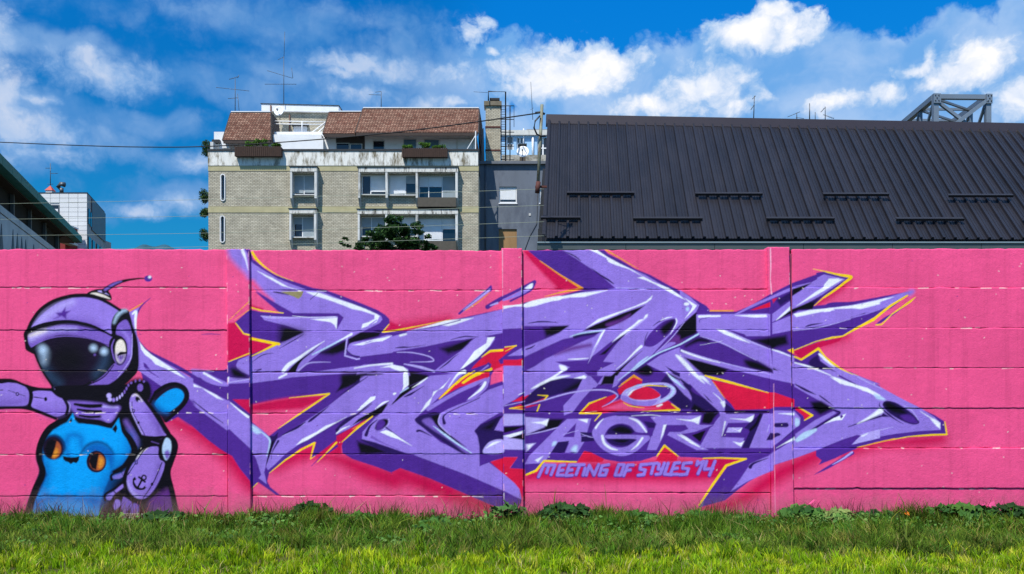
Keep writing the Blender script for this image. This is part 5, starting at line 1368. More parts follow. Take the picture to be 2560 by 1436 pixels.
weed(60, 1300, .26, 'broad leafy weed left of the painted cat', 34, 18, DRK, 10.1)
weed(1650, 1310, .2, 'low round-leaved weed in front of the lettering weeds', 20, 19, GRN, 9.9)
weed(1450, 1265, .12, 'weed leaf sprayed pink by overspray above the weed heap', 8, 20, [(236, 90, 150), (210, 84, 130)], 10.45)
weed(2031, 1260, .06, 'single weed leaf sprayed bright pink near the third post', 4, 21, [(244, 100, 160)], 10.45)
weed(2470, 1262, .08, 'small weed tip sprayed pink on the far weed bank', 6, 22, [(226, 92, 150), (190, 80, 120)], 10.45)
# litter and stones
l = MB(); x, z = PX(2268, 10.3), .10
l.add([(x - .02, 10.29, z), (x + .012, 10.27, z - .01), (x + .028, 10.30, z + .02), (x - .006, 10.31, z + .03), (x - .018, 10.34, z + .012), (x + .018, 10.33, z + .034)], [(0, 1, 2, 3), (3, 2, 5), (0, 3, 4)])
lo_ = l.build('litter_scrap', mat('orange_wrapper', (245, 130, 30), .4, .15, 20), origin=(x, 10.3, z)); sol = lo_.modifiers.new('t', 'SOLIDIFY'); sol.thickness = .004
tag(lo_, 'crumpled orange wrapper caught in the weeds', 'litter')
def stone(px, Yb, r, label, col, seed):
    b = bmesh.new(); bmesh.ops.create_icosphere(b, subdivisions=2, radius=r); rr = random.Random(seed)
    for v in b.verts: v.co *= rr.uniform(.75, 1.15); v.co.z *= .6
    me = bpy.data.meshes.new('stone'); b.to_mesh(me); b.free(); o = bpy.data.objects.new('stone', me); C.objects.link(o); o.location = (PX(px, Yb), Yb, r * .45)
    me.materials.append(mat('stone_%d' % col[0], col, .9, .2, 30, .5, 80)); return tag(o, label, 'stone')
stone(618, 10.38, .035, 'pale stone at the foot of the left wall post', (225, 200, 190), 1)
stone(2056, 10.12, .03, 'small buff stone among the weeds by the third post', (196, 170, 140), 2)

# ---------------------------------------------------------------- apartment building (36 photograph pixels to the metre)
YA = 61.0
def X1(px): return PX(px, YA)
def Z1(py): return PZ(py, YA)
brick_m = brickmat('cream_brick', (200, 194, 174), (178, 172, 153), (122, 116, 104), .25, .10, .014, .5)
band_m = mat('ochre_band', (178, 171, 134), .85, .12, 1.2, .15, 20, col2=(160, 154, 118), lo=.52, hi=.66)
stain_m = mat('stained_white_render', (226, 226, 220), .9, .10, 1.5, .2, 20, stretch=(2.2, 2.2, .55), col2=(112, 104, 84), lo=.47, hi=.60)
white_m = mat('white_render', (226, 229, 232), .85, .06, 1.5)
dirty_m = mat('weathered_frame', (214, 214, 208), .85, .12, 4, .2, 20, stretch=(2, 2, .4), col2=(70, 66, 58), lo=.50, hi=.62)
clean_m = mat('weathered_post', (206, 208, 206), .85, .15, 3, stretch=(1, 1, .3), col2=(130, 128, 120), lo=.55, hi=.7)
cop_m = mat('dark_flashing', (52, 54, 56), .5, .15, 3, metal=.3)
blind_m = mat('grey_roller_blind', (150, 164, 172), .7, .06, 2)
wblind_m = mat('white_roller_blind', (222, 226, 230), .7, .05, 2)
pane_m = glass('window_pane', (26, 38, 50)); pane2_m = glass('pale_pane', (96, 128, 150))
darkgrey_m = mat('dark_balcony_panel', (84, 80, 72), .85, .15, 4, .2, 30)
side_m = mat('shadowed_render', (150, 150, 146), .9, .12, 1)
tile_m = brickmat('brown_shingle', (118, 78, 64), (158, 124, 106), (74, 50, 44), .19, .13, .02, .8, var=.6)
apt = thing('apartment_building', 'cream brick apartment block with stained white parapet and brown shingled attic roofs', 'building', (X1(858), YA, 0))
T = apt
gz = 0.0
BX0, BX1 = X1(521), X1(1196)
slots = [(X1(553), X1(562), Z1(501), Z1(438)), (X1(552), X1(561), Z1(605), Z1(542))]
bayA = [(X1(735), X1(790), Z1(488), Z1(438)), (X1(733), X1(789), Z1(594), Z1(542))]
bayB = [(X1(904), X1(966), Z1(488), Z1(438)), (X1(972), X1(1041), Z1(489), Z1(438)), (X1(1047), X1(1141), Z1(500), Z1(440)),
        (X1(903), X1(966), Z1(592), Z1(543)), (X1(971), X1(1041), Z1(592), Z1(543)), (X1(1047), X1(1141), Z1(606), Z1(546))]
low = [(a, b, c - 2.92 * k, d - 2.92 * k) for (a, b, c, d) in (bayA[1], bayB[3], bayB[4], bayB[5]) for k in (1, 2, 3)]
w = MB(); holed(w, BX0, BX1, gz, Z1(428), YA, slots + bayA + bayB + low, .22)
w.add([(BX0, YA, gz), (BX0, YA + 12, gz), (BX0, YA + 12, Z1(428)), (BX0, YA, Z1(428))], [(0, 1, 2, 3)]); w.add([(BX1, YA, gz), (BX1, YA + 12, gz), (BX1, YA + 12, Z1(428)), (BX1, YA, Z1(428))], [(3, 2, 1, 0)])
w.build('wall', brick_m, T)
inn = MB(); inn.box(BX0 + .05, BX1 - .05, YA + .24, YA + 11.9, gz, Z1(429)); inn.build('interior', mat('dark_room', (30, 32, 34), .9, .1, 2), T)
for y0, y1 in ((415, 428), (517, 532)):
    b = MB(); b.box(BX0 - .015, BX1 + .015, YA - .03, YA + .05, Z1(y1), Z1(y0)); b.build('floor_band', band_m, T)
pb = MB(); pb.box(BX0 - .02, BX1 - .02, YA - .06, YA + .16, Z1(415) + .003, Z1(379)); pb.build('parapet', stain_m, T)
cp = MB(); cp.box(BX0 - .06, BX1 + .04, YA - .11, YA + .22, Z1(379) + .003, Z1(374)); cp.build('coping', cop_m, T)
rf = MB(); rf.box(BX0, BX1, YA + .2, YA + 12, Z1(415), Z1(396)); rf.build('roof_deck', mat('roof_deck', (120, 118, 112), .9, .1, 2), T)
# slot windows
def stadium(cx, cz, hw, hh, Y, n=10):
    pts = []
    for s, c0 in ((1, 0), (-1, math.pi)):
        for k in range(n + 1):
            a = c0 + math.pi * k / n; pts.append((cx + hw * math.cos(a), Y, cz + s * (hh - hw) + hw * math.sin(a)))
    return pts
for (a, b, c, d) in slots:
    cx, cz = (a + b) / 2, (c + d) / 2; o = stadium(cx, cz, .172, (d - c) / 2 + .07, YA - .07); i = stadium(cx, cz, .115, (d - c) / 2 + .01, YA - .07); n = len(o)
    f = MB(); ob = [(p[0], YA + .01, p[2]) for p in o]; ib = [(p[0], YA + .15, p[2]) for p in i]
    f.add(o + i + ob + ib, [(k, n + k, n + (k + 1) % n, (k + 1) % n) for k in range(n)] + [(k, (k + 1) % n, 2 * n + (k + 1) % n, 2 * n + k) for k in range(n)] + [(n + k, 3 * n + k, 3 * n + (k + 1) % n, n + (k + 1) % n) for k in range(n)])
    win = f.build('window', white_m, T)
    pn = MB(); pn.box(a - .03, b + .03, YA + .12, YA + .14, c, d); pn.build('pane', pane_m, win)
def window(parent, a, b, c, d, Y, kind, seed=0):
    """frame with mullion, panes and roller blinds; kind = list of (x0,x1 fractions, blind fraction, blind material)"""
    f = MB(); t = .06
    f.box(a, b, Y, Y + .05, c, c + t); f.box(a, b, Y, Y + .05, d - t, d); f.box(a, a + t, Y, Y + .05, c + t, d - t); f.box(b - t, b, Y, Y + .05, c + t, d - t)
    cuts = [a + (b - a) * k[0] for k in kind[1:]]
    for x in cuts: f.box(x - t / 2, x + t / 2, Y, Y + .05, c + t, d - t)
    win = f.build('window', white_m, parent)
    for x0, x1, bl, bm in kind:
        xa, xb = a + (b - a) * x0 + .035, a + (b - a) * x1 - .035
        p = MB(); p.box(xa, xb, Y + .025, Y + .04, c + .05, d - .05); p.build('pane', pane_m, win)
        if bl > 0:
            m = MB(); zb = d - .05 - (d - c - .1) * bl; n = max(int((d - .05 - zb) / .055), 1); h = (d - .05 - zb) / n
            for k in range(n):
                z = zb + k * h; m.add([(xa, Y - .012, z), (xb, Y - .012, z), (xb, Y - .028, z + h * .5), (xa, Y - .028, z + h * .5), (xb, Y - .012, z + h), (xa, Y - .012, z + h)], [(0, 1, 2, 3), (3, 2, 4, 5)])
            m.build('roller_blind', bm, win)
    return win
PR = .55
def bay(parent, x0, x1, zt, zb, posts, zfoot):
    """projecting concrete surround: hood, uprights with bracket feet"""
    h = MB(); h.box(x0, x1, YA - PR, YA - .002, zt - .36, zt - .06); hd = h.build('bay_hood', dirty_m, parent)
    c = MB(); c.box(x0 - .06, x1 + .06, YA - PR - .05, YA - .002, zt - .057, zt); c.build('flashing', cop_m, hd)
    for x, w in posts:
        p = MB(); p.box(x - w / 2, x + w / 2, YA - PR + .02, YA - .002, zb, zt - .362)
        p.add([(x - w / 2, YA - PR + .02, zb), (x + w / 2, YA - PR + .02, zb), (x + w / 2, YA - .002, zfoot), (x - w / 2, YA - .002, zfoot), (x - w / 2, YA - .002, zb), (x + w / 2, YA - .002, zb)], [(0, 3, 2, 1), (0, 4, 3), (1, 2, 5)])
        p.build('bay_upright', clean_m, parent)
def sill(parent, a, b, z):
    m = MB(); m.box(a, b, YA - PR * .55, YA + .1, z - .07, z); m.build('sill', clean_m, parent)
YW = YA + .12
G, W_ = blind_m, wblind_m
bay(T, X1(730), X1(796), Z1(421), Z1(500), [(X1(732.5), .13), (X1(793), .16)], Z1(519))
bay(T, X1(728), X1(795), Z1(525), Z1(603), [(X1(730.5), .13), (X1(792), .16)], Z1(622))
window(T, *bayA[0], YW, [(0, .44, .93, G), (.44, 1, .90, G)]); sill(T, bayA[0][0], bayA[0][1], bayA[0][2])
window(T, *bayA[1], YW, [(0, .4, .35, G), (.4, 1, 1, G)]); sill(T, bayA[1][0], bayA[1][1], bayA[1][2])
bay(T, X1(898), X1(1146), Z1(422), Z1(499), [(X1(901), .13), (X1(969), .15), (X1(1044), .15), (X1(1142.5), .16)], Z1(519))
bay(T, X1(897), X1(1146), Z1(526), Z1(604), [(X1(900), .13), (X1(968.5), .15), (X1(1044), .15), (X1(1142.5), .16)], Z1(624))
window(T, *bayB[0], YW, [(0, .36, .0, G), (.36, 1, .86, W_)]); window(T, *bayB[1], YW, [(0, .6, .96, W_), (.6, 1, .4, G)])
window(T, *bayB[2], YW, [(0, .26, .45, W_), (.26, .62, .45, W_), (.62, 1, .92, G)])
window(T, *bayB[3], YW, [(0, .4, .5, G), (.4, 1, .8, G)]); window(T, *bayB[4], YW, [(0, .5, .9, G), (.5, 1, .6, W_)]); window(T, *bayB[5], YW, [(0, .62, 1, W_), (.62, 1, .45, W_)])
for h in (bayB[0], bayB[1], bayB[3], bayB[4]): sill(T, h[0], h[1], h[2])
for h in low: window(T, *h, YW, [(0, .5, .4, G), (.5, 1, .7, G)])
for z0, z1 in ((Z1(521), Z1(498)), (Z1(632), Z1(606))):
    bl = MB(); bl.box(X1(1046), X1(1141), YA - PR + .02, YA - PR + .10, z0, z1); bl.box(X1(1046), X1(1141), YA - PR + .10, YA, z0, z0 + .1); bl.build('balcony_panel', darkgrey_m, T)
# attic storey set back behind the parapet
YT = YA + 2.2
def XT(px): return PX(px, YT)
def ZT(py): return PZ(py, YT)
at_ = MB(); at_.box(XT(535), XT(1190), YT, YT + 8, Z1(396), ZT(330)); at_.build('attic_wall', white_m, T)
m = MB(); m.box(XT(533), XT(552), YT - .3, YT + .3, ZT(360), ZT(352)); m.build('cornice', cop_m, T)
for a, b, y0, y1, mm in ((934, 960, 354, 373, pane_m), (1010, 1040, 350, 373, pane2_m), (1062, 1097, 351, 373, pane2_m), (1101, 1140, 349, 373, wblind_m), (1145, 1180, 349, 373, wblind_m), (842, 872, 360, 373, pane_m), (877, 904, 362, 373, pane_m)):
    fr = MB(); fr.box(XT(a - 2), XT(b + 2), YT - .03, YT + .02, ZT(y1 + 4), ZT(y0 - 2)); wn = fr.build('window', clean_m, T)
    p = MB(); p.box(XT(a), XT(b), YT - .045, YT - .035, ZT(y1 + 4), ZT(y0)); p.build('pane', mm, wn)
rec = MB(); rec.box(XT(840), XT(912), YT - .02, YT - .004, ZT(385), ZT(336)); rec.build('loggia_shade_sheet', mat('loggia_shadow_wall', (70, 66, 66), .9, .15, 2), T)  # flat sheet; the loggia's shade is put into its dark colour
def mansard(px, top, bot, depth, over, name='roof'):
    """px = (x left top, x right top, x right bottom, x left bottom); the shingled slope leans back from the eaves"""
    Yb, Yt = YT - over, YT - over + depth
    a, b, c, d = at(px[0], top, Yt), at(px[1], top, Yt), at(px[2], bot, Yb), at(px[3], bot, Yb)
    s = MB(); th = Vector((0, .12, -.14)); s.hexa([d, c, c + th, d + th, a, b, b + th, a + th]); r = s.build(name, tile_m, T)
    f = MB(); f.box(d.x + .03, c.x - .03, Yb + .02, Yb + .10, d.z - .24, d.z - .012); f.build('eaves_board', mat('eaves_timber', (64, 54, 50), .8, .2, 4), r)
    rd = MB(); rd.bar(a + Vector((0, .02, .03)), b + Vector((0, .02, .03)), .16, .07); rd.build('ridge_flashing', mat('zinc_flashing', (226, 228, 230), .45, .06, 3, metal=.2), r)
    e = MB(); e.prism([b + Vector((.012, 0, -.02)), c + Vector((.012, 0, -.02)), Vector((c.x + .012, Yb + 3, c.z - .1)), Vector((b.x + .012, Yt + 2, b.z - .05))], (.05, 0, 0)); e.build('verge_board', mat('eaves_timber', (64, 54, 50)), r)
    e = MB(); e.prism([a + Vector((-.012, 0, -.02)), d + Vector((-.012, 0, -.02)), Vector((d.x - .012, Yb + 1.2, d.z - .1)), Vector((a.x - .012, Yt + .8, a.z - .05))], (-.06, 0, 0)); e.build('verge_board', mat('eaves_timber', (64, 54, 50)), r)
    return r
mansard((578, 676, 676, 557), 281, 350, 1.0, 1.2); mansard((823, 906, 889, 808), 280, 334, .9, 1.1); mansard((908, 1197, 1195, 889), 271, 331, 1.0, 1.5)
gb = MB(); gb.add([at(1199, 273, YT - .4), at(1196, 333, YT - 1.4), at(1211, 430, YT + 6), at(1206, 315, YT + 6)], [(0, 1, 2, 3)]); gb.add([at(1196, 333, YT - .0), at(1197, 400, YT), at(1212, 425, YT + 6), at(1209, 320, YT + 6)], [(0, 1, 2, 3)])
gb.build('gable_wall', mat('gable_brown', (82, 66, 58), .9, .2, 2), T)
gf = MB(); gf.bar(at(1189, 374, YA + .3), at(1189, 328, YA + .3), .07); gf.bar(at(1188, 340, YA + .3), at(1168, 373, YA + .3), .05); gf.build('terrace_post', white_m, T)
# stair house
ph = MB(); Yp = YT + 3.2; ph.box(PX(660, Yp), PX(846, Yp), Yp, Yp + 4, PZ(396, Yp), PZ(279, Yp)); ph.build('stair_house', brick_m, T)
pf = MB(); p0, p1 = PX(656, Yp), PX(848, Yp); z0 = PZ(280, Yp)
pf.hexa([(p0, Yp - .25, z0), (p1, Yp - .25, z0 - .1), (p1, Yp + 4, z0 - .1), (p0, Yp + 4, z0), (p0, Yp - .25, PZ(263, Yp)), (p1, Yp - .25, PZ(268, Yp)), (p1, Yp + 4, PZ(268, Yp)), (p0, Yp + 4, PZ(263, Yp))]); pf.build('fascia', white_m, T)
pc = MB(); pc.hexa([(p0 - .06, Yp - .3, PZ(263, Yp) + .004), (p1 + .06, Yp - .3, PZ(268, Yp) + .004), (p1 + .06, Yp + 4, PZ(268, Yp) + .004), (p0 - .06, Yp + 4, PZ(263, Yp) + .004), (p0 - .06, Yp - .3, PZ(261.5, Yp)), (p1 + .06, Yp - .3, PZ(266.5, Yp)), (p1 + .06, Yp + 4, PZ(266.5, Yp)), (p0 - .06, Yp + 4, PZ(261.5, Yp))]); pc.build('coping', cop_m, T)
for px_, y0_, dy_ in ((677, 264, .3), (724, 286, .08)):
    dp = MB(); dp.tube([at(px_, y0_, Yp - dy_), at(px_, 339, Yp - dy_)], .055); dp.build('downpipe', mat('brown_pipe', (96, 66, 56), .6, .1, 3), T)
dr = MB(); dr.box(PX(734, Yp), PX(768, Yp), Yp - .05, Yp - .01, PZ(345, Yp), PZ(317, Yp)); dd = dr.build('doorway', white_m, T); dh = MB(); dh.box(PX(731, Yp), PX(772, Yp), Yp - .4, Yp - .002, PZ(317, Yp) + .003, PZ(313, Yp)); dh.build('canopy', cop_m, dd)
tw = MB(); tw.add([at(676, 373, YT - .6), at(676, 340, YT - .6), at(790, 346, YT - .6), at(808, 346, YT - .6), at(808, 373, YT - .6)], [(4, 3, 2, 1, 0)]); tw.box(XT(676), XT(808), YT - .55, YT, ZT(374), ZT(342)); tw.build('terrace_wall', white_m, T)
rl = MB(); Yr = YT + .4
for y in (303, 310, 331): rl.tube([at(681, y, Yr), at(815, y + 2, Yr)], .035)
for x in (681, 755): rl.tube([at(x, 303, Yr), at(x, 337, Yr)], .035)
for o_ in (0, 9, 20): rl.tube([at(814, 306 + o_, Yr - .3), at(764 + o_, 344 + o_ * .9, Yr - .3)], .045)
rl.tube([at(778, 370, Yr - .3), at(806, 340, Yr - .3)], .05); rl.build('railing', mat('white_rail', (236, 238, 240), .5, .04, 3), T)
# west side balconies
for y0, y1 in ((345, 372), (440, 470), (530, 548), (590, 622)):
    sb = MB(); sb.box(X1(513), BX0 - .003, YA + 1, YA + 4, Z1(y1), Z1(y0)); sb.build('side_balcony', clean_m, T)
sg = MB(); sg.box(X1(534), X1(552), YT - .4, YT + .6, ZT(374), ZT(353)); sg.build('terrace_pier', white_m, T)

# ---------------------------------------------------------------- foliage helper
fol_m = leafmat('foliage', trans=.2, rough=.6)
def foliage(name, centres, n, leaf, cols, seed, parent=None, origin=(0, 0, 0), label=None, cat=None, flat=.6):
    """leaf-sized faces through the clumps given as (x,y,z,r)"""
    r = np.random.default_rng(seed); Cn = np.array(centres, float); wt = Cn[:, 3] ** 2; i = r.choice(len(Cn), n, p=wt / wt.sum())
    d = r.normal(0, 1, (n, 3)); d /= np.linalg.norm(d, axis=1)[:, None]; rad = Cn[i, 3] * r.random(n) ** .4
    P = Cn[i, :3] + d * rad[:, None] * np.array([1, 1, flat])
    a = r.normal(0, 1, (n, 3)); a /= np.linalg.norm(a, axis=1)[:, None]; b = np.cross(a, r.normal(0, 1, (n, 3))); b /= np.linalg.norm(b, axis=1)[:, None]
    s = (leaf * r.uniform(.6, 1.4, n))[:, None]
    V = np.stack([P - a * s, P + b * s * .45, P + a * s, P - b * s * .45], 1).reshape(-1, 3) - np.array(origin)
    q = np.arange(n * 4).reshape(-1, 4); c = np.array([lin(x) for x in cols])[r.integers(len(cols), size=n)] * r.uniform(.7, 1.2, (n, 1))
    o = mesh_np(name, V, np.zeros((0, 3), int), q, np.repeat(c, 4, 0), fol_m)
    if parent is not None: o.parent = parent; o.location = Vector(origin) - WLOC.get(parent.name, parent.location)
    else: o.location = origin
    if label: tag(o, label, cat)
    return o
# roof-terrace planters
wood_m = mat('dark_planter_wood', (62, 44, 36), .8, .25, 6)
def planter(x0, x1, y0, y1, label, clumps, seed):
    t = thing('planter', label, 'planter', (X1((x0 + x1) / 2), YA - .35, Z1(y1)))
    b = MB(); xa, xb = X1(x0), X1(x1); Yp0, Yp1 = YA - .50, YA - .115
    b.box(xa, xb, Yp0 + .03, Yp1, Z1(y1), Z1(y0) - .05); b.build('box', wood_m, t)
    n = int((xb - xa) / .13)
    s = MB()
    for k in range(n): s.box(xa + k * (xb - xa) / n, xa + (k + .72) * (xb - xa) / n, Yp0, Yp0 + .027, Z1(y1) - .02, Z1(y0))
    struct(s.build('slat', wood_m, t), 'stuff')
    cl = []; rr = random.Random(seed)
    for px, w, h in clumps:
        for k in range(7): cl.append((X1(px + rr.uniform(-w, w)), YA - .3 + rr.uniform(-.1, .15), Z1(y0 - rr.uniform(0, h)) + .08, .20))
    foliage('foliage', cl, 1800, .06, [(84, 122, 48), (108, 148, 58), (60, 92, 44)], seed, t, (X1((x0 + x1) / 2), YA - .3, Z1(y0)))
    return t
planter(592, 708, 371, 395, 'brown slatted planter on the parapet with drooping dark plants below the small attic roof', [(628, 8, 10), (655, 18, 14), (690, 10, 3)], 3)
planter(1007, 1120, 375, 397, 'brown slatted planter on the parapet with a bright green mound below the wide attic roof', [(1020, 8, 4), (1055, 20, 10), (1098, 12, 5)], 4)
# climbing plants on the west balconies
for k, (px, py, r_, lab) in enumerate(((513, 372, 22, 'wispy climbing plant at the roof corner of the apartment block'), (512, 492, 16, 'dark hanging shrub on the upper side balcony of the apartment block'), (512, 588, 13, 'hanging plant on the lower side balcony of the apartment block'), (512, 532, 7, 'small potted plant on the middle side balcony of the apartment block'))):
    c0 = at(px, py, YA + 1.5); rr = random.Random(k); cl = [(c0.x + rr.uniform(-.18, .18), c0.y + rr.uniform(-.15, .15), c0.z + (j_ / 7.5 - 1) * r_ / 48, .24) for j_ in range(16)]
    foliage('hanging_plant', cl, 1000, .06, [(58, 84, 44), (78, 104, 58), (46, 66, 38)], 30 + k, None, tuple(c0), lab, 'plant', 1.0)

# ---------------------------------------------------------------- roof-top fittings
steel_m = mat('galvanised_mast', (96, 100, 104), .5, .1, 4, metal=.6)
def antenna(label, Y, mast, booms, r=.03, nrod=7, rod=.5):
    """mast = (px, py top, py bottom); booms = list of (x0,y0,x1,y1,rods?) in photograph pixels at the mast's distance"""
    base = at(mast[0], mast[2], Y); t = thing('tv_antenna', label, 'antenna', base)
    m = MB(); m.tube([base, at(mast[3] if len(mast) > 3 else mast[0], mast[1], Y)], [r, r * .7]); m.build('mast', steel_m, t)
    for x0, y0, x1, y1, k in booms:
        a, b = at(x0, y0, Y), at(x1, y1, Y); q = MB(); q.tube([a, b], r * .6, 5)
        for j in range(k):
            p = a.lerp(b, (j + .5) / k); L = rod * (.6 + .4 * j / max(k, 1)); q.tube([p + Vector((-.02, -L / 2, -L * .12)), p + Vector((.02, L / 2, L * .12))], r * .35, 4)
        q.build('boom', steel_m, t)
    return t
antenna('tall rooftop aerial with three crossed booms above the small attic roof', YA + 3, (588, 197, 285), [(540, 219, 623, 228, 9), (570, 247, 594, 245, 4), (573, 199, 597, 192, 4), (594, 196, 597, 188, 0), (594, 235, 598, 280, 0)])
antenna('tallest rooftop mast with two long booms and a thin whip on top', YA + 5, (709.5, 142, 263), [(668, 177, 731, 196, 9), (662, 211, 741, 211, 10), (695, 150, 709, 143, 0), (712, 80, 710, 142, 0), (729, 170, 732, 196, 0)])
antenna('short aerial with one left-pointing boom above the wide attic roof', YA + 3, (953, 229, 270), [(922, 237, 953, 238, 6), (938, 231, 953, 229, 0)], r=.028)
antenna('thin slanting whip aerial right of the brick chimney', YA + 12, (1332, 205, 300, 1327), [(1326, 275, 1334, 270, 0)], r=.025)
antenna('spiky aerial rising over the middle of the dark ridge', 42, (1884, 240, 300, 1886), [(1877, 275, 1886, 262, 3), (1881, 248, 1889, 240, 2)], r=.025)
antenna('low aerial with slanted boom behind the dark ridge', 42, (1992, 282, 300), [(1969, 293, 2000, 280, 5), (1990, 294, 2010, 297, 0)], r=.022)
antenna('plain thin pole behind the dark ridge', 42, (2024, 259, 300), [(2038, 281, 2038, 300, 0)], r=.028)
antenna('aerial with an upward flick boom behind the dark ridge near the truss', 42, (2063, 267, 300), [(2052, 281, 2063, 269, 3), (2058, 287, 2085, 297, 4)], r=.022)
antenna('far aerial with stubby booms on the white panelled building', 58, (126, 409, 468), [(115, 421, 126, 421, 3), (127, 434, 143, 434, 3), (119, 461, 132, 461, 2)], r=.03)
dish_m = mat('dish_white', (224, 228, 232), .45, .05, 3); 
def dish(label, c, rad, aim, pole_to):
    t = thing('satellite_dish', label, 'satellite dish', c); aim = Vector(aim).normalized(); u = aim.orthogonal().normalized(); w = aim.cross(u); n = 24
    vs = [Vector(c) - aim * rad * .22]; fs = []
    for j, k in ((1, .5), (2, .82), (3, 1)):
        for i in range(n):
            a = 2 * math.pi * i / n; vs.append(Vector(c) + (u * math.cos(a) + w * math.sin(a)) * rad * k - aim * rad * .22 * (1 - k * k))
    fs = [(0, 1 + i, 1 + (i + 1) % n) for i in range(n)] + [(1 + j * n + i, 1 + (j + 1) * n + i, 1 + (j + 1) * n + (i + 1) % n, 1 + j * n + (i + 1) % n) for j in (0, 1) for i in range(n)]
    m = MB(); m.add(vs, fs, True); o = m.build('reflector', dish_m, t); sd = o.modifiers.new('t', 'SOLIDIFY'); sd.thickness = .03
    a = MB(); f = Vector(c) + aim * rad * .75 + Vector((0, 0, -rad * .2)); a.tube([Vector(c) - aim * .1 + Vector((0, 0, -rad * .8)), f], .022); a.box(f.x - .05, f.x + .05, f.y - .08, f.y + .08, f.z - .05, f.z + .06); a.build('feed_arm', steel_m, t)
    b = MB(); b.tube([Vector(c) - aim * rad * .25, Vector(c) - aim * rad * .5, Vector(pole_to)], .035); b.build('mounting_pole', steel_m, t)
dish('round pale dish on the brick stair house wall', at(697, 277, YA + 4.6), .38, (-.15, -1, .25), at(700, 300, YA + 5.3))
dish('large white dish standing in front of the pale blue building', at(1307, 379, 66), .46, (-.1, -1, .3), at(1306, 403, 66.4))

# ---------------------------------------------------------------- grey rendered house with brick chimney
YG = 64.0
grey_m = mat('blue_grey_render', (104, 112, 124), .9, .10, .7, .12, 12, col2=(86, 93, 106), lo=.48, hi=.62, stretch=(1.4, 1, .5))
gh = thing('grey_house', 'blue grey rendered house wall with white window and boarded window', 'building', (PX(1290, YG), YG, 0))
gx = lambda px: PX(px, YG); gzz = lambda py: PZ(py, YG)
hol = [(gx(1248), gx(1292), gzz(508), gzz(467)), (gx(1349), gx(1375), gzz(508), gzz(473)), (gx(1247), gx(1292), gzz(660), gzz(573)), (gx(1345), gx(1372), gzz(660), gzz(573))]
w = MB(); holed(w, gx(1150), gx(1470), 0, gzz(412), YG, hol, .25); w.box(gx(1150), gx(1470), YG + .3, YG + 10, 0, gzz(413)); w.build('wall', grey_m, gh)
w = MB(); w.box(gx(1150), gx(1475), YG - .25, YG + 10, gzz(412) + .003, gzz(405)); w.build('cornice', mat('grey_cornice', (98, 104, 112), .7, .1, 2), gh)
for i, (a, b, c, d) in enumerate(hol[:2]):
    f = MB(); f.box(a, b, YG + .1, YG + .16, c, c + .10); f.box(a, a + .07, YG + .1, YG + .16, c + .1, d); f.box(b - .07, b, YG + .1, YG + .16, c + .1, d); f.box(a - .04, b + .04, YG - .06, YG + .1, c - .08, c - .003); wn = f.build('window', white_m, gh)
    p = MB(); p.box(a + .07, b - .07, YG + .13, YG + .15, c + .1, d); p.build('pane', pane_m, wn)
    m = MB(); zb = c + .26; n = 12
    for k in range(n):
        h = (d - zb) / n; z = zb + k * h; m.add([(a + .08, YG + .12, z), (b - .08, YG + .12, z), (b - .08, YG + .105, z + h / 2), (a + .08, YG + .105, z + h / 2), (b - .08, YG + .12, z + h), (a + .08, YG + .12, z + h)], [(0, 1, 2, 3), (3, 2, 4, 5)])
    m.build('roller_blind', wblind_m, wn)
for a, b, c, d in hol[2:]:
    p = MB(); p.box(a, b, YG + .10, YG + .18, c, d); p.build('boarding', mat('brown_board', (150, 118, 80), .85, .15, 3, stretch=(1, 1, .2)), gh)
cr = MB(); cr.tube([at(1345, 470, YG - .03), at(1342, 560, YG - .03), at(1325, 590, YG - .03), at(1312, 625, YG - .03)], .018, 5); cr.build('loose_cable', cop_m, gh)
w = MB(); w.tube([at(1214, 412, YG - .06), at(1214, 640, YG - .06)], .05, 8); w.build('downpipe', mat('grey_pipe', (84, 90, 100), .5, .1, 3), gh)
w = MB(); w.box(gx(1322), gx(1327), YG - .04, YG - .003, gzz(540), gzz(534)); w.build('vent_grille', mat('vent_white', (190, 190, 188), .6, .05, 3), gh)
# chimney
ch = thing('brick_chimney', 'tall cream brick chimney with concrete cap and iron bands', 'chimney', at(1232, 405, YG + .6)); Yc = YG + .6
cm = MB(); cm.box(PX(1214, Yc), PX(1251, Yc), Yc, Yc + 1.0, PZ(420, Yc), PZ(265, Yc)); cm.build('stack', brick_m, ch)
cm = MB(); cm.box(PX(1210, Yc), PX(1254, Yc), Yc - .12, Yc + 1.12, PZ(265, Yc) + .003, PZ(254, Yc)); cm.build('cap', mat('cap_concrete', (120, 112, 96), .9, .2, 4), ch)
for y in (318, 376):
    cm = MB(); cm.box(PX(1213, Yc), PX(1251.6, Yc), Yc - .03, Yc + 1.03, PZ(y + 2, Yc), PZ(y - 2, Yc)); cm.build('iron_band', mat('rusty_iron', (88, 50, 44), .8, .2, 6), ch)
cm = MB(); cm.box(PX(1224, Yc), PX(1249, Yc), Yc + .1, Yc + .8, PZ(249, Yc), PZ(244, Yc)); cm.box(PX(1226, Yc), PX(1229, Yc), Yc + .2, Yc + .7, PZ(254, Yc), PZ(249, Yc)); cm.box(PX(1244, Yc), PX(1247, Yc), Yc + .2, Yc + .7, PZ(254, Yc), PZ(249, Yc)); cm.build('cowl', cop_m, ch)
lad_m = mat('black_iron', (38, 40, 46), .5, .1, 4, metal=.4)
ld = thing('ladder_cage', 'black iron caged ladder climbing beside the brick chimney', 'ladder', at(1264, 405, YG + .3)); Yl = YG + .3
q = MB()
q.tube([at(1221, 252, Yl), at(1221, 229, Yl), at(1264, 230, Yl), at(1264, 405, Yl)], .05); q.tube([at(1221, 234, Yl + .9), at(1221, 230, Yl), ], .03)
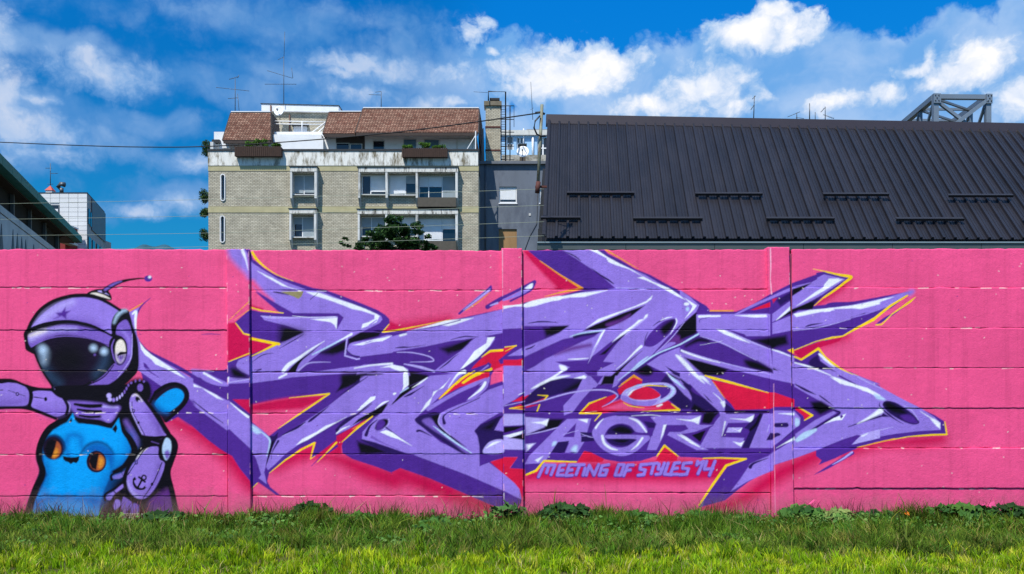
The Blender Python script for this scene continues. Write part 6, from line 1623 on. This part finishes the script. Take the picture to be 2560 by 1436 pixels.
q.tube([at(1275, 265, Yl), at(1275, 402, Yl)], .04); q.tube([at(1253, 262, Yl + .3), at(1253, 402, Yl + .3)], .03); q.build('rail', lad_m, ld)
for y in (265, 299, 331, 366, 400):
    hq = MB(); pts = [at(1252, y, Yl + .2), at(1262, y, Yl - .1), at(1278, y, Yl - .25), at(1285, y, Yl), at(1280, y, Yl + .4), at(1255, y, Yl + .5)]; hq.tube(pts, .03); hq.build('hoop', lad_m, ld)
hq = MB()
for k in range(22): hq.tube([at(1253, 268 + k * 6.2, Yl + .3), at(1264, 268 + k * 6.2, Yl)], .018, 5)
hq.build('rung', lad_m, ld); q = MB(); q.tube([at(1285, 265, Yl), at(1285, 318, Yl)], .02, 5); q.build('stay', lad_m, ld)
antenna('small aerial pointing left from the chimney cap', YG + .4, (1221, 229, 240), [(1184, 230, 1219, 232, 8)], r=.022)

# ---------------------------------------------------------------- pale blue building behind
YB = 78.0; bx = lambda px: PX(px, YB); bz = lambda py: PZ(py, YB)
bb = thing('pale_blue_building', 'pale blue flat-roofed building behind the caged ladder', 'building', (bx(1300), YB, 0))
hol = [(bx(1266), bx(1284), bz(375), bz(342)), (bx(1291), bx(1309), bz(372), bz(345)), (bx(1343), bx(1372), bz(395), bz(345))]
w = MB(); holed(w, bx(1225), bx(1420), 0, bz(340), YB, hol, .3); w.box(bx(1225), bx(1420), YB + .35, YB + 10, 0, bz(341)); w.build('wall', mat('pale_blue_render', (150, 190, 224), .85, .08, 1.2), bb)
w = MB(); w.box(bx(1223), bx(1422), YB - .3, YB + 10, bz(340) + .003, bz(328)); w.build('fascia', mat('stained_fascia', (206, 206, 200), .9, .1, 1.5, stretch=(1, 1, .5), col2=(140, 138, 128), lo=.56, hi=.7), bb)
w = MB(); w.box(bx(1318), bx(1400), YB + 3, YB + 8, bz(328), bz(299)); w.build('lift_house', mat('grey_block', (140, 140, 138), .9, .1, 1), bb)
w = MB(); w.box(bx(1274), bx(1302), YB + 1, YB + 2.4, bz(328), bz(322)); w.build('roof_vent', cop_m, bb)
for a, b, c, d in hol:
    f = MB(); t_ = .1; f.box(a, a + t_, YB + .12, YB + .2, c, d); f.box(b - t_, b, YB + .12, YB + .2, c, d); f.box((a + b) / 2 - .06, (a + b) / 2 + .06, YB + .12, YB + .2, c, d); f.box(a, b, YB + .11, YB + .19, (c + d) / 2 - .05, (c + d) / 2 + .05); wn = f.build('window', white_m, bb)
    p = MB(); p.box(a, b, YB + .22, YB + .24, c, d); p.build('pane', pane_m if a > bx(1330) else mat('grey_curtain', (128, 136, 140), .8, .1, 2), wn)
for px_, y0_, y1_, rr_ in ((1309, 322, 375, .05), (1332, 343, 395, .1)):
    w = MB(); w.tube([at(px_, y0_, YB - .1), at(px_, y1_, YB - .1)], rr_); w.build('downpipe', white_m, bb)
w = MB(); w.box(bx(1255), bx(1372), YB - 1.0, YB - .002, bz(410), bz(395)); w.build('balcony', mat('weathered_balcony', (176, 172, 160), .9, .2, 2, col2=(120, 116, 104)), bb)
sk = thing('vent_chimney', 'small brown vent chimney behind the large white dish', 'chimney', at(1307, 405, 67)); q = MB(); q.box(PX(1299, 67), PX(1314, 67), 67, 67.5, PZ(410, 67), PZ(364, 67)); q.build('stack', mat('vent_stack', (92, 84, 74), .9, .2, 3), sk); q = MB(); q.box(PX(1296, 67), PX(1317, 67), 66.9, 67.6, PZ(364, 67) + .003, PZ(360, 67)); q.build('cap', cop_m, sk)

# ---------------------------------------------------------------- building with dark ribbed metal roof
def metal_roof():
    m = bpy.data.materials.new('anthracite_sheet_metal'); m.use_nodes = True; t = m.node_tree; n = t.nodes; b = n['Principled BSDF']
    b.inputs['Roughness'].default_value = .36; b.inputs['Metallic'].default_value = 0.0; b.inputs['Specular IOR Level'].default_value = .42
    tcn = n.new('ShaderNodeTexCoord'); mp = n.new('ShaderNodeMapping'); mp.inputs['Scale'].default_value = (1, .3, .3); t.links.new(tcn.outputs['Object'], mp.inputs[0])
    nz = n.new('ShaderNodeTexNoise'); nz.inputs['Scale'].default_value = 2.2; nz.inputs['Detail'].default_value = 8; nz.inputs['Roughness'].default_value = .7; t.links.new(mp.outputs[0], nz.inputs['Vector'])
    r = n.new('ShaderNodeValToRGB'); r.color_ramp.elements[0].position = .3; r.color_ramp.elements[1].position = .7
    r.color_ramp.elements[0].color = (*lin((26, 25, 30)), 1); r.color_ramp.elements[1].color = (*lin((36, 35, 42)), 1); t.links.new(nz.outputs[0], r.inputs[0])
    oi = n.new('ShaderNodeObjectInfo'); om = n.new('ShaderNodeMapRange'); om.inputs['To Min'].default_value = .84; om.inputs['To Max'].default_value = 1.12; t.links.new(oi.outputs['Random'], om.inputs['Value']); ox = n.new('ShaderNodeMix'); ox.data_type = 'RGBA'; ox.blend_type = 'MULTIPLY'; ox.inputs[0].default_value = 1; t.links.new(r.outputs[0], ox.inputs[6]); t.links.new(om.outputs[0], ox.inputs[7]); t.links.new(ox.outputs[2], b.inputs['Base Color'])
    mr = n.new('ShaderNodeMapRange'); mr.inputs['To Min'].default_value = .30; mr.inputs['To Max'].default_value = .48; t.links.new(nz.outputs[0], mr.inputs['Value']); t.links.new(mr.outputs[0], b.inputs['Roughness'])
    bz_ = n.new('ShaderNodeTexNoise'); bz_.inputs['Scale'].default_value = 3; t.links.new(tcn.outputs['Object'], bz_.inputs['Vector']); bp = n.new('ShaderNodeBump'); bp.inputs['Strength'].default_value = .15; bp.inputs['Distance'].default_value = .02
    t.links.new(bz_.outputs[0], bp.inputs['Height']); t.links.new(bp.outputs[0], b.inputs['Normal']); return m
roof_m = metal_roof()
YE0, YE1, YR0, YR1 = 19.5, 19.75, 23.28, 24.05
def eave(n):
    t = n * 28.5 / 1198; Y = YE0 + (YE1 - YE0) * t; return at(1362 + 28.5 * n, 595 + 4 * t, Y)
def ridge(n):
    t = n * 23.75 / 1186; Y = YR0 + (YR1 - YR0) * t; return at(1375 + 23.75 * n, 300 + 22 * t, Y)
mrb = thing('metal_roofed_building', 'low building with a steep anthracite ribbed metal roof behind the wall', 'building', (eave(20).x, 21, 0))
up = Vector((0, -.62, .78))
NR = 54
for n in range(NR):
    a0, a1, b0, b1 = eave(n), eave(n + 1), ridge(n), ridge(n + 1)
    s = MB(); prof = [(0, .052), (.10, .052), (.15, .0), (.36, .0), (.38, .008), (.42, .008), (.44, 0), (.62, 0), (.64, .008), (.68, .008), (.70, 0), (.85, 0), (.90, .052), (1.0, .052)]
    lo_v = [a0.lerp(a1, u) + up * h for u, h in prof]; hi_v = [b0.lerp(b1, u) + up * h for u, h in prof]; k = len(prof)
    bk = [p - up * .02 for p in lo_v]
    s.add(lo_v + hi_v + bk, [(i, i + 1, k + i + 1, k + i) for i in range(k - 1)] + [(2 * k + i, 2 * k + i + 1, i + 1, i) for i in range(k - 1)]); s.build('roof_sheet', roof_m, mrb)
e0, e1, r0, r1 = eave(0), eave(NR), ridge(0), ridge(NR)
q = MB(); q.hexa([r0 + Vector((-.1, -.16, -.14)), r1 + Vector((0, -.16, -.14)), r1 + Vector((0, .3, -.1)), r0 + Vector((-.1, .3, -.1)), r0 + Vector((-.1, -.10, .12)), r1 + Vector((0, -.10, .12)), r1 + Vector((0, .15, .14)), r0 + Vector((-.1, .15, .14))]); q.build('ridge_cap', mat('ridge_cap_metal', (52, 46, 52), .4, .06, 2), mrb)
q = MB(); q.prism([e0 + Vector((-.06, -.02, .08)), r0 + Vector((-.06, 0, .1)), r0 + Vector((-.06, 0, -.15)), e0 + Vector((-.06, 0, -.12))], (.07, 0, 0)); q.build('verge_trim', roof_m, mrb)
q = MB(); q.hexa([e0 + Vector((-.05, .5, -.5)), e1 + Vector((0, .5, -.5)), e1 + Vector((0, 8, -.5)), e0 + Vector((-.05, 8, -.5)), e0 + Vector((-.05, .35, -.06)), e1 + Vector((0, .35, -.06)), r1 + Vector((0, 4, -.3)), r0 + Vector((-.05, 4, -.3))]); q.build('roof_core', mat('dark_void', (20, 20, 22), .9, .1, 2), mrb)
q = MB(); q.box(PX(1358, 20.3), 16, 20.3, 28, 0, e0.z - .45); q.build('wall', mat('buff_render', (150, 146, 132), .9, .1, 1), mrb)
zg = PZ(606, 19.3); xg = PX(1343, 19.3)
q = MB(); q.box(xg, 16, 19.28, 19.36, zg - .02, zg + .012); q.build('gutter_lip', mat('gutter_lip', (150, 160, 160), .35, .05, 3, metal=.5), mrb)
for k in range(7):
    a = xg + k * 1.95; q = MB(); q.box(a, a + 1.94, 19.31, 19.50, zg - .16, zg - .024); q.build('gutter', mat('gutter_zinc', (84, 92, 92), .45, .10, 2, metal=.3), mrb)
guard_m = mat('snow_guard', (40, 38, 42), .5, .06, 3)
def on_roof(px, py):
    """point of the roof plane seen at a photograph pixel"""
    p0, n_ = e0 + up * .05, (e1 - e0).cross(r0 - e0).normalized(); d = Vector(((px - CX) / F, 1, (HZ - py) / F)); o = Vector((0, 0, EYE)); return o + d * ((p0 - o).dot(n_) / d.dot(n_))
for x0, x1, y in ((1417, 1586, 488), (1738, 1906, 490), (2058, 2222, 491), (2371, 2533, 494), (1352, 1451, 550), (1583, 1756, 552), (1916, 2086, 552), (2240, 2410, 553), (2560, 2700, 555)):
    a, b = on_roof(x0, y), on_roof(x1, y); sl = (r0 - e0).normalized(); q = MB()
    q.hexa([a - sl * .0, b - sl * .0, b + sl * .02, a + sl * .02, a + up * .05, b + up * .05, b + up * .05 + sl * .02, a + up * .05 + sl * .02])
    q.hexa([a + up * .05, b + up * .05, b + sl * .13 + up * .008, a + sl * .13 + up * .008, a + up * .06, b + up * .06, b + sl * .13 + up * .018, a + sl * .13 + up * .018]); q.build('snow_guard', guard_m, mrb)

# ---------------------------------------------------------------- steel truss beyond the ridge
tr_m = mat('grey_painted_steel', (118, 132, 146), .45, .08, 2, metal=.2)
tr = thing('steel_truss', 'grey bolted steel lattice box truss rising behind the dark roof', 'truss', at(2400, 310, 30))
YF, YK = 30.0, 36.5
def P_(px, py, Y=YF): return at(px, py, Y)
fl, frr = P_(2338, 243), P_(2469, 244); L0, R0 = P_(2338, 420), P_(2469, 420)
ext = Vector((.55, 6.5, 0)); 
bl_, br_ = fl + ext, frr + ext
def member(name, a, b, w, h=None):
    m_ = MB(); m_.bar(a, b, w, h); return m_.build(name, tr_m, tr)
for a in (fl, frr): member('upright', a + Vector((0, 0, .1)), Vector((a.x, a.y, 3.0)), .17)
for a in (bl_, br_): member('upright', a, Vector((a.x, a.y, 3)), .18)
member('chord', fl + Vector((.102, 0, 0)), frr - Vector((.102, 0, 0)), .16, .15); member('chord', bl_, br_, .18); member('chord', fl + Vector((0, .102, 0)), bl_, .18); member('chord', frr + Vector((0, .102, 0)), br_, .18)
H_ = 1.35
member('brace', fl + Vector((.1, .03, -.15)), frr + Vector((-.1, .03, -H_)), .10); member('brace', frr + Vector((-.1, -.07, -.15)), fl + Vector((.1, -.07, -H_)), .12)
n = 5
for s_ in (0, 1):
    for a, b in ((fl, bl_), (frr, br_)):
        for k in range(n):
            p, p2 = a.lerp(b, k / n), a.lerp(b, (k + 1) / n)
            if (k + s_) % 2 == 0: member('brace', p, p2 - Vector((0, 0, H_)), .08)
            else: member('brace', p2, p2 - Vector((0, 0, H_)), .09)
for k in range(1, n + 1): member('cross_strut', fl.lerp(bl_, k / n), frr.lerp(br_, k / n), .08); member('cross_strut', fl.lerp(bl_, (k - 1) / n) - Vector((0, 0, .05)), frr.lerp(br_, k / n) - Vector((0, 0, .05)), .07)
for dz in (-.7, -H_):
    for k in (2, 4): member('cross_strut', fl.lerp(bl_, k / n) + Vector((0, 0, dz)), frr.lerp(br_, k / n) + Vector((0, 0, dz)), .08)
for a, sx in ((fl, 1), (frr, -1)):
    q = MB(); q.box(a.x - .10, a.x + .14 if sx > 0 else a.x + .10, a.y - .13, a.y - .10, a.z - .24, a.z + .08)
    gp = q.build('gusset_plate', tr_m, tr); q = MB()
    for dx, dz in ((-.05, .02), (.06, .02), (-.05, -.16), (.06, -.16), (0, -.07)): q.tube([(a.x + dx * 1, a.y - .131, a.z + dz), (a.x + dx, a.y - .155, a.z + dz)], .018, 6)
    q.build('bolt', cop_m, gp)

# ---------------------------------------------------------------- pole, cables and wires
YPole = 18.6
po = thing('utility_pole', 'slightly leaning grey green metal pole at the end of the dark roof', 'pole', at(1345, 480, YPole))
q = MB(); top, bot = at(1355, 262, YPole), at(1344, 480, YPole); q.tube([top, bot], .034, 10); q.build('shaft', mat('pole_paint', (128, 134, 118), .6, .15, 6, col2=(104, 92, 70)), po)
q = MB(); q.tube([at(1346, 455, YPole - .02), at(1343, 483, YPole - .02)], .05, 8); q.box(bot.x - .05, bot.x + .2, YPole + .03, YPole + .09, bot.z + .1, bot.z + .14); q.build('clamp', mat('rusty_iron', (88, 50, 44)), po)
q = MB(); q.tube([at(1338, 283, YPole), at(1352, 281, YPole), at(1362, 286, YPole)], .025); q.tube([at(1350, 290, YPole - .05), at(1338, 303, YPole - .1), at(1335, 320, YPole - .1), at(1342, 336, YPole - .1), at(1352, 341, YPole - .05), at(1364, 341, YPole)], .018); q.build('insulator', cop_m, po)
cab_m = mat('black_cable', (26, 26, 28), .6, .1, 5)
def cable(pts, r, label, m, name='overhead_cable', cat='cable'):
    P3 = [at(x, y, Y) for x, y, Y in pts]; S = _smooth([tuple(p) for p in P3], False, 10); o_ = MB(); o_.tube([Vector(p) for p in S], r, 6); ob = o_.build(name, m, origin=P3[0]); return tag(ob, label, cat)
cable([(-160, 350, 27), (0, 356, 26), (180, 363.5, 25), (350, 368, 24), (520, 366.5, 23.2), (760, 352, 22), (1000, 330, 20.8), (1200, 304, 19.5), (1340, 284, YPole)], .0135, 'thick black overhead cable sagging to the pole', cab_m)
wire_m = mat('pale_wire', (150, 160, 142), .5, .05, 5)
for k, (ya, yb, yc, lab) in enumerate(((510, 499, 473, 'topmost thin pale wire across the apartment block'), (549, 540, 514, 'second thin pale wire below the topmost one'), (590, 583, 555, 'third thin pale wire above the lowest one'), (628, 617, 590, 'lowest thin pale wire just over the wall top'))):
    cable([(-160, ya + 3, 26), (0, ya, 25.4), (520, yb, 23.4), (1000, yb - (yb - yc) * .55, 21), (1360, yc, 19.2)], .0042, lab, wire_m, 'thin_wire', 'wire')

# ---------------------------------------------------------------- white panelled building
YV = 55.0; wb = thing('white_panelled_building', 'white building clad in square panels with dark glazed side', 'building', (PX(140, YV), YV, 0))
vx = lambda px: PX(px, YV); vz = lambda py: PZ(py, YV)
clad_m = mat('white_cladding', (212, 214, 216), .5, .05, .8); ax, cxn = vx(20), vx(218); ztop = vz(484)
q = MB(); sk9 = Vector((-.286, 1, 0)) * 6.1; q.hexa([Vector((ax, YV + .03, 0)), Vector((cxn - .03, YV + .03, 0)), Vector((cxn - .03, YV + .03, 0)) + sk9, Vector((ax, YV + .03, 0)) + sk9, Vector((ax, YV + .03, ztop - .02)), Vector((cxn - .03, YV + .03, ztop - .02)), Vector((cxn - .03, YV + .03, ztop - .02)) + sk9, Vector((ax, YV + .03, ztop - .02)) + sk9]); q.build('core', mat('cladding_joint', (186, 188, 190), .9, .05, 2), wb)
pw, phh = 23.0 / 40, 11.6 / 40; ncol, nrow = 9, 30
pm = MB(); pm.box(-pw / 2 + .012, pw / 2 - .012, 0, .04, -phh / 2 + .010, phh / 2 - .010); wx0, wx1, wz0, wz1 = vx(125), vx(148), vz(537), vz(513)
first = None
for c in range(ncol):
    for r_ in range(nrow):
        xc, zc = cxn - pw * (c + .5), ztop - phh * (r_ + .5)
        if xc - pw / 2 < wx1 - .05 and xc + pw / 2 > wx0 + .05 and zc - phh / 2 < wz1 and zc + phh / 2 > wz0: continue
        if zc < 8.5: continue
        if first is None: first = pm.build('cladding_panel', clad_m, wb, origin=None); first.location = Vector((xc, YV - .012, zc)) - wb.location
        else: o = first.copy(); C.objects.link(o); o.location = Vector((xc, YV - .012, zc)) - wb.location
q = MB(); q.box(wx0, wx1, YV - .03, YV + .02, wz0, wz1); wn = q.build('window', mat('grey_frame', (90, 100, 108), .5, .05, 3), wb)
q = MB(); q.box(wx0 + .05, wx1 - .05, YV - .05, YV - .032, wz0 + .25, wz1 - .04); q.build('pane', pane_m, wn); q = MB(); q.box(wx0 + .08, wx1 - .05, YV - .07, YV - .052, wz0 + .18, wz0 + .34); q.build('curtain', white_m, wn)
q = MB(); q.box(vx(130), vx(148), YV - .5, YV - .03, vz(545), vz(539)); q.tube([at(136, 533, YV - .3), at(144, 534, YV - .3)], .13, 10); q.build('window_box', mat('window_box_grey', (130, 134, 136), .7, .1, 4), wb)
dv = Vector((-.286, 1, 0)); c0 = Vector((cxn, YV, 0)); ln = 6.2; c1_ = c0 + dv * ln
q = MB(); q.add([c0 + Vector((0, 0, 0)), c1_, c1_ + Vector((0, 0, ztop)), c0 + Vector((0, 0, ztop))], [(0, 1, 2, 3)]); q.build('side_wall', mat('grey_cladding', (150, 154, 160), .6, .08, 1), wb)
nv = Vector((1, .286, 0)).normalized()
def sidepanel(t0, t1, z0, z1, m, name, parent):
    q = MB(); a, b = c0 + dv * t0 + nv * .02, c0 + dv * t1 + nv * .02; q.prism([a + Vector((0, 0, z0)), b + Vector((0, 0, z0)), b + Vector((0, 0, z1)), a + Vector((0, 0, z1))], nv * .04); return q.build(name, m, parent)
sidepanel(1.3, 6.2, vz(566), ztop - .05, mat('dark_slate_cladding', (92, 96, 108), .5, .1, 1), 'dark_cladding', wb)
for t0, t1, a, b in ((.15, .55, 558, 520), (.75, 1.15, 560, 524)): sidepanel(t0, t1, vz(a), vz(b), pane_m, 'window', wb)
for t0 in (.2, 1.5, 3.0, 4.2): sidepanel(t0, t0 + .8, vz(622), vz(590), pane_m, 'window', wb)
c2 = [c1_ + Vector((0, 0, 0)), c1_ + dv * 1.0 + nv * .25, c1_ + dv * 1.0 + nv * .25 + Vector((0, 0, vz(560))), c1_ + Vector((0, 0, vz(560)))]
q = MB(); q.prism(c2, (-.5, .3, 0)); q.build('rear_wing', mat('grey_cladding', (150, 154, 160)), wb)
q = MB(); q.hexa([Vector((ax, YV - .03, ztop + .003)), Vector((cxn + .03, YV - .03, ztop + .003)), Vector((cxn + .03, YV - .03, ztop + .003)) + sk9, Vector((ax, YV - .03, ztop + .003)) + sk9, Vector((ax, YV - .03, ztop + .06)), Vector((cxn + .03, YV - .03, ztop + .06)), Vector((cxn + .03, YV - .03, ztop + .06)) + sk9, Vector((ax, YV - .03, ztop + .06)) + sk9]); q.build('roof_edge', cop_m, wb)
fan = thing('roof_fan', 'small round metal ventilator on the white panelled building', 'ventilator', at(154, 482, YV + 1)); q = MB(); b_ = at(154, 482, YV + 1); q.tube([b_, b_ + Vector((0, 0, .28))], .12, 10); q.build('stem', steel_m, fan); q = MB(); q.tube([b_ + Vector((-.02, 0, .2)), b_ + Vector((-.22, 0, .38)), b_ + Vector((-.05, 0, .55)), b_ + Vector((.2, 0, .5))], [.12, .14, .14, .16], 12); q.build('cowl', steel_m, fan)
rt = thing('red_roof_turret', 'little red pyramid roof on the white panelled building', 'roof', at(126, 478, YV + 2)); q = MB(); t_ = at(126, 464, YV + 2); zz = PZ(478, YV + 2); q.add([(t_.x - .25, YV + 1.75, zz), (t_.x + .25, YV + 1.75, zz), (t_.x + .25, YV + 2.25, zz), (t_.x - .25, YV + 2.25, zz), tuple(t_)], [(0, 1, 4), (1, 2, 4), (2, 3, 4), (3, 0, 4)]); q.build('pyramid', mat('red_sheet', (186, 76, 62), .6, .1, 3), rt)
q = MB(); q.box(t_.x - .2, t_.x + .2, YV + 1.8, YV + 2.2, ztop, zz); q.build('base', white_m, rt)

# ---------------------------------------------------------------- long building with green glass canopy
gb = thing('green_canopied_building', 'long concrete building with a projecting green glass canopy and dark loggia', 'building', (PX(0, 35), 35, 0))
dg = Vector((-.322, 1, 0)); ng = Vector((1, .322, 0)).normalized(); g0 = Vector((PX(0, 35), 35, 0)); 
conc_m = mat('grey_concrete', (196, 198, 198), .85, .10, 1.2, .1, 14); green_m = mat('green_glass', (44, 120, 104), .5, .12, 1, spec=.25); void_m = mat('loggia_dark', (26, 24, 22), .9, .2, 1)
def gp_(t, n_, z): return g0 + dg * t + ng * n_ + Vector((0, 0, z))
def slab(name, t0, t1, n0, n1, z0, z1, m, p=gb):
    q = MB(); q.hexa([gp_(t0, n1, z0), gp_(t1, n1, z0), gp_(t1, n0, z0), gp_(t0, n0, z0), gp_(t0, n1, z1), gp_(t1, n1, z1), gp_(t1, n0, z1), gp_(t0, n0, z1)]); return q.build(name, m, p)
zr = PZ(420, 35); zu = PZ(443, 35); zp = PZ(513, 35)
for k in range(14): slab('concrete_panel', -8 + k * 1.6, -8 + (k + 1) * 1.6 - .02, -.3, 0, 0, zp - .33, conc_m)
for k in range(14): slab('parapet_panel', -8 + k * 1.6, -8 + (k + 1) * 1.6 - .02, -.3, .02, zp - .29, zp, conc_m)
slab('core', -8.1, 14.3, -6, -.31, 0, zr - .1, void_m)
for k in range(16): slab('canopy_pane', -8 + k * 1.5, -8 + (k + 1) * 1.5 - .03, .15, .55, zu, zr, green_m)
slab('canopy_soffit', -8.05, 15.9, -4, .14, zu - .05, zr - .03, mat('canopy_timber', (58, 48, 42), .8, .2, 2))
for k in range(7): slab('loggia_post', -7 + k * 3.3, -6.85 + k * 3.3, -.28, -.14, zp, zu - .055, mat('post_grey', (90, 92, 92), .6, .1, 3))
for k, (px, y0, y1) in enumerate(((3, 560, 625), (32, 574, 640), (43, 584, 640), (54, 592, 640), (64, 599, 640), (84, 611, 640))):
    # triangular windows: solve for the position along the facade seen at this column
    s_ = (px - CX) / F; t = (s_ * g0.y - g0.x) / (dg.x - s_ * dg.y); Yt = g0.y + dg.y * t; za, zb = PZ(y0, Yt), PZ(y1, Yt); wdt = .30
    q = MB(); q.prism([gp_(t - wdt, .003, zb), gp_(t + wdt, .003, zb), gp_(t, .003, za)], ng * .015); q.build('window', mat('blue_spike_glass', (26, 36, 58), .4, .1, 2, spec=.2), gb)
# red stair block and balcony in front of the white building
rb = thing('red_block', 'dark red wall block with a small balcony beside the white panelled building', 'building', at(150, 600, 53)); 
q = MB(); q.box(PX(136, 53), PX(163, 53), 53, 54.5, 0, PZ(563, 53)); q.build('wall', mat('dark_red_render', (130, 44, 44), .85, .12, 2), rb)
q = MB(); q.box(PX(134, 53), PX(164, 53), 52.8, 54.6, PZ(563, 53) + .003, PZ(559, 53)); q.build('coping', white_m, rb)
q = MB(); q.box(PX(163, 53) + .003, PX(183, 53), 52.2, 53.6, PZ(612, 53), PZ(606, 53)); q.build('balcony_floor', clean_m, rb)
q = MB(); q.box(PX(163, 53) + .004, PX(182, 53), 52.2, 52.26, PZ(606, 53) + .01, PZ(586, 53)); q.build('balcony_screen', mat('pale_screen', (170, 176, 180), .6, .08, 3), rb)

# ---------------------------------------------------------------- wooded hill
hx = np.linspace(150, 620, 60); q = MB(); pts = []
for i, px in enumerate(hx):
    y = 640 - 27 * math.exp(-((px - 385) / 95) ** 2) - 4 * math.sin(px * .11) * math.exp(-((px - 385) / 120) ** 2); pts.append((px, y))
YH = 1500
q.add([at(px, y, YH) for px, y in pts] + [Vector((PX(px, YH), YH - 300, 0)) for px, y in pts] + [Vector((PX(px, YH), YH + 300, 0)) for px, y in pts], [(60 + i, 61 + i, i + 1, i) for i in range(59)] + [(i, i + 1, 121 + i, 120 + i) for i in range(59)])
struct(q.build('hill', mat('hazy_forest_hill', (36, 84, 104), .9, .3, .03, .5, .08)))  # the blue cast is distance haze put into the forest colour

# ---------------------------------------------------------------- tree behind the wall
tx, TY = PX(985, 38), 38.0
tree = thing('broadleaf_tree', 'dark green broadleaf tree top showing above the wall before the apartment block', 'tree', (tx, TY, 0))
q = MB(); q.tube([(tx, TY, 0), (tx + .1, TY, 3), (tx - .05, TY, 5.5), (tx + .1, TY, 7.2)], [.24, .18, .12, .05], 8)
for a, b in (((0, 0, 4.4), (-1.5, .2, 7.0)), ((0, 0, 5.0), (1.4, -.2, 6.9)), ((0, 0, 5.8), (.5, .6, 8.4)), ((0, 0, 4.0), (-2.2, -.2, 6.3))): q.tube([Vector(a) + Vector((tx, TY, 0)), (Vector(a) + Vector(b)) / 2 + Vector((tx, TY, .2)), Vector(b) + Vector((tx, TY, 0))], [.08, .06, .03], 6)
q.build('trunk', mat('bark', (70, 60, 48), .9, .25, 8, .4, 20), tree)
rr = random.Random(5); cl = []
for px, py, r_ in ((985, 562, .42), (965, 575, .5), (1010, 580, .45), (1040, 580, .38), (945, 590, .4), (1055, 598, .4), (985, 595, .55), (1020, 605, .5), (960, 612, .5), (930, 612, .35), (915, 604, .25), (900, 615, .3), (1070, 615, .35), (865, 612, .18), (868, 600, .12), (1000, 552, .2), (1045, 566, .2), (1090, 622, .25), (945, 572, .22), (985, 640, .9), (1040, 650, .8), (920, 650, .7), (985, 700, 1.1)):
    p = at(px, py, TY + rr.uniform(-.8, .8)); cl += [(p.x + rr.gauss(0, r_ * .35), p.y + rr.gauss(0, .3), p.z + rr.gauss(0, r_ * .25), r_ * rr.uniform(.4, .7)) for _ in range(4)]
foliage('crown', cl, 22000, .062, [(38, 66, 34), (54, 88, 44), (28, 52, 30), (70, 104, 54)], 9, tree, (tx, TY, 7))
